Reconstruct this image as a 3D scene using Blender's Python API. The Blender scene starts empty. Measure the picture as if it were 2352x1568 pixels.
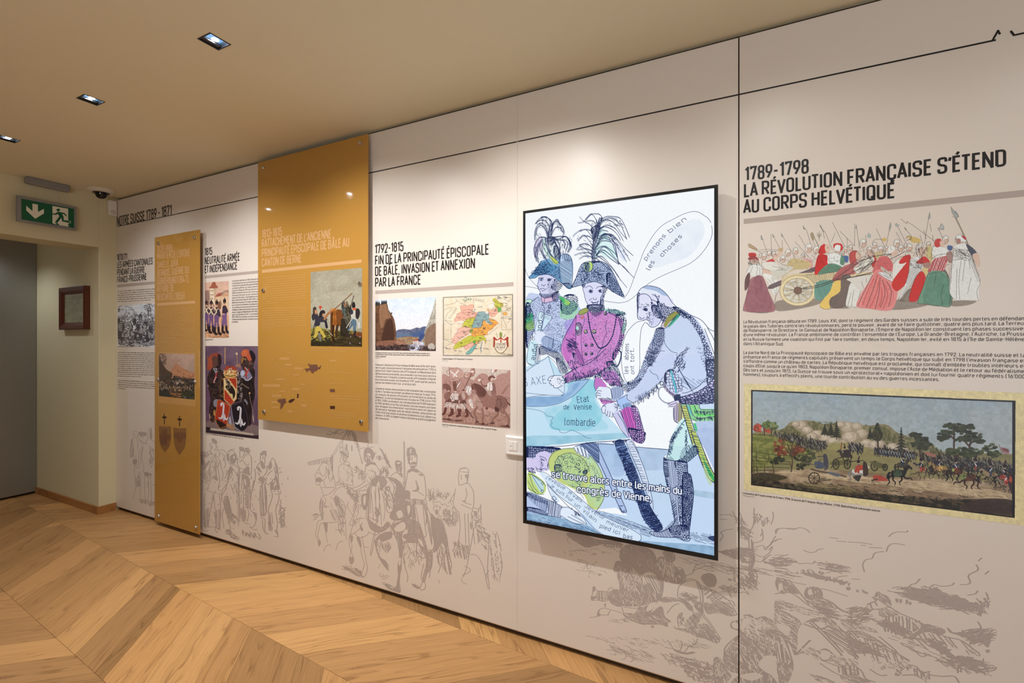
import bpy, bmesh, math, random
import numpy as np
from mathutils import Vector, Matrix
from mathutils.geometry import tessellate_polygon
random.seed(7)
SC = bpy.context.scene
COL = SC.collection
# ---------------------------------------------------------------- camera (world: wall with the display = plane y 0, x runs along it, floor z 0)
F, CX, HY, CH, CD = 1070., 1176., 781., 1.4, 1.98
_n = math.hypot(2135, 1070); CA, CB = 2135 / _n, 1070 / _n
CAM = np.array([0., -CD, CH])
cam = bpy.data.cameras.new('camera'); cam_o = bpy.data.objects.new('camera', cam); COL.objects.link(cam_o)
cam.sensor_fit = 'HORIZONTAL'; cam.sensor_width = 36; cam.lens = 36 * F / 2352; cam.shift_y = -(784 - HY) / 2352; cam.clip_start = .02
cam_o.location = CAM; cam_o.rotation_euler = (math.pi / 2, 0, math.atan2(CB, CA)); SC.camera = cam_o
# ---------------------------------------------------------------- exposure and light
SC.view_settings.view_transform = 'Standard'; SC.view_settings.look = 'None'; SC.view_settings.exposure = 0.; SC.view_settings.gamma = 1.; SC.view_settings.use_curve_mapping = False
SC.cycles.max_bounces = 8; SC.cycles.diffuse_bounces = 5; SC.cycles.sample_clamp_indirect = 6.; SC.cycles.blur_glossy = .5
W = bpy.data.worlds.new('world'); SC.world = W; W.use_nodes = True
W.node_tree.nodes['Background'].inputs[0].default_value = (.62, .74, 1., 1); W.node_tree.nodes['Background'].inputs[1].default_value = 6.
LAMPS = [(-3.845, -.868, 6.5), (-2.857, -.868, 13), (-1.865, -.868, 15), (-.875, -.868, 15.5), (.115, -.868, 4), (1.1, -.868, 1.5)]
LAMP_COL = (.98, .97, .96)
# broad, soft unseen fill light added behind the camera, to lift wall and ceiling
_a = bpy.data.lights.new('fill_light', 'AREA'); _a.shape = 'RECTANGLE'; _a.size = 4.4; _a.size_y = 1.2; _a.energy = 76; _a.color = (.88, .96, 1.)
_o = bpy.data.objects.new('fill_light', _a); COL.objects.link(_o); _o.location = (.8, -4.45, 1.1); _o.rotation_euler = (math.radians(138), 0, 0)
# ---------------------------------------------------------------- view geometry: where a sight line meets a plane
def ray(x, y):
    u = (x - CX) / F; return np.array([CA * u - CB, CB * u + CA, -(y - HY) / F])
def onY(x, y, Y=0.): r = ray(x, y); return CAM + r * (Y + CD) / r[1]
def onX(x, y, X): r = ray(x, y); return CAM + r * X / r[0]
def onZ(x, y, Z=0.): r = ray(x, y); return CAM + r * (Z - CH) / r[2]
# ---------------------------------------------------------------- materials
def mat(name, col=(.8, .8, .8), rough=.5, metal=0., spec=.5, emit=None, es=1., coat=0., bump=None, trans=0.):
    m = bpy.data.materials.new(name); m.use_nodes = True; b = m.node_tree.nodes['Principled BSDF']
    b.inputs['Base Color'].default_value = (*col, 1); b.inputs['Roughness'].default_value = rough; b.inputs['Metallic'].default_value = metal
    b.inputs['Specular IOR Level'].default_value = spec; b.inputs['Coat Weight'].default_value = coat; b.inputs['Coat Roughness'].default_value = .04
    b.inputs['Transmission Weight'].default_value = trans
    if emit: b.inputs['Emission Color'].default_value = (*emit, 1); b.inputs['Emission Strength'].default_value = es
    if bump: noisebump(m, *bump)
    return m
def L(m): return m.node_tree.links.new
def noisebump(m, scale, strength, var=0., col=None, coord='Object'):
    nt = m.node_tree; n = nt.nodes; b = n['Principled BSDF']; tc = n.new('ShaderNodeTexCoord'); no = n.new('ShaderNodeTexNoise'); no.inputs['Scale'].default_value = scale; no.inputs['Detail'].default_value = 5
    L(m)(tc.outputs[coord], no.inputs['Vector']); bu = n.new('ShaderNodeBump'); bu.inputs['Strength'].default_value = strength; bu.inputs['Distance'].default_value = .002
    L(m)(no.outputs['Fac'], bu.inputs['Height']); L(m)(bu.outputs['Normal'], b.inputs['Normal'])
    if var:
        c = list(b.inputs['Base Color'].default_value); n2 = n.new('ShaderNodeTexNoise'); n2.inputs['Scale'].default_value = scale / 12; L(m)(tc.outputs[coord], n2.inputs['Vector'])
        mx = n.new('ShaderNodeMix'); mx.data_type = 'RGBA'; mx.inputs[6].default_value = [v * (1 - var) for v in c[:3]] + [1]; mx.inputs[7].default_value = [min(1, v * (1 + var)) for v in c[:3]] + [1]
        L(m)(n2.outputs['Fac'], mx.inputs[0]); L(m)(mx.outputs[2], b.inputs['Base Color'])
def srgb(r, g, b): return tuple(float(v) for v in s2l(np.array([r, g, b]) / 255.))
# ---------------------------------------------------------------- mesh helpers
def link(name, me, m=None, parent=None, loc=None):
    o = bpy.data.objects.new(name, me); COL.objects.link(o)
    if m is not None and me is not None and not me.materials:
        for k in (m if isinstance(m, (list, tuple)) else [m]): me.materials.append(k)
    if parent is not None: o.parent = parent
    if loc is not None: o.location = loc
    return o
def empty(name, loc=(0, 0, 0), parent=None):
    o = bpy.data.objects.new(name, None); COL.objects.link(o); o.location = loc; o.empty_display_size = .1
    if parent is not None: o.parent = parent
    return o
def thing(o, label, cat, group=None):
    o['label'] = label; o['category'] = cat
    if group: o['group'] = group
    return o
def struct(o): o['kind'] = 'structure'; return o
def fin(bm, name, m, parent=None, smooth=False, bevel=0., seg=2, base=None, ang=.6):
    """link a bmesh as one object whose origin sits at base; children are placed by their parents' world positions"""
    bmesh.ops.recalc_face_normals(bm, faces=bm.faces)
    if bevel: bmesh.ops.bevel(bm, geom=[e for e in bm.edges if len(e.link_faces) == 2 and e.calc_face_angle(0) > ang], offset=bevel, segments=seg, affect='EDGES', profile=.5, clamp_overlap=True)
    base = Vector(base if base is not None else (0, 0, 0)); off = Vector((0, 0, 0)); p = parent
    while p is not None: off += p.location; p = p.parent
    bmesh.ops.translate(bm, verts=bm.verts, vec=-base)
    me = bpy.data.meshes.new(name); bm.to_mesh(me); bm.free()
    if smooth:
        for f in me.polygons: f.use_smooth = True
        try: me.set_sharp_from_angle(angle=.7)
        except Exception: pass
    return link(name, me, m, parent, base - off)
def box(bm, x0, x1, y0, y1, z0, z1):
    v = [bm.verts.new(p) for p in ((x0, y0, z0), (x1, y0, z0), (x1, y1, z0), (x0, y1, z0), (x0, y0, z1), (x1, y0, z1), (x1, y1, z1), (x0, y1, z1))]
    return [bm.faces.new([v[i] for i in f]) for f in ((3, 2, 1, 0), (4, 5, 6, 7), (0, 1, 5, 4), (1, 2, 6, 5), (2, 3, 7, 6), (3, 0, 4, 7))]
def bbox(name, m, x0, x1, y0, y1, z0, z1, parent=None, bevel=0., seg=2, base=None):
    bm = bmesh.new(); box(bm, x0, x1, y0, y1, z0, z1)
    if base is None: base = ((x0 + x1) / 2, (y0 + y1) / 2, z0)
    return fin(bm, name, m, parent, bevel=bevel, seg=seg, base=base)
def prism(bm, pts, f0, f1):
    """outline pts (2-D) swept from f0(p) to f1(p)"""
    a = [bm.verts.new(f0(p)) for p in pts]; b = [bm.verts.new(f1(p)) for p in pts]; k = len(pts)
    bm.faces.new(a); bm.faces.new(b[::-1])
    for i in range(k): bm.faces.new((a[i], b[i], b[(i + 1) % k], a[(i + 1) % k]))
def lathe(bm, prof, c, axis='z', n=24, cap=True):
    rings = []
    for r, h in prof:
        ring = []
        for i in range(n):
            t = 2 * math.pi * i / n; u, v = r * math.cos(t), r * math.sin(t)
            ring.append(bm.verts.new({'z': (c[0] + u, c[1] + v, c[2] + h), 'y': (c[0] + u, c[1] + h, c[2] + v), 'x': (c[0] + h, c[1] + u, c[2] + v)}[axis]))
        rings.append(ring)
    for a, b in zip(rings, rings[1:]):
        for i in range(n): bm.faces.new((a[i], a[(i + 1) % n], b[(i + 1) % n], b[i]))
    if cap: bm.faces.new(rings[0][::-1]); bm.faces.new(rings[-1])
def tube(bm, pts, r, n=8):
    pts = [Vector(p) for p in pts]; rings = []
    for i, p in enumerate(pts):
        d = (pts[min(i + 1, len(pts) - 1)] - pts[max(i - 1, 0)]).normalized(); u = d.orthogonal().normalized(); v = d.cross(u)
        rings.append([bm.verts.new(p + (u * math.cos(2 * math.pi * k / n) + v * math.sin(2 * math.pi * k / n)) * r) for k in range(n)])
    for a, b in zip(rings, rings[1:]):
        for i in range(n): bm.faces.new((a[i], a[(i + 1) % n], b[(i + 1) % n], b[i]))
    bm.faces.new(rings[0][::-1]); bm.faces.new(rings[-1])
# ---------------------------------------------------------------- flat print on a plane y = Y
def pmesh(name, V, Fc, m, parent, uv=None):
    off = Vector((0, 0, 0)); p = parent
    while p is not None: off += p.location; p = p.parent
    V = np.asarray(V, float); c = V.mean(0) if len(V) else np.zeros(3)
    me = bpy.data.meshes.new(name); me.from_pydata([tuple(v) for v in V - c], [], Fc); me.update()
    if uv is not None:
        l = me.uv_layers.new(name='UVMap')
        for i, lp in enumerate(me.loops): l.data[i].uv = uv[lp.vertex_index]
    o = link(name, me, m, parent, Vector(c) - off)
    if name in ('headline', 'title', 'body_text', 'caption_text', 'faint_text', 'map_outline', 'caption_rule', 'shield_inscription'): o['kind'] = 'stuff'
    return o
LAY = [0]
def ribbon(P, w, V, Fc, to3):
    """constant-width stroke with mitred joints; P 2-D points in metres"""
    P = np.asarray(P, float)
    if len(P) < 2: return
    P = P[np.r_[True, np.hypot(*np.diff(P, axis=0).T) > 1e-6]]; k = len(P)
    if k < 2: return
    d = np.diff(P, axis=0); l = np.hypot(d[:, 0], d[:, 1]) + 1e-12; d = d / l[:, None]
    for i in range(1, k - 1):
        if d[i - 1] @ d[i] < .25:            # sharp corner: two butted strokes
            A = P[:i + 1].copy(); A[-1] += d[i - 1] * w * .45; B = P[i:].copy(); B[0] -= d[i] * w * .45; ribbon(A, w, V, Fc, to3); ribbon(B, w, V, Fc, to3); return
    LAY[0] = (LAY[0] + 1) % 9; lay = LAY[0] * 2.2e-5
    nn = np.c_[-d[:, 1], d[:, 0]]; closed = np.allclose(P[0], P[-1]) and k > 3 and d[0] @ d[-1] > .25; b = len(V)
    for i in range(k):
        if i == 0: n1 = nn[-1] if closed else nn[0]; n2 = nn[0]
        elif i == k - 1: n1 = nn[-1]; n2 = nn[0] if closed else nn[-1]
        else: n1, n2 = nn[i - 1], nn[i]
        m_ = n1 + n2; m_ = m_ / np.hypot(*m_); s = w / 2 / max(.5, float(m_ @ n1)); a_ = to3(P[i] + m_ * s); c_ = to3(P[i] - m_ * s); y_ = a_[1] - lay; V.append((a_[0], y_, a_[2])); V.append((c_[0], y_, c_[2]))
    for i in range(k - 1): Fc.append((b + 2 * i, b + 2 * i + 1, b + 2 * i + 3, b + 2 * i + 2))
def textline(V, Fc, t, p0, p1, cap, w, Y, xs=None):
    """t set between the wall points seen at p0 and p1; cap height and stroke in metres"""
    a = onY(*p0, Y)[[0, 2]]; e = onY(*p1, Y)[[0, 2]]
    P, Wd = layout(t); d = (e - a) / Wd; k = cap / 10.
    for q in P:
        q2 = a + q[:, :1] * d + np.c_[q[:, 1] * 0, q[:, 1] * k]
        # anisotropic pen: horizontal scale differs from vertical, keep stem width true
        ribbon(q2, w, V, Fc, lambda p: (p[0], Y, p[1]))
def printed(name, m, parent, lines, Y=-.0004):
    V = []; Fc = []
    for ln in lines: textline(V, Fc, ln[0], ln[1], ln[2], ln[3], ln[4], Y)
    return pmesh(name, V, Fc, m, parent)
def band(name, m, parent, quad, Y=-.0004):
    V = [tuple(onY(x, y, Y)) for x, y in quad]; return pmesh(name, V, [(0, 1, 2, 3)], m, parent)
def strokes_each(name, m, parent, items, Y=-.0004):
    for it in items: strokes(name, m, parent, [it], Y)
def strokes(name, m, parent, items, Y=-.0004):
    """items: (view pixel points, width in metres)"""
    V = []; Fc = []
    for pts, w in items: ribbon([onY(x, y, Y)[[0, 2]] for x, y in pts], w, V, Fc, lambda p: (p[0], Y, p[1]))
    return pmesh(name, V, Fc, m, parent)
def image_of(art, name, alb=None, alpha=False):
    """colour buffer -> generated image; alb = light that the print is seen under (linear rgb), divided out to get paint colour"""
    h, w = art.h, art.w; px = np.ones((h, w, 4), np.float32); c = s2l(art.c)
    if alb is not None: c = np.clip(c / np.array(alb), 0, .95)
    c = np.where(c <= .0031308, c * 12.92, 1.055 * np.maximum(c, 1e-9) ** (1 / 2.4) - .055); px[..., :3] = c; px[..., 3] = art.a if alpha else 1
    im = bpy.data.images.new(name, w, h, alpha=alpha); im.pixels.foreach_set(px[::-1].ravel()); im.update(); im.pack(); return im
def artmat(art, name, alb=None, alpha=False, emit=0., rough=.4, spec=.35, coat=0.):
    im = image_of(art, name, alb, alpha); m = mat(name, rough=rough, spec=spec, coat=coat); nt = m.node_tree; b = nt.nodes['Principled BSDF']
    t = nt.nodes.new('ShaderNodeTexImage'); t.image = im; t.interpolation = 'Linear'; t.extension = 'EXTEND'
    if alpha: im.alpha_mode = 'CHANNEL_PACKED'; L(m)(t.outputs['Alpha'], b.inputs['Alpha'])
    if emit:
        b.inputs['Base Color'].default_value = (.005, .005, .006, 1); L(m)(t.outputs['Color'], b.inputs['Emission Color']); b.inputs['Emission Strength'].default_value = emit
    else: L(m)(t.outputs['Color'], b.inputs['Base Color'])
    return m
def artplane(name, art, m, parent, Y=-.0004, n=6):
    """mesh carrying the print: grid over the quad so that the picture is undistorted on its plane"""
    Hi = np.linalg.inv(art.H); V = []; uv = []; Fc = []
    for j in range(n + 1):
        for i in range(n + 1):
            p = happly(Hi, [(art.w * i / n, art.h * j / n)])[0]; V.append(tuple(onY(p[0], p[1], Y))); uv.append((i / n, 1 - j / n))
    for j in range(n):
        for i in range(n): k = j * (n + 1) + i; Fc.append((k, k + n + 1, k + n + 2, k + 1))
    return pmesh(name, V, Fc, m, parent, uv)
# ---------------------------------------------------------------- lettering: strokes on a 10-high grid, "r" rounds a corner, "z" closes
G = {}
def _g(s):
    for ln in s.strip().split('\n'):
        ch, w, rest = ln.split(' ', 2); G[ch] = (float(w), rest)
_g('''A 4.6 0,0 2.3,10 4.6,0|.8,3 3.8,3
B 4 0,0 0,10 3.8,10r 3.8,5.2r 0,5.2|3,5.2 4,5.2r 4,0r 0,0
C 4 4,7 4,10r 0,10r 0,0r 4,0r 4,3
D 4 0,0 0,10 4,10r 4,0r 0,0
E 3.4 3.4,10 0,10 0,0 3.4,0|0,5.2 3,5.2
F 3.4 3.4,10 0,10 0,0|0,5 3,5
G 4 4,7 4,10r 0,10r 0,0r 4,0r 4,4.6 2.2,4.6
H 4 0,0 0,10|4,0 4,10|0,5.2 4,5.2
I 0 0,0 0,10
J 3.4 3.4,10 3.4,0r 0,0r 0,2.6
K 4.2 0,0 0,10|4,10 .2,4.4|1.3,6 4.2,0
L 3.2 0,10 0,0 3.2,0
M 5.4 0,0 0,10 2.7,3.6 5.4,10 5.4,0
N 4.3 0,0 0,10 4.3,0 4.3,10
O 4 0,0r 0,10r 4,10r 4,0r z
P 4 0,0 0,10 4,10r 4,4.4r 0,4.4
Q 4 0,0r 0,10r 4,10r 4,0r z|2.2,2.4 4.4,-.6
R 4 0,0 0,10 4,10r 4,4.8r 0,4.8|2,4.8 4.2,0
S 4 4,7.4 4,10r 0,10r 0,5.4r 4,4.8r 4,0r 0,0r 0,2.6
T 4.4 0,10 4.4,10|2.2,10 2.2,0
U 4 0,10 0,0r 4,0r 4,10
V 4.6 0,10 2.3,0 4.6,10
W 7 0,10 1.8,0 3.5,8 5.2,0 7,10
X 4.6 0,0 4.6,10|0,10 4.6,0
Y 4.6 0,10 2.3,4.6 4.6,10|2.3,4.6 2.3,0
Z 4 0,10 4,10 0,0 4,0
0 4 0,0r 0,10r 4,10r 4,0r z
1 2 0,8.2 2,10 2,0
2 4 0,7.4 0,10r 4,10r 4,6.4 0,0 4,0
3 4 0,7.6 0,10r 3.9,10r 3.9,5.3r 1.4,5.3|2.8,5.3 4,5.2r 4,0r 0,0r 0,2.4
4 4.4 3,0 3,4.6|2,10 0,2.2 4.4,2.2
5 4 3.8,10 .2,10 .2,5.6 4,6r 4,0r 0,0r 0,2.2
6 4 3,10 .1,4.6|0,5.8r 4,5.8r 4,0r 0,0r z
7 4 0,8.4 0,10 4,10 1.5,0
8 4 0.1,10r 3.9,10r 3.9,5.3r .1,5.3r z|0,5.3r 4,5.3r 4,0r 0,0r z
9 4 1,0 3.9,5.4|0,4.2r 0,10r 4,10r 4,4.2r z
a 3.6 .3,7r 3.6,7r 3.6,0|3.6,4 0,4r 0,0r 3.6,0
b 3.8 0,10 0,0 3.8,0r 3.8,7r 0,7
c 3.4 3.4,5 3.4,7r 0,7r 0,0r 3.4,0r 3.4,2
d 3.8 3.8,10 3.8,0 0,0r 0,7r 3.8,7
e 3.8 0,3.6 3.8,3.6 3.8,7r 0,7r 0,0r 3.5,0
f 2.4 .8,0 .8,10r 2.6,10|0,7 2.4,7
g 3.8 3.8,0 0,0r 0,7r 3.8,7 3.8,-2.8r .3,-2.8
h 3.7 0,10 0,0|0,7 3.7,7r 3.7,0
i 0 0,0 0,7|0,8.8 0,9.7
j 1 1,7 1,-2.8r 0,-2.8|1,8.8 1,9.7
k 3.5 0,10 0,0|3.3,7 .3,3.2|1.2,4.2 3.5,0
l 1 0,10 0,0r 1.2,0
m 6 0,0 0,7 3,7r 3,0|3,7 6,7r 6,0
n 3.7 0,0 0,7|0,7 3.7,7r 3.7,0
o 3.8 0,0r 0,7r 3.8,7r 3.8,0r z
p 3.8 0,-2.8 0,7 3.8,7r 3.8,0r 0,0
q 3.8 3.8,-2.8 3.8,7 0,7r 0,0r 3.8,0
r 2.5 0,0 0,7|0,6 .6,7 2.5,7
s 3.3 3.3,7 0,7r 0,3.7r 3.3,3.4r 3.3,0r 0,0
t 2.3 .7,9.4 .7,0r 2.3,0|0,7 2.3,7
u 3.7 0,7 0,0r 3.7,0|3.7,7 3.7,0
v 3.8 0,7 1.9,0 3.8,7
w 5.8 0,7 1.5,0 2.9,6 4.3,0 5.8,7
x 3.8 0,0 3.8,7|0,7 3.8,0
y 3.8 0,7 1.9,0|3.8,7 1.6,-2 .4,-2.8
z 3.4 0,7 3.4,7 0,0 3.4,0
. .4 -.2,.3 1,.3
, .4 .4,.6 0,-1.6
' .6 .6,10 0,7.6
- 3 0,4.6 3,4.6
/ 3.4 0,-1 3.4,10.6
( 1.4 1.4,11 0,8.5 0,1 1.4,-1.4
) 1.4 0,11 1.4,8.5 1.4,1 0,-1.4
: 0 0,0 0,.6|0,6 0,6.6
« 3 1.5,6 0,3.7 1.5,1.4|3,6 1.5,3.7 3,1.4
» 3 0,6 1.5,3.7 0,1.4|1.5,6 3,3.7 1.5,1.4''')
ACC = {'É': ('E', 'a'), 'È': ('E', 'g'), 'Ê': ('E', 'c'), 'Â': ('A', 'c'), 'Ç': ('C', 'ç'), 'é': ('e', 'a'), 'è': ('e', 'g'), 'ê': ('e', 'c'), 'à': ('a', 'g'), 'â': ('a', 'c'), 'î': ('i', 'c'), 'ô': ('o', 'c'), 'û': ('u', 'c'), 'ù': ('u', 'g'), 'ç': ('c', 'ç'), 'ü': ('u', 'u'), 'œ': ('o', 'e'), '’': ("'", None)}
def _round(pts, flags, closed, R=1.9, n=4):
    out = []; k = len(pts)
    for i in range(k):
        p = np.array(pts[i])
        if flags[i] and (closed or 0 < i < k - 1):
            a = np.array(pts[i - 1]); b = np.array(pts[(i + 1) % k]); la = np.hypot(*(a - p)); lb = np.hypot(*(b - p)); r = min(R, la / 2, lb / 2)
            A = p + (a - p) / la * r; B = p + (b - p) / lb * r
            for t in np.linspace(0, 1, n + 1): out.append((1 - t) ** 2 * A * .8 + 2 * t * (1 - t) * p + t * t * B * .8 + .2 * ((1 - t) ** 2 * A + t * t * B))
        else: out.append(p)
    if closed: out.append(out[0])
    return np.array(out)
_gc = {}
def glyph(ch):
    if ch in _gc: return _gc[ch]
    acc = None; b = ch
    if ch in ACC: b, acc = ACC[ch]
    if b not in G: return (2., [])
    w, s = G[b]; P = []
    for st in s.split('|'):
        tk = st.split(); cl = tk[-1] == 'z'; tk = tk[:-1] if cl else tk
        P.append(_round([tuple(float(v) for v in t.rstrip('r').split(',')) for t in tk], [t.endswith('r') for t in tk], cl))
    if b == 'i' and acc: P = P[:1]
    top = 11.4 if b.isupper() else 8.6; m = w / 2
    if acc == 'a': P.append(np.array([(m - .3, top), (m + 1.1, top + 1.7)]))
    if acc == 'g': P.append(np.array([(m + .3, top), (m - 1.1, top + 1.7)]))
    if acc == 'c': P.append(np.array([(m - 1.3, top), (m, top + 1.5), (m + 1.3, top)]))
    if acc == 'u': P += [np.array([(m - 1.1, top), (m - 1.1, top + .7)]), np.array([(m + 1.1, top), (m + 1.1, top + .7)])]
    if acc == 'ç': P.append(np.array([(m, 0), (m + .1, -1.3), (m + .8, -1.7), (m + .3, -2.6), (m - .7, -2.7)]))
    _gc[ch] = (w, P); return _gc[ch]
KR = {'A': (-.45, -.45), 'V': (-.5, -.5), 'T': (-.9, -.6), 'L': (0, -.7), 'Y': (-.5, -.5), '1': (0, .2), '-': (-.3, -.3), 'P': (0, -.2), 'É': (0, -.6), 'E': (0, -.4), 'F': (0, -.4), "’": (-.6, -.6), '.': (-.3, 0), ',': (-.3, 0), 'r': (0, -.4), 't': (-.4, -.2), 'f': (-.4, -.4), 'v': (-.3, -.3), 'i': (0, 0)}
def layout(t, gap=2.5, space=2.3):
    x = .6; P = []
    for ch in t:
        if ch == ' ': x += space; continue
        w, st = glyph(ch); a, b = KR.get(ch, (0, 0)); x += a
        for q in st: P.append(q + np.array([x, 0]))
        x += w + gap + b
    return P, x - gap + .6
# ---------------------------------------------------------------- flat print: small numpy painter
def s2l(c):
    c = np.asarray(c, dtype=np.float64)
    return np.where(c <= .04045, c / 12.92, ((c + .055) / 1.055) ** 2.4)
def homog(src, dst):
    A = []; B = []
    for (x, y), (u, v) in zip(src, dst):
        A.append([x, y, 1, 0, 0, 0, -u * x, -u * y]); B.append(u)
        A.append([0, 0, 0, x, y, 1, -v * x, -v * y]); B.append(v)
    h = np.linalg.solve(np.array(A, float), np.array(B, float))
    return np.append(h, 1).reshape(3, 3)
def happly(Hm, p):
    p = np.atleast_2d(np.asarray(p, float)); q = np.c_[p, np.ones(len(p))] @ Hm.T
    return q[:, :2] / q[:, 2:3]
def nums(s):
    if not isinstance(s, str): return np.asarray(s, float).reshape(-1, 2)
    return np.array([float(v) for v in s.replace(',', ' ').split()]).reshape(-1, 2)
def smoothpts(p, closed=False, n=5):
    p = np.asarray(p, float); k = len(p)
    if k < 3: return p
    out = []
    rng_ = range(k if closed else k - 1)
    for i in rng_:
        if closed: a, b, c, d = p[(i - 1) % k], p[i], p[(i + 1) % k], p[(i + 2) % k]
        else: a, b, c, d = p[max(i - 1, 0)], p[i], p[i + 1], p[min(i + 2, k - 1)]
        for t in np.arange(n) / n:
            out.append(.5 * ((2 * b) + (c - a) * t + (2 * a - 5 * b + 4 * c - d) * t * t + (3 * b - a - 3 * c + d) * t ** 3))
    if not closed: out.append(p[-1])
    return np.array(out)
def vnoise(h, w, cell, rs):
    gh, gw = int(h / cell) + 3, int(w / cell) + 3
    g = rs.rand(gh, gw); y = np.arange(h) / cell; x = np.arange(w) / cell
    yi = y.astype(int); xi = x.astype(int); fy = y - yi; fx = x - xi
    fy = (fy * fy * (3 - 2 * fy))[:, None]; fx = (fx * fx * (3 - 2 * fx))[None, :]
    a = g[np.ix_(yi, xi)]; b = g[np.ix_(yi, xi + 1)]; c = g[np.ix_(yi + 1, xi)]; d = g[np.ix_(yi + 1, xi + 1)]
    return (a * (1 - fx) + b * fx) * (1 - fy) + (c * (1 - fx) + d * fx) * fy
class Art:
    """painter; points are given in the pixels of a view of the flat original seen at an angle and mapped square-on"""
    def __init__(s, quad, w, h, bg=(255, 255, 255), alpha=1., seed=1):
        s.quad = quad; s.w = w; s.h = h; s.rs = np.random.RandomState(seed)
        s.c = np.ones((h, w, 3), np.float32) * (np.array(bg, np.float32) / 255); s.a = np.full((h, w), alpha, np.float32)
        s.H = homog(quad, [(0, 0), (w, 0), (w, h), (0, h)]); s.o = (0., 0., 1.); s.ws = 1.
        q = happly(s.H, [np.mean(quad, 0), np.mean(quad, 0) + [1, 0], np.mean(quad, 0) + [0, 1]])
        s.px = .5 * (np.hypot(*(q[1] - q[0])) + np.hypot(*(q[2] - q[0])))
    def crop(s, x, y, k): s.o = (x, y, 1. / k); return s
    def T(s, pts):
        p = nums(pts); return happly(s.H, p * s.o[2] + np.array(s.o[:2]))
    def mask(s, p):
        x0 = int(max(0, np.floor(p[:, 0].min()))); x1 = int(min(s.w, np.ceil(p[:, 0].max()) + 1))
        y0 = int(max(0, np.floor(p[:, 1].min()))); y1 = int(min(s.h, np.ceil(p[:, 1].max()) + 1))
        if x1 <= x0 or y1 <= y0: return None
        t = np.zeros((y1 - y0, x1 - x0 + 1), np.int32); q = np.roll(p, -1, 0)
        for (ax, ay), (bx, by) in zip(p, q):
            if ay == by: continue
            if ay > by: ax, ay, bx, by = bx, by, ax, ay
            r0 = max(y0, int(np.ceil(ay - .5))); r1 = min(y1, int(np.ceil(by - .5)))
            if r1 <= r0: continue
            r = np.arange(r0, r1); xx = ax + (r + .5 - ay) * (bx - ax) / (by - ay)
            np.add.at(t, (r - y0, np.clip(np.ceil(xx - .5).astype(int), x0, x1) - x0), 1)
        return (np.cumsum(t, 1)[:, :-1] & 1).astype(bool), x0, y0
    def put(s, m, x0, y0, col, a=1., alpha=None):
        h, w = m.shape; m = m.astype(np.float32) * a
        c = s.c[y0:y0 + h, x0:x0 + w]; c += (np.asarray(col, np.float32) / 255 - c) * m[..., None]
        A = s.a[y0:y0 + h, x0:x0 + w]
        if alpha is None: A += (1 - A) * m
        else: A += (alpha - A) * m
    def F(s, pts, col, a=1., sm=True, col2=None, alpha=None, n=4):
        p = s.T(pts)
        if sm: p = smoothpts(p, True, n)
        r = s.mask(p)
        if r is None: return
        m, x0, y0 = r
        if col2 is not None:
            t = np.linspace(0, 1, m.shape[0])[:, None, None]
            col = np.array(col, np.float32) * (1 - t) + np.array(col2, np.float32) * t
        s.put(m, x0, y0, col, a, alpha)
    def soft(s, pts, col, a=.5, blur=6):
        p = smoothpts(s.T(pts), True); c = p.mean(0)
        for k in range(blur): s._f(c + (p - c) * (1.12 - .24 * k / blur), col, 1 - (1 - a) ** (1 / blur))
    def _f(s, p, col, a):
        r = s.mask(p)
        if r is not None: s.put(r[0], r[1], r[2], col, a)
    def seg(s, p, w, col, a=1., alpha=None, w2=None):
        """stroke, anti-aliased, widths in view pixels"""
        w = w * s.px * s.ws; w2 = w if w2 is None else w2 * s.px * s.ws; n = len(p) - 1
        if n < 1: return
        R = max(w, w2) / 2 + 1
        x0 = int(max(0, p[:, 0].min() - R)); x1 = int(min(s.w, p[:, 0].max() + R + 1)); y0 = int(max(0, p[:, 1].min() - R)); y1 = int(min(s.h, p[:, 1].max() + R + 1))
        if x1 <= x0 or y1 <= y0: return
        M = np.zeros((y1 - y0, x1 - x0), np.float32)
        for i in range(n):
            (ax, ay), (bx, by) = p[i], p[i + 1]; ww = w + (w2 - w) * (i + .5) / n
            X0 = int(max(x0, min(ax, bx) - R)); X1 = int(min(x1, max(ax, bx) + R + 1)); Y0 = int(max(y0, min(ay, by) - R)); Y1 = int(min(y1, max(ay, by) + R + 1))
            if X1 <= X0 or Y1 <= Y0: continue
            gx = np.arange(X0, X1)[None, :] + .5 - ax; gy = np.arange(Y0, Y1)[:, None] + .5 - ay; dx = bx - ax; dy = by - ay; L = dx * dx + dy * dy + 1e-9
            t = np.clip((gx * dx + gy * dy) / L, 0, 1); d = np.hypot(gx - t * dx, gy - t * dy)
            v = np.clip(ww / 2 - d + .5, 0, min(1, ww + .15)); sub = M[Y0 - y0:Y1 - y0, X0 - x0:X1 - x0]; np.maximum(sub, v, out=sub)
        s.put(M, x0, y0, col, a, alpha)
    def L(s, pts, w=1., col=(20, 35, 70), a=1., sm=True, z=False, alpha=None, w2=None):
        p = s.T(pts)
        if z: p = np.r_[p, p[:1]]
        if sm: p = smoothpts(p, False, 4)
        s.seg(p, w, col, a, alpha, w2)
    def N(s, txt, **k):
        for t in txt.split(';'):
            if t.strip(): s.L(t, **k)
    def _in(s, pts, n):
        p = s.T(pts); r = s.mask(smoothpts(p, True, 4))
        if r is None: return np.zeros((0, 2))
        m, x0, y0 = r; ys, xs = np.nonzero(m)
        if len(xs) == 0: return np.zeros((0, 2))
        i = s.rs.randint(0, len(xs), n); return np.c_[xs[i] + x0, ys[i] + y0] + s.rs.rand(len(i), 2)
    def D(s, pts, n, col, r=.5, a=1.):
        for q in s._in(pts, n): s.seg(np.array([q, q + s.rs.randn(2) * .4 * s.px]), r * 2 * (.6 + .8 * s.rs.rand()), col, a)
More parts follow.
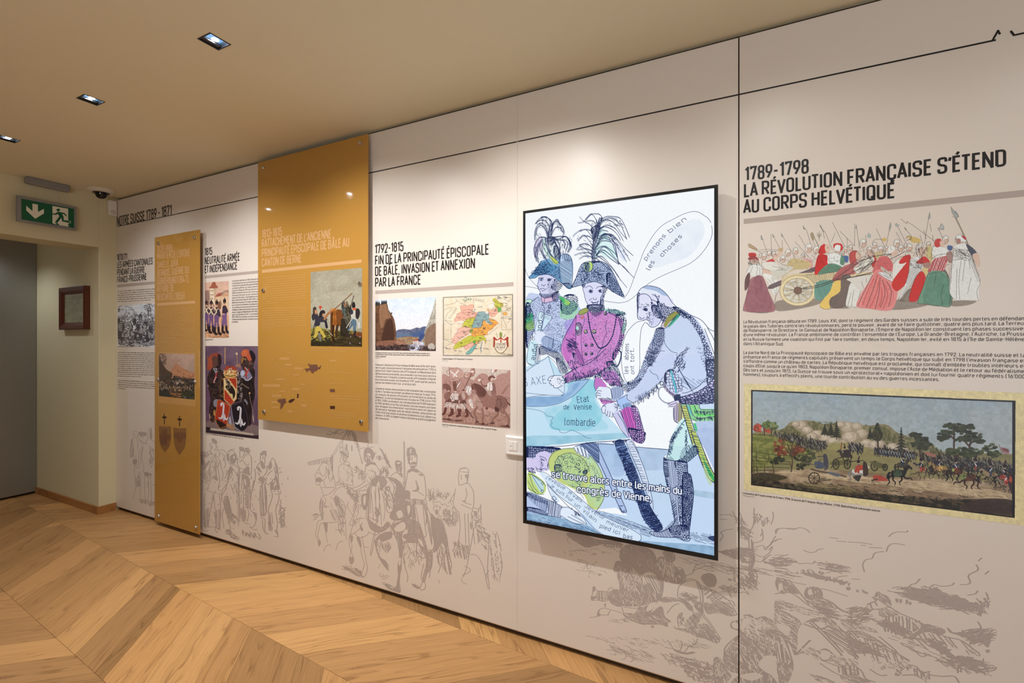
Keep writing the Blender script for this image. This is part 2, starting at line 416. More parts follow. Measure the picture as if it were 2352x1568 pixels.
    def K(s, pts, n, L, ang, col, w=.8, a=1., ja=.2, curve=.15, alpha=None, clip=False):
        ang = math.radians(ang)
        for q in s._in(pts, n):
            t = ang + s.rs.randn() * ja; l = L * s.px * s.o[2] * (.5 + s.rs.rand()); d = np.array([math.cos(t), math.sin(t)]) * l / 2; e = np.array([-d[1], d[0]]) * curve * s.rs.randn()
            s.seg(smoothpts([q - d, q + e, q + d], False, 3), w * (.7 + .6 * s.rs.rand()), col, a, alpha)
    def X(s, pts, gap, ang, col, w=.8, a=1., jit=.15, alpha=None, brk=0.):
        """parallel strokes clipped to the outline"""
        p = smoothpts(s.T(pts), True, 4); r = s.mask(p)
        if r is None: return
        m, x0, y0 = r; th = math.radians(ang); d = np.array([math.cos(th), math.sin(th)]); e = np.array([-d[1], d[0]]); g = gap * s.px * s.o[2]
        pr = p @ e; al = p @ d
        for v in np.arange(pr.min() + g / 2, pr.max(), g):
            v += s.rs.randn() * jit * g; ts = np.arange(al.min(), al.max(), 2.); wob = np.cumsum(s.rs.randn(len(ts)) * .05 * jit * g)
            q = ts[:, None] * d + (v + wob)[:, None] * e; xi = q[:, 0].astype(int) - x0; yi = q[:, 1].astype(int) - y0
            ok = (xi >= 0) & (yi >= 0) & (xi < m.shape[1]) & (yi < m.shape[0]); ok[ok] = m[yi[ok], xi[ok]]
            if brk: ok &= np.convolve(s.rs.rand(len(ok)), np.ones(7) / 7, 'same') > brk
            i = 0
            while i < len(ok):
                if ok[i]:
                    j = i
                    while j < len(ok) and ok[j]: j += 1
                    if j - i > 1: s.seg(q[i:j:3] if j - i > 4 else q[[i, j - 1]], w * (.75 + .5 * s.rs.rand()), col, a, alpha)
                    i = j
                i += 1
    def E(s, pts, size, col, th=.32, a=1., aspect=1., ang=0.):
        """net of dark lines round small light cells"""
        p = smoothpts(s.T(pts), True, 4); r = s.mask(p)
        if r is None: return
        m, x0, y0 = r; h, w = m.shape; g = size * s.px * s.o[2]; t = math.radians(ang); yy, xx = np.mgrid[0:h, 0:w].astype(np.float32)
        U = (xx * math.cos(t) + yy * math.sin(t)) / (g * aspect); V = (-xx * math.sin(t) + yy * math.cos(t)) / g
        U -= U.min(); V -= V.min(); iu = U.astype(int); iv = V.astype(int); gw, gh = iu.max() + 3, iv.max() + 3
        jx = s.rs.rand(gh, gw) * .8 + .1; jy = s.rs.rand(gh, gw) * .8 + .1; d1 = np.full((h, w), 9., np.float32); d2 = d1.copy()
        for dy in (-1, 0, 1):
            for dx in (-1, 0, 1):
                cu = np.clip(iu + dx, 0, gw - 1); cv = np.clip(iv + dy, 0, gh - 1); d = np.hypot(cu + jx[cv, cu] - U, cv + jy[cv, cu] - V)
                d2 = np.minimum(d2, np.maximum(d, d1)); d1 = np.minimum(d1, d)
        e = np.clip((th * .62 - (d2 - d1)) / .12 + .5, 0, 1) * m
        s.put(e, x0, y0, col, a)
    def grain(s, amt=.05, cell=3., pts=None):
        n = (vnoise(s.h, s.w, cell * s.px, s.rs) - .5) * 1.2 + (s.rs.rand(s.h, s.w) - .5) * .5
        if pts is not None:
            z = np.zeros((s.h, s.w)); r = s.mask(smoothpts(s.T(pts), True, 4))
            if r: m, x0, y0 = r; z[y0:y0 + m.shape[0], x0:x0 + m.shape[1]] = m
            n = n * z
        s.c *= (1 + amt * 2 * n[..., None]).astype(np.float32); np.clip(s.c, 0, 1, out=s.c)
    def V(s, pts, col, a=.6, cell=8., var=.6):
        """watercolour: patchy tint"""
        r = s.mask(smoothpts(s.T(pts), True, 4))
        if r is None: return
        m, x0, y0 = r; n = vnoise(m.shape[0], m.shape[1], cell * s.px, s.rs); s.put(m * np.clip(1 - var * n, 0, 1), x0, y0, col, a)
    def U(s, pts, col, cell, th=.5, a=1., k=6.):
        r = s.mask(smoothpts(s.T(pts), True, 4))
        if r is None: return
        m, x0, y0 = r; h, w = m.shape; n = .6 * vnoise(h, w, cell * s.px, s.rs) + .4 * vnoise(h, w, cell * s.px / 2.6, s.rs)
        s.put(m * np.clip((n - th) * k + .5, 0, 1), x0, y0, col, a)
    def text(s, t, p0, p1, cap, col, w=.12, sx=None, a=1., up=None):
        """write t from p0 to p1 (view pixels of the crop), cap height in view pixels"""
        P, W = layout(t); p0 = np.array(p0, float); p1 = np.array(p1, float); d = (p1 - p0) / W
        u = np.array(up, float) / np.hypot(*up) if up is not None else np.array([d[1], -d[0]]) / np.hypot(*d)
        for q in P: s.seg(s.T(p0 + q[:, :1] * d + q[:, 1:] * u * cap / 10.), w * cap * s.o[2] / s.ws, col, a)
# ================================================================ setting
PS = .942; SEAM = -.0226; PB = -.0004
ZC = 2.572; PT = 2.556; PZ = .028; XE = -4.66; XR = 3.2; YB = -4.6; XP = -5.8; YS = -.116
M_panel = mat('printed_wall_panel', srgb(225, 215, 206), rough=.36, spec=.4, bump=(900, .02, .0))
M_gap = mat('dark_gap', srgb(62, 44, 26), rough=.8)
M_edge = mat('panel_core_edge', srgb(176, 140, 104), rough=.6)
M_wall = mat('cream_plaster', srgb(214, 205, 172), rough=.85, spec=.2, bump=(260, .15, .015))
M_ceil = mat('ceiling_paint', srgb(228, 221, 194), rough=.9, spec=.1, bump=(300, .08, .01))
M_grey = mat('grey_satin_sliding_door', srgb(150, 150, 146), rough=.3, metal=.5, spec=.5, bump=(120, .02, .02))
def wood(name, base, dark, rough=.38):
    """oak: long grain, cathedral figure and knots along local x; each object gets its own tone and grain offset"""
    m = mat(name, base, rough=rough, spec=.35); nt = m.node_tree; N = nt.nodes.new; b = nt.nodes['Principled BSDF']; K = L(m)
    tc = N('ShaderNodeTexCoord'); oi = N('ShaderNodeObjectInfo'); mu = N('ShaderNodeMath'); mu.operation = 'MULTIPLY'; mu.inputs[1].default_value = 57.; K(oi.outputs['Random'], mu.inputs[0])
    cx = N('ShaderNodeCombineXYZ'); K(mu.outputs[0], cx.inputs[0]); K(mu.outputs[0], cx.inputs[1]); ad = N('ShaderNodeVectorMath'); ad.operation = 'ADD'; K(tc.outputs['Object'], ad.inputs[0]); K(cx.outputs[0], ad.inputs[1])
    def mapped(s):
        mp = N('ShaderNodeMapping'); mp.inputs['Scale'].default_value = s; K(ad.outputs[0], mp.inputs['Vector']); return mp.outputs[0]
    # figure: bands of a distorted distance field, stretched along the board
    dn = N('ShaderNodeTexNoise'); dn.inputs['Scale'].default_value = 1.; dn.inputs['Detail'].default_value = 3; K(mapped((.75, 7.5, 1.)), dn.inputs['Vector'])
    m1 = N('ShaderNodeMath'); m1.operation = 'MULTIPLY'; m1.inputs[1].default_value = 14.; K(dn.outputs['Fac'], m1.inputs[0])
    fr = N('ShaderNodeMath'); fr.operation = 'FRACT'; K(m1.outputs[0], fr.inputs[0]); cr = N('ShaderNodeValToRGB'); K(fr.outputs[0], cr.inputs[0])
    e = cr.color_ramp.elements; e[0].position = 0; e[0].color = (.55, .55, .55, 1); e[1].position = 1; e[1].color = (.0, .0, .0, 1); k = e.new(.12); k.color = (.12, .12, .12, 1); k = e.new(.8); k.color = (.0, .0, .0, 1); k = e.new(.97); k.color = (.5, .5, .5, 1)
    fn = N('ShaderNodeTexNoise'); fn.inputs['Scale'].default_value = 1.; fn.inputs['Detail'].default_value = 6; fn.inputs['Roughness'].default_value = .65; K(mapped((4., 210., 60.)), fn.inputs['Vector'])
    sn = N('ShaderNodeTexNoise'); sn.inputs['Scale'].default_value = 1.; sn.inputs['Detail'].default_value = 2; K(mapped((1., 16., 1.)), sn.inputs['Vector'])
    kn = N('ShaderNodeTexVoronoi'); kn.inputs['Scale'].default_value = 1.; K(mapped((1.3, 4., 1.)), kn.inputs['Vector']); kr = N('ShaderNodeMapRange'); kr.inputs[1].default_value = .006; kr.inputs[2].default_value = .03; kr.inputs[3].default_value = .9; kr.inputs[4].default_value = 0.; K(kn.outputs['Distance'], kr.inputs[0])
    def mr(o, a, c, d, f): r = N('ShaderNodeMapRange'); r.inputs[1].default_value = a; r.inputs[2].default_value = c; r.inputs[3].default_value = d; r.inputs[4].default_value = f; K(o, r.inputs[0]); return r.outputs[0]
    s1 = N('ShaderNodeMath'); s1.operation = 'MULTIPLY'; K(cr.outputs[0], s1.inputs[0]); K(mr(sn.outputs['Fac'], .38, .62, .0, 1.), s1.inputs[1])
    s2 = N('ShaderNodeMath'); s2.operation = 'ADD'; K(s1.outputs[0], s2.inputs[0]); K(mr(fn.outputs['Fac'], .35, .7, .0, .30), s2.inputs[1])
    s3 = N('ShaderNodeMath'); s3.operation = 'MAXIMUM'; K(s2.outputs[0], s3.inputs[0]); K(kr.outputs[0], s3.inputs[1])
    mx = N('ShaderNodeMix'); mx.data_type = 'RGBA'; mx.inputs[6].default_value = (*base, 1); mx.inputs[7].default_value = (*dark, 1); K(s3.outputs[0], mx.inputs[0])
    hs = N('ShaderNodeMix'); hs.data_type = 'RGBA'; hs.blend_type = 'MULTIPLY'; hs.inputs[0].default_value = 1.; K(mx.outputs[2], hs.inputs[6]); K(oi.outputs['Color'], hs.inputs[7]); K(hs.outputs[2], b.inputs['Base Color'])
    bu = N('ShaderNodeBump'); bu.inputs['Strength'].default_value = .12; bu.inputs['Distance'].default_value = .001; K(fn.outputs['Fac'], bu.inputs['Height']); K(bu.outputs[0], b.inputs['Normal'])
    return m
M_oak = wood('oak_floorboard', srgb(216, 167, 110), srgb(118, 76, 38))
M_skirt = wood('oak_skirting', srgb(196, 140, 84), srgb(128, 80, 40), rough=.45)
# ---- floor: chevron of bevelled-end oak boards, two visible joints lines (spines) a strip width apart
floor = struct(empty('floor'))
sub = bbox('subfloor', mat('subfloor', srgb(60, 40, 24), rough=.9), XP - .3, XR, YB, .05, -.06, -.014, floor)
th = math.radians(-4.03); SD = np.array([math.cos(th), math.sin(th)]); SN = np.array([-SD[1], SD[0]]); S0 = np.array([-5.8389, -.2617]); SWD = .512
ROOM = [(XE, YB), (XR, YB), (XR, .03), (XE, .03), (XE, YS + .002), (XP - .25, YS + .002), (XP - .25, -2.2), (XE, -2.2)]
def clip_half(P, n, c):
    out = []
    for i in range(len(P)):
        a, b = P[i], P[(i + 1) % len(P)]; da = a[0] * n[0] + a[1] * n[1] - c; db = b[0] * n[0] + b[1] * n[1] - c
        if da <= 0: out.append(a)
        if (da < 0) != (db < 0) and da != db: t = da / (da - db); out.append((a[0] + (b[0] - a[0]) * t, a[1] + (b[1] - a[1]) * t))
    return out
def clip_rect(P, x0, x1, y0, y1):
    for n, c in (((-1, 0), -x0), ((1, 0), x1), ((0, -1), -y0), ((0, 1), y1)):
        P = clip_half(P, n, c)
        if len(P) < 3: return []
    return P
def area(P): return .5 * sum(P[i][0] * P[(i + 1) % len(P)][1] - P[(i + 1) % len(P)][0] * P[i][1] for i in range(len(P)))
SR = [-.9, -.6, -.3, .0, .18, .4, .63, .876, 1.06, 1.241, 1.434, 1.69, 1.941, 2.135, 2.473, 2.70, 2.92, 3.24, 3.535, 3.80, 4.07, 4.30, 4.55]
SL = [-.9, -.6, -.35, -.1, .15, .4, .65, .876, 1.06, 1.241, 1.434, 1.69, 1.941, 2.135, 2.473, 2.70, 2.919, 3.003, 3.24, 3.535, 3.706, 4.07, 4.24, 4.38, 4.6]
SR += [4.55 + .25 * i for i in range(1, 24)]; SL += [4.6 + .25 * i for i in range(1, 24)]
TONE_L = {(2.70): .80, (2.919): .70, (1.434): .84, (1.241): .78, (.876): .8, (3.535): .88, (4.24): .93, (3.003): 1.0, (2.135): .9, (1.941): .84}
TONE_R = {(1.941): .82, (.876): .8, (1.434): .95, (2.135): 1.0, (2.473): .88, (2.92): 1.04, (3.535): .93, (1.06): .9, (3.24): 1.02, (.18): .8}
rr = random.Random(3)
def make_board(k, s0, s1, lean):
    """strip k lies between spine offsets k*SWD and (k+1)*SWD; lean +1/-1 is the slant of its boards"""
    n0, n1 = k * SWD, (k + 1) * SWD; g = .0006; q = []
    for s, n in ((s0 + g, n0), (s1 - g, n0), (s1 - g, n1), (s0 + g, n1)):
        s_ = s + lean * ((n - n0) if k % 2 == 0 else (n1 - n)) ; nn = n + (g if n == n0 else -g); q.append(tuple(S0 + SD * s_ + SN * nn))
    if k % 2 == 0: pass
    if area(q) < 0: q = q[::-1]
    main = clip_rect(q, XE, XR, YB, .03); pas = clip_rect(q, XP - .25, XE, -2.2, YS - .001)
    for P in (main, pas):
        if len(P) < 3 or abs(area(P)) < .0008: continue
        # keep what the room can show
        ang = th + (math.pi / 4) * (1 if k % 2 == 0 else -1) * (1 if lean > 0 else -1)
        c = np.mean(P, 0); bm = bmesh.new(); dz = rr.uniform(-.0002, .0002)
        R = np.array([[math.cos(-ang), -math.sin(-ang)], [math.sin(-ang), math.cos(-ang)]]); Q = (np.array(P) - c) @ R.T
        prism(bm, Q, lambda p: (p[0], p[1], -.014), lambda p: (p[0], p[1], dz)); bmesh.ops.recalc_face_normals(bm, faces=bm.faces)
        me = bpy.data.meshes.new('floor_board'); bm.to_mesh(me); bm.free(); o = link('floor_board', me, M_oak, floor, (c[0], c[1], 0)); o.rotation_euler.z = ang
        T = (TONE_R if k >= 0 else TONE_L).get(s0); 
        if T is None or k not in (0, -1): T = rr.uniform(.70, 1.05)
        T = T ** 1.5; w = rr.uniform(-.03, .03); o.color = (min(1, T * .98), T * (.97 + w * .3) * .98, T * (.94 + w) * .98, 1)
for k in range(-9, 2):
    st = SR if k >= 0 else SL
    for s0, s1 in zip(st, st[1:]): make_board(k, s0, s1, 1)
fj = bbox('threshold_joint', M_gap, -5.345, -5.339, -2.2, YS - .001, -.003, .0006, floor)
# ---- ceiling with square openings for the recessed lights
ceiling = bmesh.new(); hw = .042
ly0, ly1 = -.868 - hw, -.868 + hw
box(ceiling, XE, XR, YB, ly0, ZC, ZC + .1); box(ceiling, XE, XR, ly1, .08, ZC, ZC + .1)
xs = [XE] + [v for l in LAMPS for v in (l[0] - hw, l[0] + hw)] + [XR]
for a, b in zip(xs[::2], xs[1::2]): box(ceiling, a, b, ly0, ly1, ZC, ZC + .1)
struct(fin(ceiling, 'ceiling', M_ceil, base=(0, 0, ZC)))
# ---- display wall: panels on a dark recessed backing
wall_right = struct(empty('wall_right', (0, 0, 0)))
bbox('backing', M_gap, XE, XR, .02, .08, 0, ZC, wall_right)
XS = [XE + .001, SEAM - 4 * PS, SEAM - 3 * PS, SEAM - 2 * PS, SEAM - PS, SEAM, SEAM + PS, SEAM + 2 * PS, SEAM + 3 * PS, XR]
PAN = []
for i, (a, b) in enumerate(zip(XS, XS[1:])):
    g0 = .0022 if abs(a - SEAM) < .001 else .0003; g1 = .0022 if abs(b - SEAM) < .001 else .0003
    bm = bmesh.new(); box(bm, a + g0, b - g1, 0, .019, PZ, PT)
    p = fin(bm, 'wall_panel', M_panel, wall_right, bevel=.0004, seg=1, base=((a + b) / 2, 0, PZ)); PAN.append(p)
    bbox('edge_band', M_edge, a + g0, b - g1, .0008, .018, PZ - .0035, PZ - .0002, wall_right)
P_1870, P_small, P_1815, P_big, P_1792, P_disp, P_rev = PAN[0], PAN[0], PAN[1], PAN[2], PAN[3], PAN[4], PAN[5]
# ---- end wall with the doorway, its deep reveal and the passage
wall_back = struct(empty('wall_back', (XE, 0, 0)))
bbox('lintel', M_wall, XE - .26, XE, -2.2, YS, 2.148, ZC + .06, wall_back)
bbox('door_jamb', M_wall, XE - .26, XE, YB, -2.2, 0, ZC + .06, wall_back)
bm = bmesh.new(); box(bm, XP - .3, XE, YS, .12, 0, ZC + .06); fin(bm, 'reveal', M_wall, wall_back, bevel=.004, seg=2, base=((XE + XP) / 2, YS, 0))
struct(bbox('ceiling_passage', M_ceil, XP - .3, XE - .26, -2.2, YS, 2.33, 2.45))
bb = struct(empty('baseboard_back', (XE, YS, 0)))
bm = bmesh.new(); box(bm, XP, XE + .012, YS - .012, YS, 0, .06); fin(bm, 'skirting_board', M_skirt, bb, bevel=.0015, base=(XE, YS, 0))
bm = bmesh.new(); box(bm, XE, XE + .012, YS + .0002, -.004, .0, .06); fin(bm, 'skirting_board', M_skirt, bb, bevel=.0015, base=(XE, YS, 0))
for o in bb.children: o.color = (.78, .74, .66, 1)
door = struct(empty('door_1', (XP, -.1, 0)))
bm = bmesh.new(); box(bm, XP - .04, XP, -1.35, -.118, .022, 2.33); fin(bm, 'door_leaf', M_grey, door, bevel=.002, base=(XP, -.7, .022))
bm = bmesh.new(); box(bm, XP - .04, XP, -2.2, -1.354, .022, 2.33); fin(bm, 'door_leaf', M_grey, door, bevel=.002, base=(XP, -1.8, .022))
bbox('door_recess', M_gap, XP - .25, XP - .045, -2.2, YS, 0, 2.33, door)
# ---- walls behind the photographer: side wall with a tall window, and the far end
M_white = mat('white_plaster', srgb(205, 198, 184), rough=.9, spec=.1, bump=(200, .1, .01))
wl = struct(empty('wall_left', (0, YB, 0))); WX0, WX1, WZ0, WZ1 = 2.05, 2.95, .08, 2.3
for nm, a in (('wall_face', (XE - .3, WX0, YB - .12, YB, 0, ZC)), ('wall_face', (WX1, XR, YB - .12, YB, 0, ZC)), ('wall_face', (WX0, WX1, YB - .12, YB, 0, WZ0)), ('wall_face', (WX0, WX1, YB - .12, YB, WZ1, ZC))): bbox(nm, M_white, *a, wl)
win = struct(empty('window_1', (WX0, YB, WZ0))); M_wf = mat('window_frame_paint', srgb(225, 225, 220), rough=.4)
bm = bmesh.new()
for a in ((WX0, WX0 + .06, WZ0, WZ1), (WX1 - .06, WX1, WZ0, WZ1), (WX0, WX1, WZ0, WZ0 + .06), (WX0, WX1, WZ1 - .06, WZ1), (WX0, WX1, 1.2, 1.25)): box(bm, a[0], a[1], YB - .09, YB - .03, a[2], a[3])
fin(bm, 'window_frame', M_wf, win, base=(WX0, YB, WZ0))
bbox('pane', mat('window_glass', (1, 1, 1), rough=.02, trans=1.), WX0 + .05, WX1 - .05, YB - .062, YB - .058, WZ0 + .05, WZ1 - .05, win)
struct(bbox('wall_front', M_white, XR, XR + .1, YB - .12, .08, 0, ZC))
struct(bbox('wall_passage', M_white, XP - .3, XE - .26, -2.3, -2.2, 0, 2.45))
struct(bbox('wall_end', M_white, XP - .4, XP - .3, -2.3, .12, 0, 2.45))
# ================================================================ recessed ceiling lights
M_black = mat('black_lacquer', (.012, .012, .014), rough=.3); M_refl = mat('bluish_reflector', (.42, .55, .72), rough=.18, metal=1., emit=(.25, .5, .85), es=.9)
M_led = mat('led', emit=(.92, .96, 1.), es=130.)
CL_LAB = ['square black recessed ceiling light cut by the left edge of the photo', 'square black recessed ceiling light above the exit sign, second from the doorway', 'square black recessed ceiling light, largest one in view', 'square recessed ceiling light above the tall screen, out of frame', 'weakly lit square recessed ceiling light, out of frame', 'square recessed ceiling light past the end of the wall, out of frame']  # the last two lamps of the row shine weakly, unseen
for i, (lx, ly, en) in enumerate(LAMPS):
    t = thing(empty('ceiling_light', (lx, ly, ZC)), CL_LAB[i], 'ceiling light', 'recessed ceiling lights in a row')
    h2 = hw - .0005; h1 = hw - .006
    def sq(bm, h, z): return [bm.verts.new((lx + a * h, ly + c * h, z)) for a, c in ((-1, -1), (1, -1), (1, 1), (-1, 1))]
    def rings(bm, L_):
        R = [sq(bm, h, z) for h, z in L_]
        for a, b in zip(R, R[1:]):
            for j in range(4): bm.faces.new((a[j], a[(j + 1) % 4], b[(j + 1) % 4], b[j]))
        return R
    bm = bmesh.new(); rings(bm, [(h2, ZC - .001), (h1, ZC - .001), (h1, ZC + .021), (h2, ZC + .021), (h2, ZC - .001)]); box(bm, lx - h1, lx - h1 + .022, ly - h1, ly + h1, ZC + .003, ZC + .012); fin(bm, 'trim_frame', M_black, t, base=(lx, ly, ZC))
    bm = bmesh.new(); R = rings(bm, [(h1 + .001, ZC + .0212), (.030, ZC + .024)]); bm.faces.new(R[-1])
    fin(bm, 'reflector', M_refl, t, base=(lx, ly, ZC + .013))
    bm = bmesh.new(); bmesh.ops.create_circle(bm, cap_ends=True, segments=20, radius=.0135, matrix=Matrix.Translation((lx + .002, ly + .002, ZC + .009)))
    fin(bm, 'led', M_led if en else M_wf, t, base=(lx, ly, ZC + .0135))
    if en:
        ld = bpy.data.lights.new('ceiling_light_beam', 'SPOT'); ld.energy = en * 5; ld.color = LAMP_COL; ld.spot_size = math.radians(122); ld.spot_blend = 1.; ld.shadow_soft_size = .018
        lo = bpy.data.objects.new('ceiling_light_beam', ld); COL.objects.link(lo); lo.location = (0, 0, -.012); lo.rotation_euler.x = math.radians(20); lo.parent = t   # tilted towards the display wall
ld = bpy.data.lights.new('passage_light', 'SPOT'); ld.energy = 15; ld.color = (.9, .95, 1.); ld.spot_size = math.radians(140); ld.spot_blend = .6; ld.shadow_soft_size = .04
lo = bpy.data.objects.new('passage_light', ld); COL.objects.link(lo); lo.location = (-5.6, -.7, 2.31)
# ================================================================ lettering printed on the wall panels
M_ink = mat('black_print', srgb(30, 26, 26), rough=.4, spec=.3); M_body = mat('grey_black_print', srgb(62, 52, 48), rough=.45, spec=.3)
M_bar = mat('taupe_print', srgb(180, 166, 158), rough=.4, spec=.3); M_beige = mat('pale_print_on_amber', srgb(204, 160, 112), rough=.3, spec=.4); M_beige2 = mat('faint_print_on_amber', srgb(192, 146, 86), rough=.3, spec=.4)
M_brown = mat('brown_print_on_amber', srgb(112, 76, 62), rough=.3); M_brown3 = mat('taupe_patch_on_amber', srgb(138, 98, 56), rough=.3)
def cr(ox, oy, k): return lambda *v: [(ox + v[i] / k, oy + v[i + 1] / k) for i in range(0, len(v), 2)]
def TL(c, txt, x0, y0, x1, y1, cap, w): a = c(x0, y0, x1, y1); return (txt, a[0], a[1], cap, w)
HB = .0465
c = cr(1680, 330, 3.485)
PR = P_rev
printed('headline', M_ink, PR, [TL(c, '1789-1798', 108, 293, 616, 229, HB, .0074), TL(c, 'LA RÉVOLUTION FRANÇAISE S’ÉTEND', 102, 423, 2196, 170, HB, .0074), TL(c, 'AU CORPS HELVÉTIQUE', 100, 553, 1306, 426, HB, .0074)])
band('rule_bar', M_bar, PR, c(98, 602, 2850, 316, 2850, 372, 98, 642))
c = cr(1680, 700, 3.5); T1 = [('La Révolution française débute en 1789. Louis XVI, dont le régiment des Gardes suisses a subi de très lourdes pertes en défendant', 147, 2372, 121), ('le palais des Tuileries contre les révolutionnaires, perd le pouvoir, avant de se faire guillotiner, quatre ans plus tard. La Terreur', 182, 2368, 160), ('de Robespierre, le Directoire, le Consulat de Napoléon Bonaparte, l’Empire de Napoléon Ier constituent les phases successives', 216, 2368, 203), ('d’une même révolution. La France ambitionne de contrôler l’ensemble de l’Europe. La Grande-Bretagne, l’Autriche, la Prusse', 250, 2368, 246), ('et la Russie forment une coalition qui finit par faire tomber, en deux temps, Napoléon Ier, exilé en 1815 à l’île de Sainte-Hélène,', 287, 2368, 289), ('dans l’Atlantique Sud.', 322, 420, 325),
      ('La partie Nord de la Principauté épiscopale de Bâle est envahie par les troupes françaises en 1792. La neutralité suisse et la', 393, 2362, 418), ('présence en France de régiments capitulés préservent un temps le Corps helvétique qui subit en 1798 l’invasion française et', 428, 2362, 461), ('s’effondre comme un château de cartes. La République helvétique est proclamée, qui connaît d’emblée troubles intérieurs et', 463, 2362, 504), ('coups d’Etat jusqu’à ce qu’en 1803, Napoléon Bonaparte, premier consul, impose l’Acte de Médiation et le retour au fédéralisme.', 498, 2364, 547), ('Dès lors et jusqu’en 1813, la Suisse se trouve sous un «protectorat» napoléonien et doit lui fournir quatre régiments (16’000', 533, 2362, 590), ('hommes), toujours à effectifs pleins, une lourde contribution au vu des guerres incessantes.', 568, 1672, 612)]
printed('body_text', M_body, PR, [TL(c, t, 97, y, x1, y1, .0107, .0015) for t, y, x1, y1 in T1])
c = cr(1680, 860, 3.5)
printed('caption_text', M_body, PR, [TL(c, 'La bataille de Fraubrunnen le 5 mars 1798. Gravure de François-Aloys Müller, 1798. Bibliothèque nationale suisse.', 92, 958, 1200, 1104, .0068, .0012)])
strokes('caption_rule', M_body, PR, [(c(92, 972, 184, 985), .0011)])
c = cr(850, 540, 5.6); PR = P_1792
printed('headline', M_ink, PR, [TL(c, '1792-1815', 63, 236, 428, 196, HB, .0071), TL(c, 'FIN DE LA PRINCIPAUTÉ ÉPISCOPALE', 66, 378, 1525, 240, HB, .0071), TL(c, 'DE BÂLE, INVASION ET ANNEXION', 66, 520, 1348, 416, HB, .0071), TL(c, 'PAR LA FRANCE', 66, 663, 650, 626, HB, .0071)])
band('rule_bar', M_bar, PR, c(68, 713, 1845, 602, 1845, 655, 68, 758))
c = cr(850, 800, 6.72)
A_ = ['Invoquant l’alliance du Prince-évêque de Bâle avec le Roi de France,', 'les troupes révolutionnaires françaises envahissent en 1792 la', 'partie nord («Saint-Empire») de la Principauté. La République libre', 'de Rauracie est proclamée, puis annexée trois mois plus tard à la', '«Grande sœur» française. La partie sud de la Principauté, intégrée', 'à la «neutralité suisse», est envahie en 1797, avant que les cantons', 'suisses ne tombent à leur tour, un an plus tard.']
B_ = ['La levée en masse révolutionnaire crée le bataillon des «volontaires', 'du Mont-Terrible» qui connaît une désertion massive. En août 1793,', 'un «maquis» de jeunes réfractaires se forme dans la vallée de', 'Delémont. Le service obligatoire est introduit en 1798. Entre 1792', 'et 1815, 2’000 «Jurassiens», sur une population de 57’600 habitants', 'en 1818, perdent la vie. Pour les jeunes, tous les moyens sont bons', 'pour échapper à la conscription: «corrections» dans les registres', 'de naissance, mariages avec de vieilles femmes, amputations de', 'l’index droit avec lequel on actionne la détente du fusil, départs au', '«maquis». En 1815, le régime français s’écroule au grand soulagement', 'de la population.']
R_ = [292, 340, 388, 441, 488, 538, 0, 685, 735, 782, 832, 880, 930, 978, 1028, 1078, 1125]
ln = []
for i, t in enumerate(A_ + B_):
    y = 262 + 45.6 * i if i < 7 else 628 + 45.4 * (i - 7)
    ln.append(TL(c, t, 83, y, 708, 569, .0098, .00135) if i == 6 else TL(c, t, 83, y, 298, 1103, .0098, .00135) if i == 17 else TL(c, t, 83, y, 1015, R_[i], .0098, .00135))
printed('body_text', M_body, PR, ln)
printed('caption_text', M_body, PR, [TL(c, 'Passage de prisonniers suisses en mars 1794 près du martinet de Courrendlin dans ce qui était alors', 83, 73, 922, 86, .006, .0012), TL(c, 'le département du Mont-Terrible. Aquarelle de François-Joseph Bandinelli. (Musée jurassien d’art et', 83, 101, 926, 115, .006, .0012), TL(c, 'd’histoire, Delémont)', 83, 131, 247, 134, .006, .0012), TL(c, 'L’évêché de Bâle en 1791. Dessiné par A. Froissard.', 1112, 168, 1585, 176, .006, .0012), TL(c, 'Fanion de la Neuveville et capitaine de piquiers, milieu du XVIe siècle, d’après R. Münger.', 1113, 1180, 1960, 1263, .006, .0012)])
strokes('caption_rule', M_body, PR, [(c(83, 150, 165, 151), .0009), (c(1112, 187, 1207, 191), .0009), (c(1115, 1203, 1208, 1213), .0009)])
c = cr(250, 500, 5.228); PR = P_1815
printed('headline', M_ink, PR, [TL(c, '1815', 1151, 448, 1240, 438, HB, .0072), TL(c, 'NEUTRALITÉ ARMÉE', 1153, 556, 1570, 508, HB, .0072), TL(c, 'ET INDÉPENDANCE', 1153, 661, 1540, 616, HB, .0072)])
band('rule_bar', M_bar, PR, c(1152, 695, 1800, 632, 1800, 666, 1152, 730))
T2 = ['Le Congrès de Vienne (1815) décide le', 'rattachement de la plus grande partie de', 'l’ancienne Principauté épiscopale de Bâle', 'au Canton de Berne. Les cantons mettent', 'au point le Pacte de 1815, qui renforce la', 'défense militaire face à une France qui', 'continue à faire peur durant une bonne', 'partie du XIXe siècle. La Confédération fait', 'dans la neutralité armée. De 1815 à 1848, sa', 'défense est assurée par 22 armées cantonales,', 'aux structures et à l’armement très disparates,', 'un système qui manque de cohérence et de', 'crédibilité. En dehors des périodes de passions', 'politico-religieuses (Régénération 1830-1834,', 'guerre du Sonderbund 1847, Kulturkampf', '1873-1878), les Jurassiens, incorporés dans', 'l’Armée cantonale bernoise, ne posent pas de', 'problèmes.']
printed('body_text', M_body, PR, [TL(c, t, 1480, 768 + 28.8 * i, 1555 if i == 17 else 1789, 1256 if i == 17 else 768 + 28.8 * i - 26 + 1.08 * i, .0098, .0017) for i, t in enumerate(T2)])
rs_ = random.Random(5)
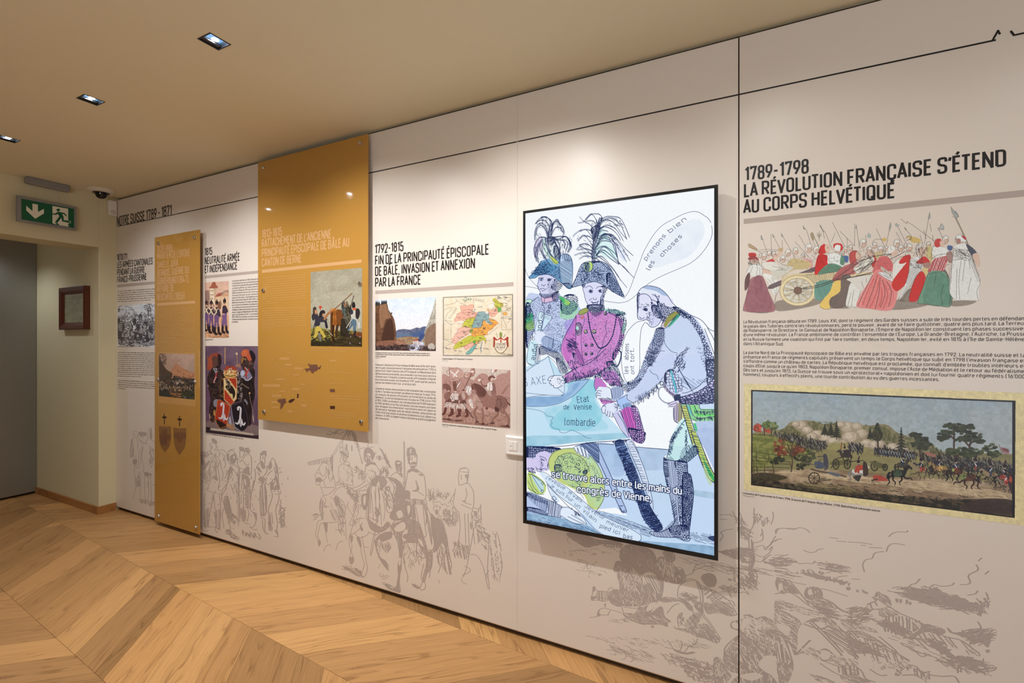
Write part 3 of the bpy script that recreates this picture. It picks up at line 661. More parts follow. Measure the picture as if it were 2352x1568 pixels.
def greek(c, x0, y0, x1, y1, lines, dy0, dy1, last=1., w=.0045, jag=True):
    """lines of lettering too small to read: word-length strokes"""
    it = []
    for i in range(lines):
        a, b = y0 + dy0 * i, y1 + dy1 * i; e = last if i == lines - 1 else 1.; t = 0.
        while t < e - .01:
            q = min(e, t + rs_.uniform(.02, .11)); X = lambda v: (x0 + (x1 - x0) * v, a + (b - a) * v); it.append((c(*X(t), *X(q)), w * rs_.uniform(.8, 1.2))); t = q + .012
    return it
M_small = mat('small_grey_print', srgb(128, 116, 108), rough=.45)
strokes('caption_text', M_small, PR, greek(c, 1157, 1464, 1252, 1463, 1, 0, 0, w=.006) + [(c(1157, 1480, 1193, 1480), .001)])
c4 = cr(250, 780, 5.6); strokes('caption_text', M_small, PR, greek(c4, 1247, 1203, 1728, 1275, 1, 0, 0, w=.006) + [(c4(1247, 1223, 1285, 1227), .001)])
PR = P_1870
printed('headline', M_ink, PR, [TL(c, '1870/71', 98, 511, 218, 498, HB, .0072), TL(c, 'LES ARMÉES CANTONALES', 100, 601, 525, 553, HB, .0072), TL(c, 'PENDANT LA GUERRE', 100, 691, 430, 655, HB, .0072), TL(c, 'FRANCO-PRUSSIENNE', 100, 780, 452, 741, HB, .0072)])
band('rule_bar', M_bar, PR, c(100, 800, 556, 762, 556, 795, 100, 838))
strokes('body_text', M_small, PR, greek(c, 103, 883, 556, 853, 6, 24.8, 26, .9, .0052) + greek(c4, 115, 163, 596, 172, 13, 25.2, 25.6, .62, .0052) + greek(c4, 117, 522, 596, 548, 5, 26.2, 26.5, .2, .0052) + greek(c4, 115, 89, 315, 91, 1, 0, 0, w=.005))
c = cr(0, 380, 3.92)
printed('title', M_ink, wall_right, [TL(c, 'NOTRE SUISSE 1789 - 1871', 1053, 541, 1545, 441, .0695, .0105)])
LZ = 2.338
V = []; Fc = []; tp = lambda p: (p[0], -.0005, p[1])
for a, b in zip(XS, XS[1:]):
    x0 = max(a + .002, -4.642); x1 = min(b - .0025, .70)
    if x1 > x0: ribbon([(x0, LZ), (x1, LZ)], .0056, V, Fc, tp)
ribbon([onY(x, y)[[0, 2]] for x, y in ((2280, 92), (2292, 71), (2297, 79))], .0056, V, Fc, tp)
ribbon([onY(x, y)[[0, 2]] for x, y in ((2321, 71), (2329, 81), (2352, 76), (2400, 66))], .0056, V, Fc, tp)
pmesh('timeline_rule', V, Fc, M_ink, wall_right)
# ================================================================ amber acrylic panels on steel stand-offs
def amber():
    m = mat('amber_acrylic', srgb(202, 150, 72), rough=.05, spec=.65, coat=.0); nt = m.node_tree; b = nt.nodes['Principled BSDF']
    tc = nt.nodes.new('ShaderNodeTexCoord'); no = nt.nodes.new('ShaderNodeTexNoise'); no.inputs['Scale'].default_value = 1400; L(m)(tc.outputs['Object'], no.inputs['Vector'])
    mx = nt.nodes.new('ShaderNodeMix'); mx.data_type = 'RGBA'; mx.inputs[6].default_value = (*srgb(176, 129, 58), 1); mx.inputs[7].default_value = (*srgb(188, 141, 68), 1); L(m)(no.outputs['Fac'], mx.inputs[0]); L(m)(mx.outputs[2], b.inputs['Base Color']); return m
M_amber = amber(); M_steel = mat('brushed_steel', (.62, .62, .64), rough=.28, metal=1.)
AY = -.036
def amber_panel(label, x0, x1, z0, z1, knobs):
    t = thing(empty('display_board', ((x0 + x1) / 2, 0, z0)), label, 'display board')
    bm = bmesh.new(); box(bm, x0, x1, AY, AY + .006, z0, z1); s = fin(bm, 'acrylic_sheet', M_amber, t, bevel=.0008, seg=1, base=((x0 + x1) / 2, AY, z0))
    for kx, kz in knobs:
        bm = bmesh.new(); lathe(bm, [(.006, -.0005), (.006, AY + .0062)], (kx, 0, kz), 'y', 12); lathe(bm, [(.0115, AY), (.0115, AY - .007), (.0095, AY - .0095)], (kx, 0, kz), 'y', 20)
        fin(bm, 'stand_off_screw', M_steel, t, smooth=True, base=(kx, AY, kz))
    return t, s
PA, PAs = amber_panel('small tall amber acrylic board reaching down to the floor near the corner', -4.005, -3.432, .033, 2.178, [(-3.943, 2.127), (-3.488, 2.127), (-3.95, 1.107), (-3.481, 1.107), (-3.943, .08), (-3.472, .08)])
PBd, PBs = amber_panel('large amber acrylic board hung up to the ceiling, ending at mid height', -2.80, -1.864, .892, 2.54, [(-2.744, 2.497), (-1.92, 2.497), (-2.742, 1.716), (-1.92, 1.716), (-2.735, .947), (-1.912, .947)])
PY = AY - .0004
def printedA(name, m, parent, lines): return printed(name, m, parent, lines, PY)
c = cr(250, 500, 5.228); HA = .0475
printedA('headline', M_beige, PA, [TL(c, '1830-1880', 578, 415, 766, 397, HA, .0078), TL(c, 'MAINTIEN DE L’ORDRE', 578, 501, 974, 455, HA, .0078), TL(c, 'DANS LE JURA', 580, 606, 830, 576, HA, .0078), TL(c, 'BERNOIS, GUERRE DU', 580, 704, 963, 661, HA, .0078), TL(c, 'SONDERBUND (1847),', 580, 798, 963, 768, HA, .0078), TL(c, 'AFFAIRE DE', 580, 892, 781, 878, HA, .0078), TL(c, 'NEUCHÂTEL (1856)', 580, 990, 908, 972, HA, .0078)])
band('rule_bar', M_beige, PA, c(580, 1024, 1036, 995, 1036, 1028, 580, 1056), PY)
strokes('faint_text', M_beige2, PA, greek(c, 582, 1100, 1036, 1075, 4, 24.5, 25, .9, .005) + greek(c, 582, 1200, 1036, 1182, 5, 24.5, 25, .7, .005) + greek(c, 582, 1345, 1036, 1330, 5, 24.5, 25, .5, .005) + greek(c, 582, 1490, 1036, 1482, 3, 24.5, 25, .9, .005) + greek(cr(250, 780, 5.6), 1010, 995, 1118, 1005, 10, 12, 12, .6, .003), PY)
c = cr(580, 300, 4.357)
printedA('headline', M_beige, PBd, [TL(c, '1813-1815', 93, 1070, 294, 1042, HB, .0075), TL(c, 'RATTACHEMENT DE L’ANCIENNE', 94, 1165, 786, 1070, HB, .0075), TL(c, 'PRINCIPAUTÉ ÉPISCOPALE DE BÂLE AU', 94, 1261, 967, 1153, HB, .0075), TL(c, 'CANTON DE BERNE', 94, 1356, 487, 1314, HB, .0075)])
band('rule_bar', M_beige, PBd, c(95, 1392, 1091, 1287, 1091, 1321, 95, 1424), PY)
c = cr(580, 620, 3.92)
strokes('faint_text', M_beige2, PBd, greek(c, 90, 72, 483, 44, 12, 21, 20.6, .36, .0045) + greek(c, 90, 348, 483, 336, 10, 21, 19.6, .24, .0045) + greek(c, 523, 705, 985, 715, 2, 18, 18, .7, .004) + greek(c, 705, 1130, 980, 1142, 2, 24, 26, .95, .005) + greek(c, 700, 1280, 935, 1296, 3, 20, 22, .8, .005) + greek(c, 697, 1020, 820, 1024, 1, 0, 0, 1, .004) + greek(c, 700, 920, 915, 930, 1, 0, 0, 1, .004), PY)
def polys(name, m, parent, lst, Y, each=True):
    if each and len(lst) > 1:
        for q in lst: polys(name, m, parent, [q], Y)
        return
    V = []; Fc = []
    for q in lst: b = len(V); V += [tuple(onY(x, y, Y)) for x, y in q]; Fc += [tuple(b + i for i in t) for t in tessellate_polygon([[Vector((V[b + k][0], V[b + k][2], 0)) for k in range(len(q))]])]
    return pmesh(name, V, Fc, m, parent)
MAPL = [c(250, 720, 262, 735, 300, 740, 345, 745, 375, 760, 362, 790, 380, 815, 420, 835, 465, 845, 470, 880), c(250, 720, 262, 760, 210, 790, 195, 820, 182, 870, 240, 872, 262, 890, 275, 920, 260, 960, 285, 985, 230, 1045, 160, 1050, 135, 1085, 150, 1105, 175, 1100), c(262, 890, 320, 880, 375, 930, 335, 940, 345, 1010, 320, 1060, 345, 1100), c(470, 880, 420, 950, 425, 1000, 415, 1040, 440, 1060, 500, 1055, 560, 1040, 575, 990, 545, 960, 535, 925), c(345, 1100, 410, 1110, 460, 1100, 530, 1085, 540, 1045), c(375, 1160, 460, 1180, 490, 1210, 470, 1245, 440, 1260, 455, 1280, 380, 1275, 350, 1300), c(175, 1100, 185, 1150, 225, 1165), c(250, 1257, 300, 1280, 335, 1270)]
strokes('map_outline', M_beige2, PBd, [([tuple(v) for v in smoothpts(np.array(q), False, 4)], .0022) for q in MAPL], PY)
LB = [(247, 785, 335, 808), (292, 842, 355, 862), (378, 875, 453, 897), (365, 935, 420, 950), (212, 975, 284, 990), (425, 1020, 470, 1034), (92, 1025, 250, 1053), (360, 1058, 422, 1082), (175, 1120, 260, 1143), (168, 1178, 225, 1200), (435, 1205, 485, 1230), (316, 1260, 358, 1282), (695, 806, 758, 824), (245, 1085, 300, 1098), (170, 1228, 235, 1240)]
polys('place_name_label', M_beige2, PBd, [c(a, b, x, b + 2, x, y + 2, a, y) for a, b, x, y in LB], PY - .0002)
polys('map_region', M_brown, PBd, [c(498, 840, 512, 842, 516, 852, 545, 852, 560, 849, 582, 850, 586, 872, 604, 872, 612, 856, 618, 860, 608, 894, 590, 890, 580, 908, 556, 912, 545, 932, 528, 925, 525, 908, 505, 902, 490, 922, 480, 905, 468, 888, 512, 884, 514, 866, 504, 862), c(222, 1175, 232, 1163, 262, 1160, 296, 1154, 302, 1186, 318, 1190, 300, 1192, 282, 1210, 270, 1235, 247, 1258, 254, 1198, 232, 1190), c(697, 1070, 741, 1071, 741, 1099, 697, 1098)], PY - .0002)
polys('map_region', mat('dark_print_on_amber', srgb(74, 44, 38), rough=.3), PBd, [c(322, 1180, 345, 1162, 380, 1157, 380, 1168, 352, 1192, 330, 1196), c(400, 1114, 417, 1116, 411, 1153, 398, 1150, 403, 1130), c(698, 1222, 742, 1223, 742, 1251, 698, 1250)], PY - .0002)
c = cr(250, 780, 5.6)
strokes_each('cross', mat('black_on_amber', srgb(44, 26, 18), rough=.3), PA, [(c(713, 950, 714, 1087), .010), (c(688, 997, 740, 997), .0125), (c(910, 980, 910, 1113), .010), (c(884, 1021, 937, 1026), .0125)], PY)
polys('shield', M_brown3, PA, [c(643, 1108, 720, 1116, 797, 1115, 800, 1250, 780, 1370, 722, 1449, 672, 1385, 650, 1300), c(828, 1124, 905, 1138, 995, 1135, 995, 1270, 975, 1390, 908, 1481, 855, 1400, 833, 1280)], PY)
printed('shield_inscription', M_brown, PA, [TL(c, 'VIVRE', 682, 1214, 754, 1218, .033, .0045), TL(c, 'CATHOLIQUES', 650, 1275, 796, 1288, .036, .0045), TL(c, 'OU', 704, 1310, 732, 1313, .026, .0045), TL(c, 'MOURIR', 670, 1345, 751, 1356, .036, .005), TL(c, 'LA RELIGION', 838, 1256, 986, 1268, .038, .0045), TL(c, '1836', 880, 1312, 946, 1320, .036, .004)], PY - .0003)
# ================================================================ wall screen
SY = -.062; tx0, tx1, tz0, tz1 = -.905, -.0925, .568, 1.987
tv = thing(empty('display_screen', ((tx0 + tx1) / 2, 0, tz0)), 'tall portrait wall screen showing a blue caricature with subtitles', 'screen')
M_bez = mat('black_bezel', (.006, .007, .01), rough=.25)
bm = bmesh.new(); box(bm, tx0 + .002, tx1 - .002, SY + .006, SY + .034, tz0 + .002, tz1 - .002); box(bm, tx0 + .2, tx1 - .2, SY + .03, -.001, tz0 + .3, tz1 - .3); fin(bm, 'housing', M_bez, tv, bevel=.002, base=(tx0, SY, tz0))
bz = .0135
bm = bmesh.new()
for a in ((tx0, tx0 + bz * .8, tz0, tz1), (tx1 - bz, tx1, tz0, tz1), (tx0 + bz * .8, tx1 - bz, tz0, tz0 + bz + .003), (tx0 + bz * .8, tx1 - bz, tz1 - bz * .85, tz1)): box(bm, a[0], a[1], SY, SY + .012, a[2], a[3])
fin(bm, 'bezel', M_bez, tv, base=(tx0, SY, tz0))
# ================================================================ double push switch half behind the screen
sw = thing(empty('light_switch', (-.965, 0, .856)), 'white double wall switch half hidden behind the left side of the screen', 'switch')
M_sw = mat('white_plastic', srgb(236, 230, 226), rough=.28); sx0, sx1, sz0, sz1 = -1.0225, -.845, .856, .947
bm = bmesh.new(); pf = [(0, -.0005), (0, -.010), (.006, -.016)]
f_ = lambda d, y: [bm.verts.new(p) for p in ((sx0 + d, y, sz0 + d), (sx1 - d, y, sz0 + d), (sx1 - d, y, sz1 - d), (sx0 + d, y, sz1 - d))]
R = [f_(d, y) for d, y in pf + [(.020, -.0145)]]
for a, b in zip(R, R[1:]):
    for j in range(4): bm.faces.new((a[j], a[(j + 1) % 4], b[(j + 1) % 4], b[j]))
bm.faces.new(R[0]); bm.faces.new(R[-1]); fin(bm, 'frame', M_sw, sw, bevel=.0018, base=(sx0, 0, sz0), ang=.3)
for i in range(2):
    x = -.9995 + i * .0215; bbox('rocker', M_sw, x, x + .0205, -.0175, -.013, .880, .923, sw, bevel=.0008)
bm = bmesh.new(); lathe(bm, [(.0022, -.0172), (.0022, -.0181)], (-.9900, 0, .901), 'y', 10); fin(bm, 'indicator', M_black, sw, base=(-.99, -.017, .901))
bbox('pattress', M_sw, sx0 + .004, sx1 - .004, -.0045, -.0005, sz0 + .004, sz1 - .004, sw)
# ================================================================ exit sign hung by wires from its ceiling box
ex = thing(empty('exit_sign', (-4.6, -.44, 2.24)), 'green emergency exit sign with white arrow and running figure above the doorway', 'exit sign')
M_grey2 = mat('grey_metal', srgb(142, 142, 146), rough=.4, metal=.3); M_green = mat('exit_green', srgb(0, 92, 62), rough=.35); M_signwhite = mat('sign_white', srgb(232, 228, 214), rough=.4)
ey0, ey1, ez0, ez1, EXX = -.605, -.2767, 2.2425, 2.4245, -4.6
bm = bmesh.new()
for a in ((ey0, ey0 + .023, ez0, ez1), (ey1 - .015, ey1, ez0, ez1), (ey0 + .023, ey1 - .015, ez0, ez0 + .016), (ey0 + .023, ey1 - .015, ez1 - .018, ez1)): box(bm, EXX - .022, EXX, a[0], a[1], a[2], a[3])
fin(bm, 'frame', M_grey2, ex, bevel=.001, seg=1, base=(EXX, -.44, ez0))
bbox('sign_face', M_green, EXX - .02, EXX - .003, ey0 + .0225, ey1 - .0145, ez0 + .0155, ez1 - .0175, ex)
c = cr(0, 380, 7.84)
def xpoly(name, m, parent, lst, X, dx=.0005):
    bm = bmesh.new()
    for q in lst:
        P = [onX(x, y, X) for x, y in q]; tr = tessellate_polygon([[Vector((p[1], p[2], 0)) for p in P]]); a = [bm.verts.new(p) for p in P]
        for t in tr: bm.faces.new([a[i] for i in t])
    return fin(bm, name, m, parent, base=tuple(np.mean([onX(x, y, X) for x, y in lst[0]], 0)))
XF = EXX - .0026
xpoly('arrow', M_signwhite, ex, [c(584, 686, 682, 703, 684, 836, 790, 780, 792, 862, 634, 958, 472, 806, 474, 724, 586, 822)], XF)
xpoly('doorway_symbol', M_signwhite, ex, [c(945, 728, 1228, 778, 1228, 985, 1275, 1005, 1275, 1040, 1228, 1040, 1230, 1085, 1246, 1102, 1060, 1074, 1015, 1062, 950, 1040, 945, 1030)], XF)
man = [c(*[v for k in range(14) for v in (1049 + 33 * math.cos(k * .4488), 800 + 25 * math.sin(k * .4488))]), c(1040, 832, 1080, 835, 1115, 845, 1160, 853, 1178, 872, 1205, 906, 1200, 918, 1185, 912, 1155, 880, 1118, 870, 1145, 920, 1150, 983, 1230, 990, 1262, 1010, 1275, 1038, 1225, 1028, 1120, 1006, 1112, 990, 1110, 938, 1036, 1030, 988, 1022, 1070, 912, 1040, 872, 1005, 890, 945, 882, 945, 862, 990, 865), c(985, 1028, 1035, 1036, 1075, 1072, 1030, 1066)]
xpoly('running_figure', M_green, ex, man, XF + .0006)
bx = fin((lambda bm: (box(bm, -4.625, -4.575, -.563, -.322, 2.522, ZC - .0005), bm)[1])(bmesh.new()), 'ceiling_box', M_grey2, ex, bevel=.006, seg=1, base=(-4.6, -.44, ZC))
for yy in (-.505, -.385):
    bm = bmesh.new(); tube(bm, [(-4.6, yy, 2.423), (-4.6, yy, 2.523)], .0007, 5); fin(bm, 'wire', M_steel, ex, base=(-4.6, yy, 2.423))
# ================================================================ dome camera, motion sensor
dc = thing(empty('security_camera', (-4.555, -.155, ZC)), 'white ceiling dome camera with black dome above the motion sensor', 'camera')
cx_, cy_ = -4.50, -.165
bm = bmesh.new(); lathe(bm, [(.088, ZC - .0005), (.088, ZC - .006), (.078, ZC - .016), (.052, ZC - .023)], (cx_, cy_, 0), 'z', 40); fin(bm, 'base_plate', mat('white_camera_plastic', srgb(226, 220, 208), rough=.4), dc, smooth=True, base=(cx_, cy_, ZC))
bm = bmesh.new(); lathe(bm, [(.052, ZC - .022), (.051, ZC - .030), (.038, ZC - .031), (.036, ZC - .040), (.030, ZC - .055), (.019, ZC - .064), (.006, ZC - .068)], (cx_, cy_, 0), 'z', 32); fin(bm, 'dome', mat('smoked_dome', (.006, .006, .007), rough=.06, spec=.6), dc, smooth=True, base=(cx_, cy_, ZC))
ms = thing(empty('motion_sensor', (XE, -.033, 2.425)), 'small white motion sensor box high in the corner', 'sensor')
bm = bmesh.new(); box(bm, XE + .0005, XE + .032, -.062, -.006, 2.42, 2.542); fin(bm, 'housing', M_sw, ms, bevel=.004, seg=2, base=(XE, -.034, 2.42))
bm = bmesh.new(); bmesh.ops.create_uvsphere(bm, u_segments=16, v_segments=8, radius=.024, matrix=Matrix.Translation((XE + .026, -.034, 2.447)) @ Matrix.Diagonal((.6, .95, .75, 1))); fin(bm, 'lens', mat('frosted_lens', srgb(214, 208, 198), rough=.35), ms, smooth=True, base=(XE + .03, -.034, 2.447))
# ================================================================ framed document on the reveal
fr = thing(empty('framed_picture', (-5.03, YS, 1.49)), 'brown wooden frame with an old greenish document on the doorway reveal', 'picture')
M_frame = mat('dark_red_wood', srgb(84, 40, 26), rough=.3, bump=(60, .1, .15)); fx0, fx1, fz0, fz1 = -5.26, -4.80, 1.488, 1.845
PF = [(0, YS - .0005), (0, YS - .036), (.012, YS - .040), (.034, YS - .034), (.052, YS - .022), (.060, YS - .018)]
def rect(bm, d, y): return [bm.verts.new(p) for p in ((fx0 + d, y, fz0 + d), (fx1 - d, y, fz0 + d), (fx1 - d, y, fz1 - d), (fx0 + d, y, fz1 - d))]
for j in range(4):
    bm = bmesh.new(); R = [rect(bm, d, y) for d, y in PF]
    for a, b in zip(R, R[1:]): bm.faces.new((a[j], a[(j + 1) % 4], b[(j + 1) % 4], b[j]))
    bmesh.ops.delete(bm, geom=[v for v in bm.verts if not v.link_faces], context='VERTS'); fin(bm, 'frame_rail', M_frame, fr, base=((fx0 + fx1) / 2, YS, (fz0 + fz1) / 2))
# ================================================================ the picture on the screen
INK=(20,38,84)
K1,K2,K3=(1190,410,4.9),(1190,700,4.9),(1190,990,4.9)
def paint_screen():
 A=Art([(1205.5,490.2),(1641.8,430.6),(1643.6,1278.4),(1210.2,1198)],1000,1760,(247,251,255),seed=4);A.ws=.62
 I=INK
 ink=lambda s,w=1.1,**k: A.N(s,w=w,col=I,**k)

 A.crop(*K3)
 A.F('1330 175 1720 205 1690 260 1640 290 1640 420 1930 330 2050 240 2230 620 2230 1170 1930 1130 1400 1060 1100 860 880 880 860 300 1100 120',(196,218,246),sm=0)
 A.V('1340 190 1700 215 1640 300 1690 420 1400 440 1200 400 900 380 900 150',(160,185,215),.7,14)
 A.V('1380 470 1700 500 1730 800 1500 760',(190,218,235),.6,10);A.V('1960 660 2230 700 2230 760 1970 720',(150,185,205),.7,10)
 A.F('90 890 480 960 900 900 1300 960 1480 1080 1960 1130 2230 1170 2230 1430 90 1030',(196,220,246),sm=0)
 A.V('90 900 400 960 760 1050 1000 1180 1500 1240 2230 1300 2230 1430 1200 1240 90 1030',(120,160,195),.95,9,.5)
 A.X('860 880 1100 950 1480 1090 1460 1120 1100 1060 880 960',9,12,I,.9,brk=.35);A.X('1930 1140 2230 1180 2230 1290 1960 1220',13,11,I,1.1,brk=.4)
 A.X('90 985 500 1040 1000 1130 960 1160 400 1080 90 1010',14,11,I,.9,brk=.4);A.X('1380 1100 1500 1130 1500 1190 1380 1160',10,8,I,.9,brk=.3)

 A.crop(*K2)
 A.F('90 700 340 575 480 760 520 880 790 835 870 830 880 1050 960 1200 1240 1500 860 1535 440 1560 90 1640',(196,228,246),sm=0)
 A.V('560 880 860 850 870 1080 950 1240 800 1400 380 1400 400 1260 600 1080',(128,205,222),.85,16,.5)
 A.V('300 1180 600 1130 900 1250 1000 1400 600 1420 380 1380',(150,210,228),.7,14)
 A.F('90 1040 430 1030 540 990 600 880 800 835 640 1010 460 1110 300 1140 90 1140',(160,195,230));A.V('90 1050 540 1000 620 900 700 880 560 1040 380 1120 90 1130',(120,160,205),.7,12)
 A.V('90 1480 600 1470 1180 1440 1240 1500 860 1530 90 1600',(130,188,212),.8,18)
 A.F('90 745 170 690 330 580 400 790 520 870 518 985 480 1028 200 1030 90 1045',(214,232,250),sm=0)
 ink('90 748 170 690 240 650;340 575 360 650 385 720 405 790;340 580 420 650 480 760;520 880 520 950 516 1000 480 1028;440 930 470 960 516 1000;90 990 300 1012 440 1020 500 1012;90 1045 200 1025 330 1012;520 870 660 850 790 835;800 840 750 900 690 960 640 1010 560 1060 460 1110 380 1128 300 1140 90 1142')
 ink('90 1163 200 1180 280 1205 330 1250 395 1262 365 1310 385 1330 365 1350 400 1385 465 1405 470 1430 530 1440 600 1410 660 1430 720 1460 760 1490 825 1502',.95)

 A.crop(*K1)
 A.F('90 1430 130 1370 230 1310 300 1330 440 1290 540 1370 660 1400 680 1568 90 1568',(196,210,242));A.crop(*K2);A.F('90 -80 250 -120 520 -80 660 0 640 130 560 300 480 450 470 530 300 520 250 440 160 330 90 470',(198,210,242))
 A.D('90 0 470 -100 620 120 560 300 480 420 300 330 200 200 100 300',900,I,.55);A.D('300 200 560 230 500 400 330 340',260,I,.6)
 A.E('90 0 160 60 190 250 150 400 90 470',22,I,.35);A.F('85 110 150 90 170 130 150 200 100 210',(70,175,120),.9);A.V('90 200 180 180 170 280 90 280',(140,190,90),.8)
 ink('95 150 115 120 135 150 120 180;150 100 165 130;100 190 130 200 150 180;110 130 140 125',1.6)
 A.F('225 75 300 90 255 300 190 290',(214,238,250),sm=0);A.F('300 95 385 135 260 310 290 190',(206,232,248),sm=0)
 ink('215 190 240 80 285 85 290 110 250 300 190 290 215 190;292 105 385 135 345 200 270 300;300 95 262 300')
 A.text('pol',(236,170),(222,292),52,I,.13,up=(1,.1))
 A.F('165 330 190 300 300 320 290 430 240 450 190 430',(226,236,255));ink('165 330 180 300 200 330;165 380 185 350;175 400 190 380;160 330 165 400 210 440 250 450;290 350 290 430 250 450',1.4)
 A.F('290 350 480 410 470 540 270 450',(186,206,240));A.X('290 350 400 385 385 500 275 445',13,100,I,.9);ink('300 350 480 420;275 450 330 500 470 545;400 370 380 500;480 430 470 520',1.5)
 A.D('390 400 480 430 470 530 390 490',120,I,.6)
 A.F('130 420 210 420 195 640 160 675 95 640 105 520',(206,236,246));ink('130 430 108 520 100 640 150 670 190 660 205 470;150 420 200 460;95 600 105 560;110 660 165 690',1.3)
 A.text('ogne',(185,440),(150,620),50,I,.13,up=(1,.15));A.X('205 470 235 480 232 640 195 650',8,95,I,.9)
 A.E('245 470 330 480 470 540 520 640 560 740 500 760 440 640 330 560 245 570',14,I,.3);A.X('240 450 470 550 540 700 470 640 330 560 250 560',12,25,I,1.);ink('240 640 300 610 345 570;245 560 240 650 205 660',1.2)
 A.E('430 590 520 650 570 760 480 780 440 680',15,I,.3)
 A.crop(*K1)

 A.F('480 1440 560 1380 650 1390 680 1450 660 1568 480 1568',(168,214,190));A.crop(*K2);A.F('480 0 660 0 640 70 560 115 490 80',(150,205,180));A.E('480 -60 560 -120 660 -100 680 0 640 70 560 115 490 80',22,I,.34,aspect=.8);A.crop(*K1)
 A.F('462 1340 480 1325 590 1390 560 1430 520 1425',(130,210,140));A.F('470 1345 500 1335 530 1385 505 1400',(60,180,100),.8);ink('462 1340 482 1325 590 1385 560 1425 525 1420 462 1350',1.3);A.V('520 1370 585 1390 560 1425',(180,200,80),.8)
 A.F('90 1370 130 1355 170 1380 130 1420 90 1430',(200,236,220));ink('90 1365 130 1358 165 1378 120 1405 92 1400',1.4);A.E('90 1400 140 1420 130 1568 85 1568',20,I,.35)
 A.D('150 1380 250 1330 470 1330 500 1430 470 1568 140 1568',700,I,.55)
 ink('230 1330 150 1390 135 1440;270 1400 300 1480 262 1568',1.6)
 A.F('262 1330 330 1330 420 1290 410 1370 300 1400 265 1370',(222,190,222));A.E('380 1300 460 1270 450 1370 400 1390',14,I,.4);ink('250 1310 300 1345 380 1320 440 1280;258 1320 270 1380 300 1400 400 1375;298 1345 296 1400',1.8)
 ink('340 1430 355 1425 370 1445 355 1460 338 1450 340 1430;320 1490 345 1480 350 1500 330 1510 320 1490;355 1440 345 1470',2.)

 A.F('235 1100 330 1080 430 1110 440 1200 400 1290 300 1310 250 1290 225 1240 215 1200',(214,216,244))
 A.E('410 1130 500 1190 480 1240 440 1270 390 1250 370 1210 400 1180',16,I,.42);A.E('240 1290 300 1300 370 1290 440 1270 430 1310 340 1345 260 1325',12,I,.42)
 A.D('340 1130 400 1150 390 1260 350 1280 330 1200',120,I,.6)
 ink('235 1110 230 1160 215 1205 232 1220 225 1240 250 1270 250 1300;240 1125 260 1118 285 1130 262 1150 243 1135;325 1130 350 1125 372 1135 345 1155 325 1140;265 1190 270 1205 285 1200 290 1210 310 1190;250 1240 280 1235 300 1245 325 1240;265 1255 280 1265 300 1255',1.5);A.D('250 1125 270 1125 270 1145 250 1145',12,I,1.2);A.D('335 1130 358 1130 355 1148 335 1148',14,I,1.2);ink('330 1145 385 1125;240 1120 285 1115',1.8)

 hat='120 1110 180 1050 240 960 270 920 470 870 500 850 560 850 600 900 615 1000 600 1180 590 1240 560 1235 480 1170 400 1110 330 1080 240 1085 190 1120 130 1125'
 A.F(hat,(120,170,210));A.V('140 1100 260 950 350 960 450 1000 330 1070 220 1090',(70,140,185),.8,10);A.F('480 860 560 860 600 920 605 1150 580 1220 500 1170 470 1000',(200,222,246),.8)
 A.X('480 940 600 900 610 1000 600 1180 570 1220 480 1160 450 1060',13,35,I,1.2);A.X('500 850 560 850 605 920 560 940 500 900',10,80,I,1.1);A.D('200 1000 440 980 470 1130 330 1070 220 1080',420,I,.7)
 A.K('150 1060 260 950 330 950 330 1070 200 1080',160,22,15,I,1.)
 ink('120 1110 180 1050 240 960 265 925;125 1122 190 1118 240 1088 330 1078 400 1108 480 1165 560 1232 595 1235;500 850 560 852 600 900 615 1000 606 1180 596 1235',2.)
 A.E('500 1180 590 1180 600 1235 560 1240',12,I,.3)

 FE=['200 510 230 460 290 430 350 450 380 510 370 640','195 500 240 470 300 470 350 540 350 650','190 690 190 600 220 520 270 500 320 560 335 650','200 640 215 560 260 520 310 580 330 650','510 630 515 590 490 530 440 480 400 500 365 600','500 600 470 550 420 550 380 620 365 660','470 530 450 470 430 460 400 490 380 540','260 430 320 430 370 480 385 540 370 620','340 650 345 590 360 540 365 500','210 930 190 860 180 790 200 720 240 660 310 660','190 880 215 760 260 690 320 670','230 950 215 860 230 760 280 680','300 900 250 800 250 720 300 670','370 980 310 900 270 800 280 720 320 665','400 940 330 860 300 760 310 690','430 930 370 870 340 760 330 690','480 860 440 760 400 690 350 670','560 820 585 740 560 670 520 650 450 680 400 660','540 800 560 730 530 690 480 690','520 780 525 730 500 690 440 690 380 660','400 900 460 830 470 760 440 700 390 670','590 760 580 700 540 650 460 650 390 660','470 940 460 850 450 780 400 700','560 830 600 760 570 690']
 A.V('190 900 180 760 240 670 340 670 330 760 260 760 230 850',(205,190,225),.8);A.V('300 660 380 680 440 760 470 850 440 940 360 880 300 780',(205,222,225),.8)
 for f in FE: p=nums(f);A.L(p,1.7,I);A.L(p + [7,4],1.,I);A.L(p + [-6,6],.9,I)
 for j in range(5): A.L(nums('280 680 290 760 330 840 380 900 440 950') + [j * 9,j * 3 - 6],1.1,I)
 A.F('275 690 300 670 310 760 360 860 440 930 440 965 380 930 310 850 280 770',(208,236,226));A.F('360 880 400 890 445 925 445 965 400 950',(190,205,90),.9);ink('278 690 285 770 330 850 400 930 445 965;300 680 325 770 370 850 445 930',1.4)
 A.E('330 660 420 660 400 740 340 740',14,I,.5);A.E('400 760 470 780 480 900 420 900',15,I,.4);A.K('190 640 330 640 400 660 590 660 590 800 480 850 200 900',130,26,80,I,1.1)
 A.K('220 450 330 440 370 520 370 640 340 640 300 560 220 540',60,22,60,I,.9);A.K('390 480 460 470 510 600 480 600 430 540',34,20,70,I,.9)

 ink('78 1000 95 1060 135 1130 185 1185 230 1230;80 1212 150 1222 225 1238 260 1245',1.1)

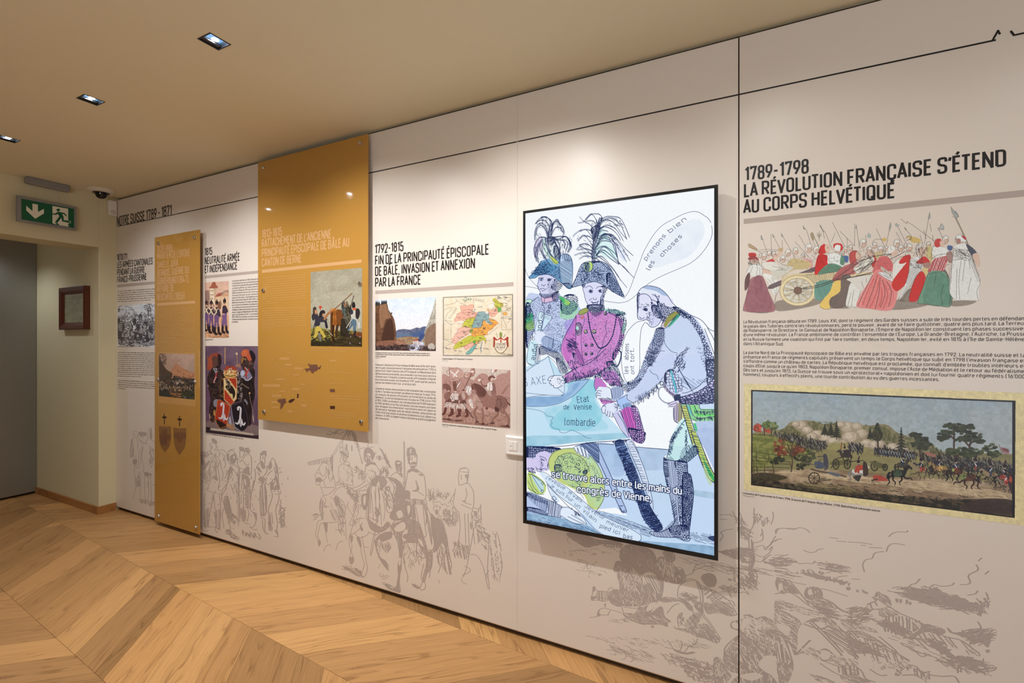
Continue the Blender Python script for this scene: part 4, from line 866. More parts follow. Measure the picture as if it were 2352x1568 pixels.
 A.F('730 1180 800 1160 960 1190 970 1300 960 1400 880 1460 800 1440 760 1370 735 1270',(222,224,250))
 ink('730 1180 728 1240 745 1300 760 1370 800 1440;760 1230 790 1210 820 1215 840 1240;880 1235 910 1215 960 1220;792 1268 815 1250 840 1262 838 1280 812 1285 792 1268;900 1265 925 1250 955 1262 945 1280 915 1280;845 1340 848 1355 872 1362 885 1345;820 1385 845 1395 880 1390 900 1380;830 1380 850 1415 885 1415 905 1375;835 1400 895 1398;800 1370 830 1350',1.5)
 A.D('810 1258 830 1258 830 1278 810 1278',20,I,1.3);A.D('912 1256 935 1256 935 1275 912 1275',24,I,1.3)
 A.E('930 1210 1010 1220 970 1330 950 1400 920 1430 930 1330 960 1260',17,I,.42);A.E('780 1430 850 1450 930 1430 960 1370 965 1480 880 1530 800 1500',13,I,.5);A.E('715 1180 760 1180 745 1230 720 1215',12,I,.45)
 h2='600 1225 640 1150 700 1000 740 945 830 930 930 930 1020 980 1090 1100 1140 1200 1195 1320 1180 1330 1100 1290 1020 1240 930 1180 850 1160 740 1190 650 1215'
 A.F(h2,(196,214,244));A.E(h2,19,I,.26);A.K('700 1020 780 1000 900 1000 980 1060 960 1150 830 1150 720 1170',190,17,40,I,1.2,ja=.8)
 ink('598 1225 640 1150 690 1010 740 948 850 930 940 935 1020 985 1090 1100 1140 1210 1195 1325;600 1225 660 1212 740 1188 850 1160 930 1182 1020 1240 1100 1292 1185 1335',2.);ink('600 1222 650 1120 720 1040 760 1020',1.)
 A.E('990 1080 1060 1080 1190 1320 1120 1300 1020 1240',20,I,.36)
 A.F('735 990 760 945 820 930 845 980 820 1040 770 1050',(168,200,175));A.F('800 935 838 960 835 1010 800 1040 815 990',(190,215,120));ink('735 990 760 945 815 932 842 975 825 1035 770 1050 738 1020 735 990;790 950 770 990 775 1040;760 960 750 1020',1.8);A.E('755 960 800 950 800 1040 760 1030',12,I,.5);ink('770 1050 775 1130',3.)

 ST='850 940 840 860 850 760 880 640 900 540 930 440'
 A.V('860 900 880 700 930 560 1000 620 1040 700 1120 900 1000 900 920 850',(190,235,232),.8);A.V('1040 620 1100 700 1200 850 1190 930 1090 790',(205,215,245),.8)
 R=['900 560 880 470 850 420 820 395 780 430 730 485 670 495','900 540 850 480 800 470 740 480 690 425','930 470 940 430 900 395 820 400 760 460','890 600 850 570 800 510 750 490','870 640 830 590 770 570 700 580 640 620 615 650','870 680 820 640 760 570 690 590','860 700 800 650 740 640 700 665 672 700','850 780 800 700 740 635 700 655','845 790 790 740 730 730 680 770 655 800','845 820 780 790 720 790 670 800','845 850 780 830 700 835 630 860','845 900 800 870 740 870 685 900','840 880 770 800 690 750','930 480 980 430 1060 425 1140 440 1190 510 1250 655','920 520 990 450 1080 450 1150 520 1190 600 1220 680','920 560 1000 520 1090 560 1150 640 1180 695','930 480 1000 460 1080 500 1150 600 1215 670','910 590 960 540 1040 560 1110 620 1150 690','910 650 980 620 1060 630 1130 700 1200 780 1290 862','900 680 960 630 1030 640 1080 720 1110 850 1130 960','900 700 980 650 1060 690 1140 800 1215 930','910 680 990 630 1070 650 1160 760 1220 860 1255 920','890 760 940 700 1040 710 1080 780 1110 880','880 800 940 760 1010 790 1080 880 1180 990 1300 1110','880 850 950 800 1040 860 1110 930 1200 1000 1250 1060','870 870 940 820 1040 900 1130 960','880 860 940 900 1010 960 1060 1010 1130 1110 1220 1220','860 900 930 870 1000 930 1090 1040 1150 1140','870 890 920 930 1000 1000 1060 1040','870 870 960 760 1040 800 1100 850','880 760 950 670 1010 680 1050 700','860 830 900 720 960 620 1020 630','890 650 940 580 1010 590']
 for f in R:
  p=nums(f);A.L(p,2.0,I,w2=1.);A.L(p + [6,8],1.1,I)
 for dx in (-14,-8,0,8,15,22): A.L(nums(ST) + [dx,0],1.5,I)
 A.E('820 560 900 520 930 560 880 660 850 700 830 640',14,I,.5);A.K('820 520 930 480 900 640 870 880 835 880 840 700',90,24,100,I,1.3);A.K('680 640 840 700 840 880 700 860',50,24,40,I,.9);A.K('940 450 1150 460 1200 560 1000 540',36,26,40,I,1.);A.K('1000 620 1100 660 1240 860 1180 860 1060 740',36,30,55,I,1.1)

 ink('1190 1350 1250 1260 1300 1130 1370 940 1420 810 1520 640 1620 530 1750 455 1860 400 1960 372 2030 378 2100 420 2140 450 2170 495;2178 530 2184 620 2150 720 2060 850 1950 945 1830 1005 1700 1060 1560 1125 1450 1195 1350 1290 1250 1370 1150 1398 1060 1390 960 1375',1.15)
 A.V('1480 800 1700 600 2000 450 2100 600 1950 850 1700 960 1500 1000',(224,232,246),.8,20)
 for t,a,b in (('p',(1455,930),(1440,900)),): pass
 A.text('prenons',(1440,925),(1665,640),44,I,.1,up=(-.75,-.5));A.text('bien',(1705,615),(1900,460),46,I,.1,up=(-.7,-.72));A.text('les',(1480,1035),(1540,935),50,I,.1,up=(-.85,-.4));A.text('choses',(1620,885),(1850,650),46,I,.1,up=(-.75,-.6))

 A.crop(*K2)
 A.F('1650 240 1700 100 1830 60 1950 110 2060 230 2150 420 2200 600 2230 700 2230 1130 2100 1180 1900 1130 1800 1040 1650 900 1600 860 1560 900 1400 1050 1270 1110 1150 1070 1230 960 1180 880 1290 860 1380 720 1440 560 1500 400 1560 290',(204,215,243))
 A.V('1700 230 1900 150 2050 300 2120 560 1900 500 1720 520 1640 420',(196,214,240),.8,22);A.V('1300 850 1500 700 1700 540 1760 640 1600 860 1380 1040 1240 1050',(190,205,240),.7,14);A.V('1800 620 2100 560 2120 840 1950 960 1840 860',(190,210,242),.7,20)
 A.E('1550 270 1640 260 1640 380 1600 500 1500 640 1440 760 1370 860 1260 900 1230 870 1330 810 1400 660 1460 480 1520 380',20,I,.3);A.X('1550 270 1640 250 1650 400 1580 560 1480 700 1440 640 1500 440',15,170,I,1.3);A.E('1160 900 1290 870 1380 830 1350 900 1240 980 1180 960',19,I,.42)
 A.K('1440 560 1560 420 1580 560 1480 700',70,30,5,I,1.4)
 A.E('1820 70 1900 100 1960 130 2060 260 2130 430 2190 560 2225 640 2225 820 2130 800 2110 640 2060 400 1960 220 1880 130',22,I,.42);A.E('2110 620 2225 640 2225 900 2130 900 2120 760',24,I,.3);A.D('2000 430 2110 560 2130 780 2060 620',70,I,.7)
 ink('1640 390 1660 450 1700 500 1740 530 1790 540;1580 560 1600 520 1650 520;1480 730 1510 770 1560 790 1580 840;1900 475 1860 530 1820 550 1780 640 1740 720 1640 800 1600 860 1500 980 1400 1050 1290 1105',1.3)
 ink('1900 475 1900 500 1830 540;1930 480 1850 560;1900 530 1840 580;1850 620 1810 650;1870 660 1800 680;1880 700 1820 700;1820 600 1770 700',1.5)
 for j in range(9): A.L(nums('1780 660 1830 760 1900 860') + [j * 9,j * 16],1.,I)
 A.K('1780 560 1850 560 1880 700 1780 760 1740 720',60,30,120,I,1.3);A.X('1840 800 2000 840 2120 840 1990 950 1850 920',22,35,I,1.1,brk=.3);ink('2120 820 2060 890 1960 960 1880 990 1820 990;2110 720 2140 820 2100 870',1.6)
 A.K('1360 1050 1580 890 1600 920 1430 1080 1320 1110',60,26,75,I,1.4);A.X('1300 1040 1480 960 1600 860 1590 900 1420 1070',16,70,I,1.1)

 A.F('1110 1070 1190 1030 1260 1100 1290 1170 1180 1190 1120 1120',(170,200,246));A.X('1180 1120 1290 1100 1290 1170 1200 1190',12,70,I,1.3);ink('1110 1075 1230 1010;1110 1075 1130 1130 1180 1190 1260 1160;1230 1010 1230 1060 1310 1110',1.6)
 A.F('1040 945 1160 920 1190 1000 1120 1070 1060 1060',(190,206,240));A.X('1040 945 1160 920 1190 1000 1120 1060 1060 1060',14,85,I,1.2)
 A.F('940 1170 960 1120 1040 1095 1110 1110 1160 1180 1120 1220 1060 1260 1000 1250 940 1200',(226,234,252));ink('960 1140 1000 1110 1060 1098 1110 1080;935 1180 960 1130 990 1150;940 1180 950 1210 975 1220 985 1170;985 1220 1000 1250 1010 1190;1020 1250 1030 1255 1035 1200;1045 1258 1070 1260 1062 1210;1060 1240 1110 1210 1160 1190;1110 1120 1120 1180',1.6);A.D('1080 1110 1150 1130 1150 1190 1100 1190',60,I,.7)
 A.F('880 960 910 920 1040 940 1060 1060 960 1040 890 1040',(228,236,252));ink('880 960 905 920 960 915 1040 945 1060 1060 1000 1040;880 1000 900 965 940 970;875 1030 885 990 930 1000;885 1050 890 1015 930 1025;900 1055 960 1050 1050 1065;1045 960 1060 1060',1.6)

 A.F('1680 90 1740 55 1820 80 1800 110 1720 210 1660 260 1615 230',(210,195,215));A.F('1700 110 1770 75 1830 90 1790 120 1710 190 1660 250 1640 220',(150,150,80));A.F('1790 110 1830 105 1800 150 1700 250 1700 220',(60,175,130),.9);ink('1690 95 1745 55 1830 90 1770 150 1660 262 1612 232 1690 95;1740 170 1790 110;1720 180 1780 120',1.5)
 A.X('1640 110 1700 85 1660 180 1610 210',9,140,I,1.2)

 A.crop(*K1)
 A.F('1350 1300 1400 1220 1470 1205 1580 1230 1680 1310 1740 1420 1780 1470 1700 1530 1640 1568 1350 1568',(230,236,250))
 A.F('1350 1310 1420 1300 1490 1330 1520 1420 1440 1430 1360 1450',(208,206,236));A.F('1400 1220 1500 1210 1600 1240 1690 1330 1720 1400 1650 1340 1560 1270 1430 1240',(150,175,215),.75)
 A.crop(*K2);A.F('1350 -90 1350 100 1345 150 1400 175 1450 170 1480 230 1520 250 1600 210 1640 130 1700 60 1740 -60 1560 -120',(226,228,250));A.V('1500 20 1620 40 1620 150 1540 230 1480 200',(200,204,240),.7,12)
 ink('1345 0 1350 60 1342 120 1355 160 1395 158 1420 140;1400 178 1440 165 1470 180;1440 200 1460 215 1480 240 1520 252 1570 230 1600 190 1630 130;1400 50 1430 35 1460 50 1440 68 1400 50;1405 25 1450 20;1475 80 1480 110 1470 140 1440 150;1365 135 1385 150',1.7);A.D('1420 42 1445 42 1445 60 1420 60',25,I,1.3);A.D('1440 90 1520 90 1520 220 1480 220',60,I,.7)
 A.crop(*K1)
 ink('1345 1568 1342 1440 1340 1330 1370 1250 1440 1208 1520 1212 1600 1240 1680 1310 1730 1390 1780 1440;1345 1330 1380 1300 1440 1300 1490 1340 1510 1400;1510 1300 1560 1330 1590 1320 1570 1380;1500 1360 1560 1390 1570 1440;1540 1300 1590 1390;1640 1400 1660 1440 1690 1450;1560 1340 1610 1440 1620 1470',1.7)
 A.E('1560 1380 1620 1400 1680 1440 1780 1450 1760 1500 1700 1540 1640 1568 1600 1540 1580 1460',17,I,.45);A.E('1340 1300 1370 1290 1365 1340 1360 1460 1340 1460',12,I,.45);A.E('1500 1430 1570 1430 1600 1530 1680 1568 1560 1568 1510 1500',17,I,.42);A.E('1740 1440 1830 1460 1960 1560 1860 1568 1780 1500',18,I,.45)
 A.K('1350 1430 1440 1410 1530 1420 1530 1440 1440 1440 1360 1460',16,16,20,I,1.2)
 A.crop(*K2);A.E('1490 -30 1560 10 1620 100 1640 180 1600 160 1560 80',17,I,.4);A.E('1740 20 1830 60 1900 100 1850 100 1780 60',16,I,.45)

 ink('1930 110 2060 170 2150 270 2222 300;2100 270 2150 400 2210 560;2130 260 2200 380 2225 480',1.6)
 A.F('1820 1040 2000 980 2130 900 2225 820 2225 1080 2100 1130 1900 1140 1820 1110',(196,190,230));A.E('1820 1040 2000 980 2130 900 2225 820 2225 1080 2100 1130 1900 1140 1820 1110',22,I,.42,aspect=1.6,ang=-12);A.E('1820 1070 2000 1030 2225 940 2225 1080 2100 1130 1900 1140',17,I,.4)
 ink('1800 1040 1950 1010 2100 930 2225 800;1820 1120 2000 1150 2225 1080',2.2)
 A.F('1640 900 1700 880 1790 1010 1780 1050 1680 980',(200,180,205));A.X('1620 890 1700 900 1790 1010 1770 1060 1670 980',13,100,I,1.6);ink('1590 880 1620 860 1640 890 1610 905 1590 880',2.2)
 A.F('1640 780 1720 740 1820 880 1850 980 1800 1010 1700 960 1640 860',(206,214,240));A.E('1650 770 1720 720 1800 780 1860 900 1830 980 1740 980 1650 870',30,I,.2);ink('1650 790 1700 740 1730 760 1790 960;1650 800 1645 870 1690 960 1780 1040;1750 760 1830 960',1.4);A.F('1715 750 1735 760 1790 980 1770 975',(80,180,200))
 A.D('1765 1015 1825 1015 1825 1070 1765 1070',160,I,1.6)
 for w_,cc in ((3.4,I),(1.4,(215,228,248))): A.L('1640 925 1600 930 1580 980 1590 1040 1640 1090 1700 1105 1790 1090',w_,cc)
 A.F('1680 1120 1740 1090 1800 1075 1810 1120 1740 1145',(220,210,238));ink('1680 1120 1740 1088 1810 1070;1690 1145 1780 1140 1820 1110;1700 1130 1790 1100',1.6)
 A.F('1755 1150 1830 1110 1870 1260 1840 1310 1800 1320 1760 1270',(214,205,140));A.F('1755 1150 1800 1130 1800 1320 1760 1280',(205,190,215));A.X('1755 1150 1830 1110 1850 1300 1800 1320 1760 1280',14,92,I,1.5);ink('1750 1160 1755 1290 1800 1330',2.5)

 A.crop(*K3)
 A.F('1780 -40 1850 -80 1930 -30 2040 200 2030 250 1950 310 1900 350 1800 340 1680 310 1700 200 1720 90',(196,232,236));A.crop(*K2);A.F('1800 1340 1870 1270 1930 1300 1990 1450 2010 1568 1720 1568',(204,238,240));A.F('1990 1300 2225 1290 2225 1568 2060 1568',(196,214,240),sm=0);A.V('2000 1300 2222 1300 2222 1560 2080 1560',(170,190,230),.6,9)
 A.F('1830 1120 2225 1130 2225 1300 1990 1310 1900 1260',(150,215,150),sm=0);A.F('2030 1120 2225 1110 2225 1170 2050 1170',(200,220,245),sm=0);A.F('1910 1130 1960 1130 2010 1250 2225 1250 2225 1230 2030 1225 1985 1130',(110,215,110),sm=0);A.F('1900 1130 1920 1130 1970 1270 1940 1230',(90,190,200),sm=0)
 A.K('1970 1190 2050 1200 2225 1190 2225 1230 2040 1230 1990 1220',60,18,80,I,1.);A.K('1980 1270 2222 1260 2222 1290 2000 1300',50,18,75,I,1.2);ink('1930 1130 2000 1270 2225 1255;1985 1130 2030 1200 2225 1200;2040 1120 2060 1175 2225 1180',1.7)
 A.F('1840 1130 1890 1130 2020 1568 1960 1568',(196,205,110),sm=0);A.X('1840 1130 1890 1130 2020 1568 1960 1568',24,5,I,1.4);ink('1830 1120 1960 1568;1890 1120 2040 1568',2.6);A.F('1970 1330 2000 1330 2060 1568 2040 1568',(60,190,120),.9,False)
 A.K('1730 1500 1860 1320 1880 1300 1860 1360 1760 1500',40,24,30,I,1.3);ink('1720 1568 1760 1470 1850 1330 1900 1290',1.7);A.D('1880 1420 1900 1420 1900 1568 1880 1568',30,I,1.)
 A.crop(*K3)
 A.F('1950 0 2000 0 2070 190 2160 400 2225 530 2225 600 2140 520 2040 290',(190,205,110),sm=0);A.F('2060 240 2110 350 2225 540 2225 600 2130 470',(70,180,110),sm=0);A.X('1950 0 2000 0 2070 190 2160 400 2180 500 2140 500 2040 290',24,8,I,1.4);ink('1945 0 2040 290 2140 520 2225 590;2005 0 2070 170 2150 370 2225 520',2.5)
 A.F('2000 0 2222 0 2222 460 2100 200',(190,208,238),sm=0);A.V('2000 0 2222 0 2222 460 2100 200',(165,185,225),.7,8);A.F('2085 390 2110 400 2180 580 2150 600 2100 480',(190,215,160),.7)
 A.K('1700 180 1740 60 1760 60 1730 200 1700 290',50,22,20,I,1.2);A.E('1800 330 1870 280 1950 180 2020 170 2030 250 1960 300 1900 350',17,I,.4);A.X('1850 200 1950 150 2020 200 2000 260 1900 340 1820 330',14,65,I,1.4);ink('1770 0 1720 90 1700 200 1670 310;1675 315 1750 335 1850 340 1900 350 1990 280 2040 230',1.8);A.D('1880 30 1905 30 1905 240 1885 240',50,I,.9)
 A.F('1640 300 1680 320 1780 340 1900 350 1910 470 1945 500 1975 700 1950 900 1930 1100 1920 1200 1860 1200 1730 1190 1600 1190 1490 1160 1500 1130 1620 1130 1740 1060 1760 980 1720 780 1690 600 1640 400',(198,212,240));
 A.X('1675 320 1760 340 1800 700 1820 1020 1760 1000 1720 700',15,84,I,1.5);A.E('1760 340 1900 350 1910 470 1945 500 1975 700 1950 900 1930 1100 1830 1110 1800 800 1790 500',20,I,.42,aspect=.8);A.E('1850 500 1950 520 1965 800 1930 1060 1850 1050',17,I,.4);A.X('1640 310 1680 330 1700 600 1670 600 1645 440',14,10,I,3.)
 A.X('1760 1000 1830 1110 1800 1190 1600 1190 1490 1150 1620 1120',15,60,I,1.7);A.E('1700 1080 1900 1060 1930 1190 1860 1230 1740 1180',17,I,.38);A.X('1720 780 1770 800 1790 1000 1750 990',18,130,I,1.8)
 ink('1640 295 1640 440 1680 600 1720 780 1760 990 1735 1060 1620 1130 1500 1130 1485 1150 1560 1185 1740 1195 1830 1190;1900 350 1912 470 1945 500 1975 690 1955 900 1930 1100 1925 1210;1640 300 1700 325 1900 345;1840 1200 1850 1225 1920 1235 1940 1200',2.2)
 A.F('2140 1190 2222 1180 2222 1240 2160 1220',(50,70,110));ink('2140 1190 2222 1180;2150 1215 2222 1240',2.2)
 A.crop(*K2)
 coat='640 130 700 80 790 60 850 90 940 70 1080 80 1130 130 1180 180 1200 300 1140 500 1080 620 1000 720 860 790 690 830 600 850 540 880 520 800 600 740 580 700 520 600 480 500 520 370 580 260'
 A.F(coat,(206,150,214));A.V(coat,(218,120,198),.55,14,.8);A.V('540 300 640 200 640 420 560 640 500 520',(196,100,190),.8,8);A.V('900 130 1080 110 1100 300 1000 450 860 480',(216,150,210),.6,12);A.V('520 200 640 160 600 300 560 330',(150,120,215),.6)
 A.E('1100 100 1180 110 1222 180 1215 260 1160 480 1080 620 1060 560 1120 420 1150 280 1130 180',22,I,.42);A.F('1180 220 1205 210 1200 300 1170 330',(130,210,170),.6);A.D('780 120 1080 90 1120 280 1060 500 900 640 720 640 740 300',900,I,.5);A.D('760 660 1060 480 1080 580 960 700 700 800',380,I,.55)
 A.E('990 60 1080 50 1190 80 1200 110 1100 130 1020 90',16,I,.34);A.F('970 40 1120 60 1195 90 1190 110 1000 80',(150,205,190),.7);A.K('980 30 1190 80 1195 110 1000 90',60,14,60,I,1.3)
 A.F('680 100 700 60 770 30 790 60 760 100 700 115',(160,170,90));ink('680 100 700 60 775 35 790 70 700 112 680 100;690 130 720 160 740 120 730 145;655 130 650 200 660 240',1.5)
 A.F('700 130 745 115 740 150 715 165',(205,120,140),.8);A.E('780 0 960 0 960 80 880 130 830 110 790 60',13,I,.42)
 A.F('650 210 690 200 715 240 715 300 680 340 645 330',(214,170,205));A.X('650 210 690 200 715 240 715 300 680 340 645 330',12,55,I,2.);ink('650 215 690 200 718 245 712 310 680 342 648 330',2.);A.F('655 240 680 245 680 280 655 275',(180,225,220))
 ink('650 120 650 400 640 500;745 140 740 200 715 300 710 420 720 560 745 660;785 90 800 200 820 300 850 380 900 470 930 490 1000 450 1060 350 1090 230 1110 110',1.3)
 for p_ in ('785 90 800 200 820 300 850 380 900 470 930 490','930 490 1000 450 1060 350 1090 230 1110 110','1060 630 1080 680 1120 685 1150 620 1160 540 1130 510'):
  q=smoothpts(A.T(p_),False,14)
  for k_ in range(0,len(q) - 1,3): A.seg(q[k_:k_ + 2],4.6,I)
 for x_,y_,r_ in ((760,300,20),(855,300,22),(762,450,14),(832,452,16),(762,552,15),(828,548,15),(982,98,16),(1045,890,20)):
  o=np.array([(x_ + r_ * math.cos(t),y_ + r_ * math.sin(t)) for t in np.arange(0,6.3,.6)]);A.F(o,(205,195,160));A.L(o,1.5,I);A.D(o + [4,4],25,I,.9)
 ink('1000 170 985 260 995 320 960 400 945 490;900 540 880 585 760 640 720 690;885 590 890 650;940 490 900 540',1.4)
 A.K('600 360 650 340 650 520 600 560 560 500',46,40,30,I,1.5);A.K('560 640 650 640 660 720 590 730',44,26,60,I,1.3);A.E('610 540 660 560 740 680 700 680 640 640',20,I,.3);A.F('640 520 680 500 740 640 725 670 690 640',(190,110,190));A.X('640 520 680 500 745 650 720 670',14,65,I,1.2)
 A.X('600 800 720 800 860 760 860 800 700 840 600 860',10,80,I,1.4);A.K('560 780 900 720 1000 700 900 800 650 850',110,26,80,I,1.3);A.K('540 370 600 420 660 420 660 480 580 480',26,50,30,I,1.2)
 ink('580 730 540 660 500 580 482 500 510 390 560 290 640 150 655 120;520 800 590 745 700 690 790 660 885 590 990 490;560 880 690 835 860 790 1000 700;600 740 650 800 610 850;650 740 680 790 640 860;530 780 600 750',1.8)
 A.E('990 650 1080 640 1140 760 1190 880 1140 900 1060 800',19,I,.42);A.E('860 800 980 720 1040 700 1000 770 900 830',16,I,.5)
 A.F('940 760 1080 740 1160 900 1060 900 960 840',(190,130,200));A.K('940 760 1080 740 1160 900 1060 920 960 840',150,18,70,I,1.2,ja=.7);ink('940 770 940 840 1100 835 1160 900;1090 900 1160 920',1.8);A.F('870 820 930 830 1000 920 900 920 880 960 860 900',(195,120,200));ink('870 810 855 900 875 970',1.6)

 A.F('345 840 360 810 440 795 510 800 530 870 470 920 430 935 370 900 350 870',(232,238,252));ink('510 800 440 793 380 800 345 820 335 850 370 850;370 850 350 880 375 890;375 890 370 905 400 905;400 905 400 925 440 935 500 905;400 800 370 830',1.7);A.D('440 820 510 830 520 890 450 900',40,I,.7);A.D('500 800 540 820 550 880 520 880',50,I,1.2);A.X('530 810 600 820 600 860 545 880',10,75,I,1.3)

 A.F('920 1060 1010 1070 1100 1090 1040 1100 960 1120',(200,130,200));A.X('920 1050 1100 1080 1040 1100 940 1090',13,80,I,1.5)
 tail='1150 1200 1260 1150 1310 1130 1370 1260 1400 1400 1428 1470 1420 1530 1380 1560 1300 1530 1240 1440'
 A.F(tail,(206,150,216));A.F('1170 1200 1270 1160 1330 1400 1270 1430 1230 1380',(212,100,196));A.X('1160 1200 1270 1160 1310 1420 1240 1400',22,74,I,1.5);A.E('1270 1140 1330 1160 1390 1320 1425 1470 1420 1530 1380 1560 1280 1510 1230 1440 1320 1420 1300 1280',23,I,.36);ink('1300 1120 1350 1180 1390 1330 1428 1470 1420 1530 1385 1560',2.2)
 A.F('1080 1250 1140 1200 1240 1420 1260 1500 1220 1480',(205,205,240));ink('1080 1255 1150 1390 1230 1490;1120 1220 1190 1330 1250 1490;1150 1200 1240 1420',1.7)

 A.crop(*K3)
 A.F('1240 -40 1420 0 1430 60 1385 135 1300 90 1250 40',(210,160,220));A.E('1240 -40 1420 0 1430 60 1385 135 1300 100 1260 50',22,I,.5)
 leg='1090 120 1180 100 1260 280 1320 440 1380 600 1440 720 1490 860 1560 960 1630 1090 1560 1130 1480 1080 1400 960 1350 820 1290 640 1220 480 1170 330 1110 220'
 A.F(leg,(110,140,190));A.X(leg,13,-20,I,2.1,jit=.5);A.E('1180 300 1320 420 1400 700 1560 960 1620 1090 1560 1120 1440 1000 1330 740 1220 470',17,I,.4);A.K(leg,220,30,-20,I,1.9);ink('1090 130 1120 240 1170 340 1230 500 1290 640 1350 820 1400 960 1480 1075 1570 1130;1260 290 1330 450 1400 640 1500 870 1630 1090',2.2)
 A.F('1210 110 1270 95 1350 250 1440 480 1510 760 1520 870 1470 740 1360 460 1260 230',(214,226,246));A.X('1230 110 1270 110 1360 300 1480 640 1500 700 1460 700 1330 400',26,0,I,1.2,brk=.3);ink('1210 110 1260 230 1360 460 1460 740 1480 820;1270 95 1350 250 1440 480 1510 760 1520 880;1290 100 1340 210 1360 250',1.5)

 A.F('870 130 1090 150 1100 220 1050 500 900 330',(190,214,244),sm=0);A.V('900 150 1080 150 1150 300 1200 480 1040 480',(150,180,220),.6,14)
 ink('90 178 300 175 500 168 640 152 780 132 900 120 1100 110 1260 95;900 140 1080 150;90 165 260 178;1330 178 1500 192 1700 208',2.);A.E('1070 110 1220 95 1200 130 1090 140',12,I,.45)
 A.F('880 150 920 200 1100 620 1210 880 1200 905 1160 900 1000 560 900 320',(176,196,234));ink('900 180 1000 400 1100 620 1215 880 1205 910 1175 912 1145 870 1020 580 900 320;1140 840 1180 840;1150 860 1175 905 1200 890',2.2)

 A.F('90 260 160 270 330 210 380 250 350 360 330 440 240 450 200 440 150 470 95 420',(214,206,242));A.F('90 180 450 190 440 240 360 250 300 220 200 260 180 300 90 290',(150,160,195));A.E('90 175 460 185 440 240 380 250 300 225 220 250 180 310 130 290 90 290',28,I,.34)
 for x_,y_ in ((120,220),(150,260),(190,230),(230,215),(270,210),(110,190),(320,205),(360,215),(410,225),(150,200)): A.L([(x_ + 20 * math.cos(t) * (1 - t / 14),y_ + 20 * math.sin(t) * (1 - t / 14)) for t in np.arange(0,8,.6)],1.1,I)
 ink('240 280 300 300 320 330;250 300 290 325;255 320 300 330;340 350 330 400 345 430;210 420 250 430 300 420 330 440;200 400 215 450;95 420 130 440 150 470 190 460;330 400 350 350 370 300 380 260',1.8);A.D('240 320 280 330 270 430 250 440',40,I,1.);A.D('90 410 190 420 180 480 90 460',60,I,1.2)
 A.F('105 480 160 470 300 580 300 690 200 710 110 640',(196,218,130));A.F('150 500 260 560 290 650 250 680',(190,222,230));ink('110 480 180 500 280 570 310 620;110 560 150 630 200 700 290 710;130 490 170 620 230 690;160 500 220 600 270 670;110 640 200 690;150 480 250 560;265 570 285 575 280 600 262 590 265 570;260 660 285 665 275 690 258 680 260 660',1.6)
 A.F('350 420 350 300 420 220 560 195 680 200 800 260 900 380 960 520 970 700 950 800 890 880 800 840 720 700 450 560',(196,212,130));A.F('410 430 430 320 500 260 600 245 700 290 780 380 790 460 740 500 700 640 560 600',(186,214,150));A.V('640 200 840 290 940 520 840 560 780 360',(184,224,196),.8);A.V('780 600 960 640 950 800 880 860 800 800',(176,222,190),.7)
 ink('350 420 345 330 400 240 500 200 640 190;800 270 890 370 950 500 975 640 960 770 880 900;410 430 430 320 500 262 600 245 700 290 760 350 800 440',1.4)
 for x_,y_ in ((460,340),(500,300),(540,350),(580,410),(490,380),(600,300),(540,290),(620,350),(450,400)): A.L([(x_ + 24 * math.cos(t + x_) * (1 - t / 12),y_ + 20 * math.sin(t + x_) * (1 - t / 12)) for t in np.arange(0,6,.6)],1.2,I)
 A.D('420 300 600 250 700 400 620 470 430 470',150,I,.9);A.D('680 280 780 340 800 460 700 480 640 400',110,I,.9);A.E('410 380 480 380 500 450 420 460',14,I,.3);ink('730 460 770 440 770 480 740 490;640 400 700 440 680 470',2.2);A.E('730 450 770 440 770 480 740 490',10,I,.5)
 for ch,x_,y_ in (('L',812,400),('o',838,440),('U',866,486),('i',900,520)): A.text(ch,(x_,y_),(x_ + 34,y_ - 16),44,I,.07,up=(-.3,-1))
 A.X('890 720 940 730 910 800 880 780',16,-10,I,1.2);ink('570 600 660 640;640 540 700 620;700 700 740 760;830 600 800 620',1.);A.D('600 560 720 560 740 700 640 680',60,I,.8)
 A.F('620 190 700 150 860 130 900 200 900 350 820 280 720 240',(150,175,220));A.X('700 150 870 125 905 200 910 360 820 270',13,30,I,2.);A.F('625 175 660 170 690 240 670 255 640 215',(228,238,252));A.F('665 175 700 180 730 265 700 270',(228,238,252));A.F('710 180 745 200 760 285 735 285',(228,238,252));A.F('750 200 790 240 800 300 775 300',(228,238,252));ink('625 180 645 220 675 250 665 180;670 190 700 265 730 270 700 180;715 195 740 285 762 280 745 200;755 210 780 300 800 300 785 250;640 170 720 150 850 128;900 130 910 350 840 290',1.6)

 A.F('100 680 340 780 480 850 480 970 320 940 100 900',(186,204,240));A.E('100 690 340 790 330 830 100 730',15,I,.36);A.X('100 690 350 780 340 880 280 900 100 740',14,100,I,1.2);A.E('100 850 260 880 340 930 320 950 100 900',14,I,.42);A.F('350 780 490 850 480 970 340 930',(214,226,248));A.X('350 780 490 850 480 970 340 930',13,98,I,1.5);ink('100 680 350 775 500 850;100 880 320 945 480 972;350 780 340 930;490 850 478 970',1.7)
 A.F('490 870 560 850 640 900 740 980 780 1030 760 1050 640 1030 560 1000 480 950',(226,238,254));ink('490 860 560 855 640 900 700 960;480 950 560 1000 640 1040 720 1050;560 960 660 1010 740 1045;600 940 690 990 770 1048;640 900 660 920 640 950;660 920 740 980 775 1045;600 860 630 900',1.7);A.X('640 890 700 930 690 960 640 940',10,70,I,1.6)

 A.F('330 590 370 640 460 770 440 800 390 760',(214,232,250));ink('325 590 350 680 400 780 440 800;330 600 420 700 600 880;385 740 400 730 430 760 410 775 385 740;375 760 440 800',1.6)

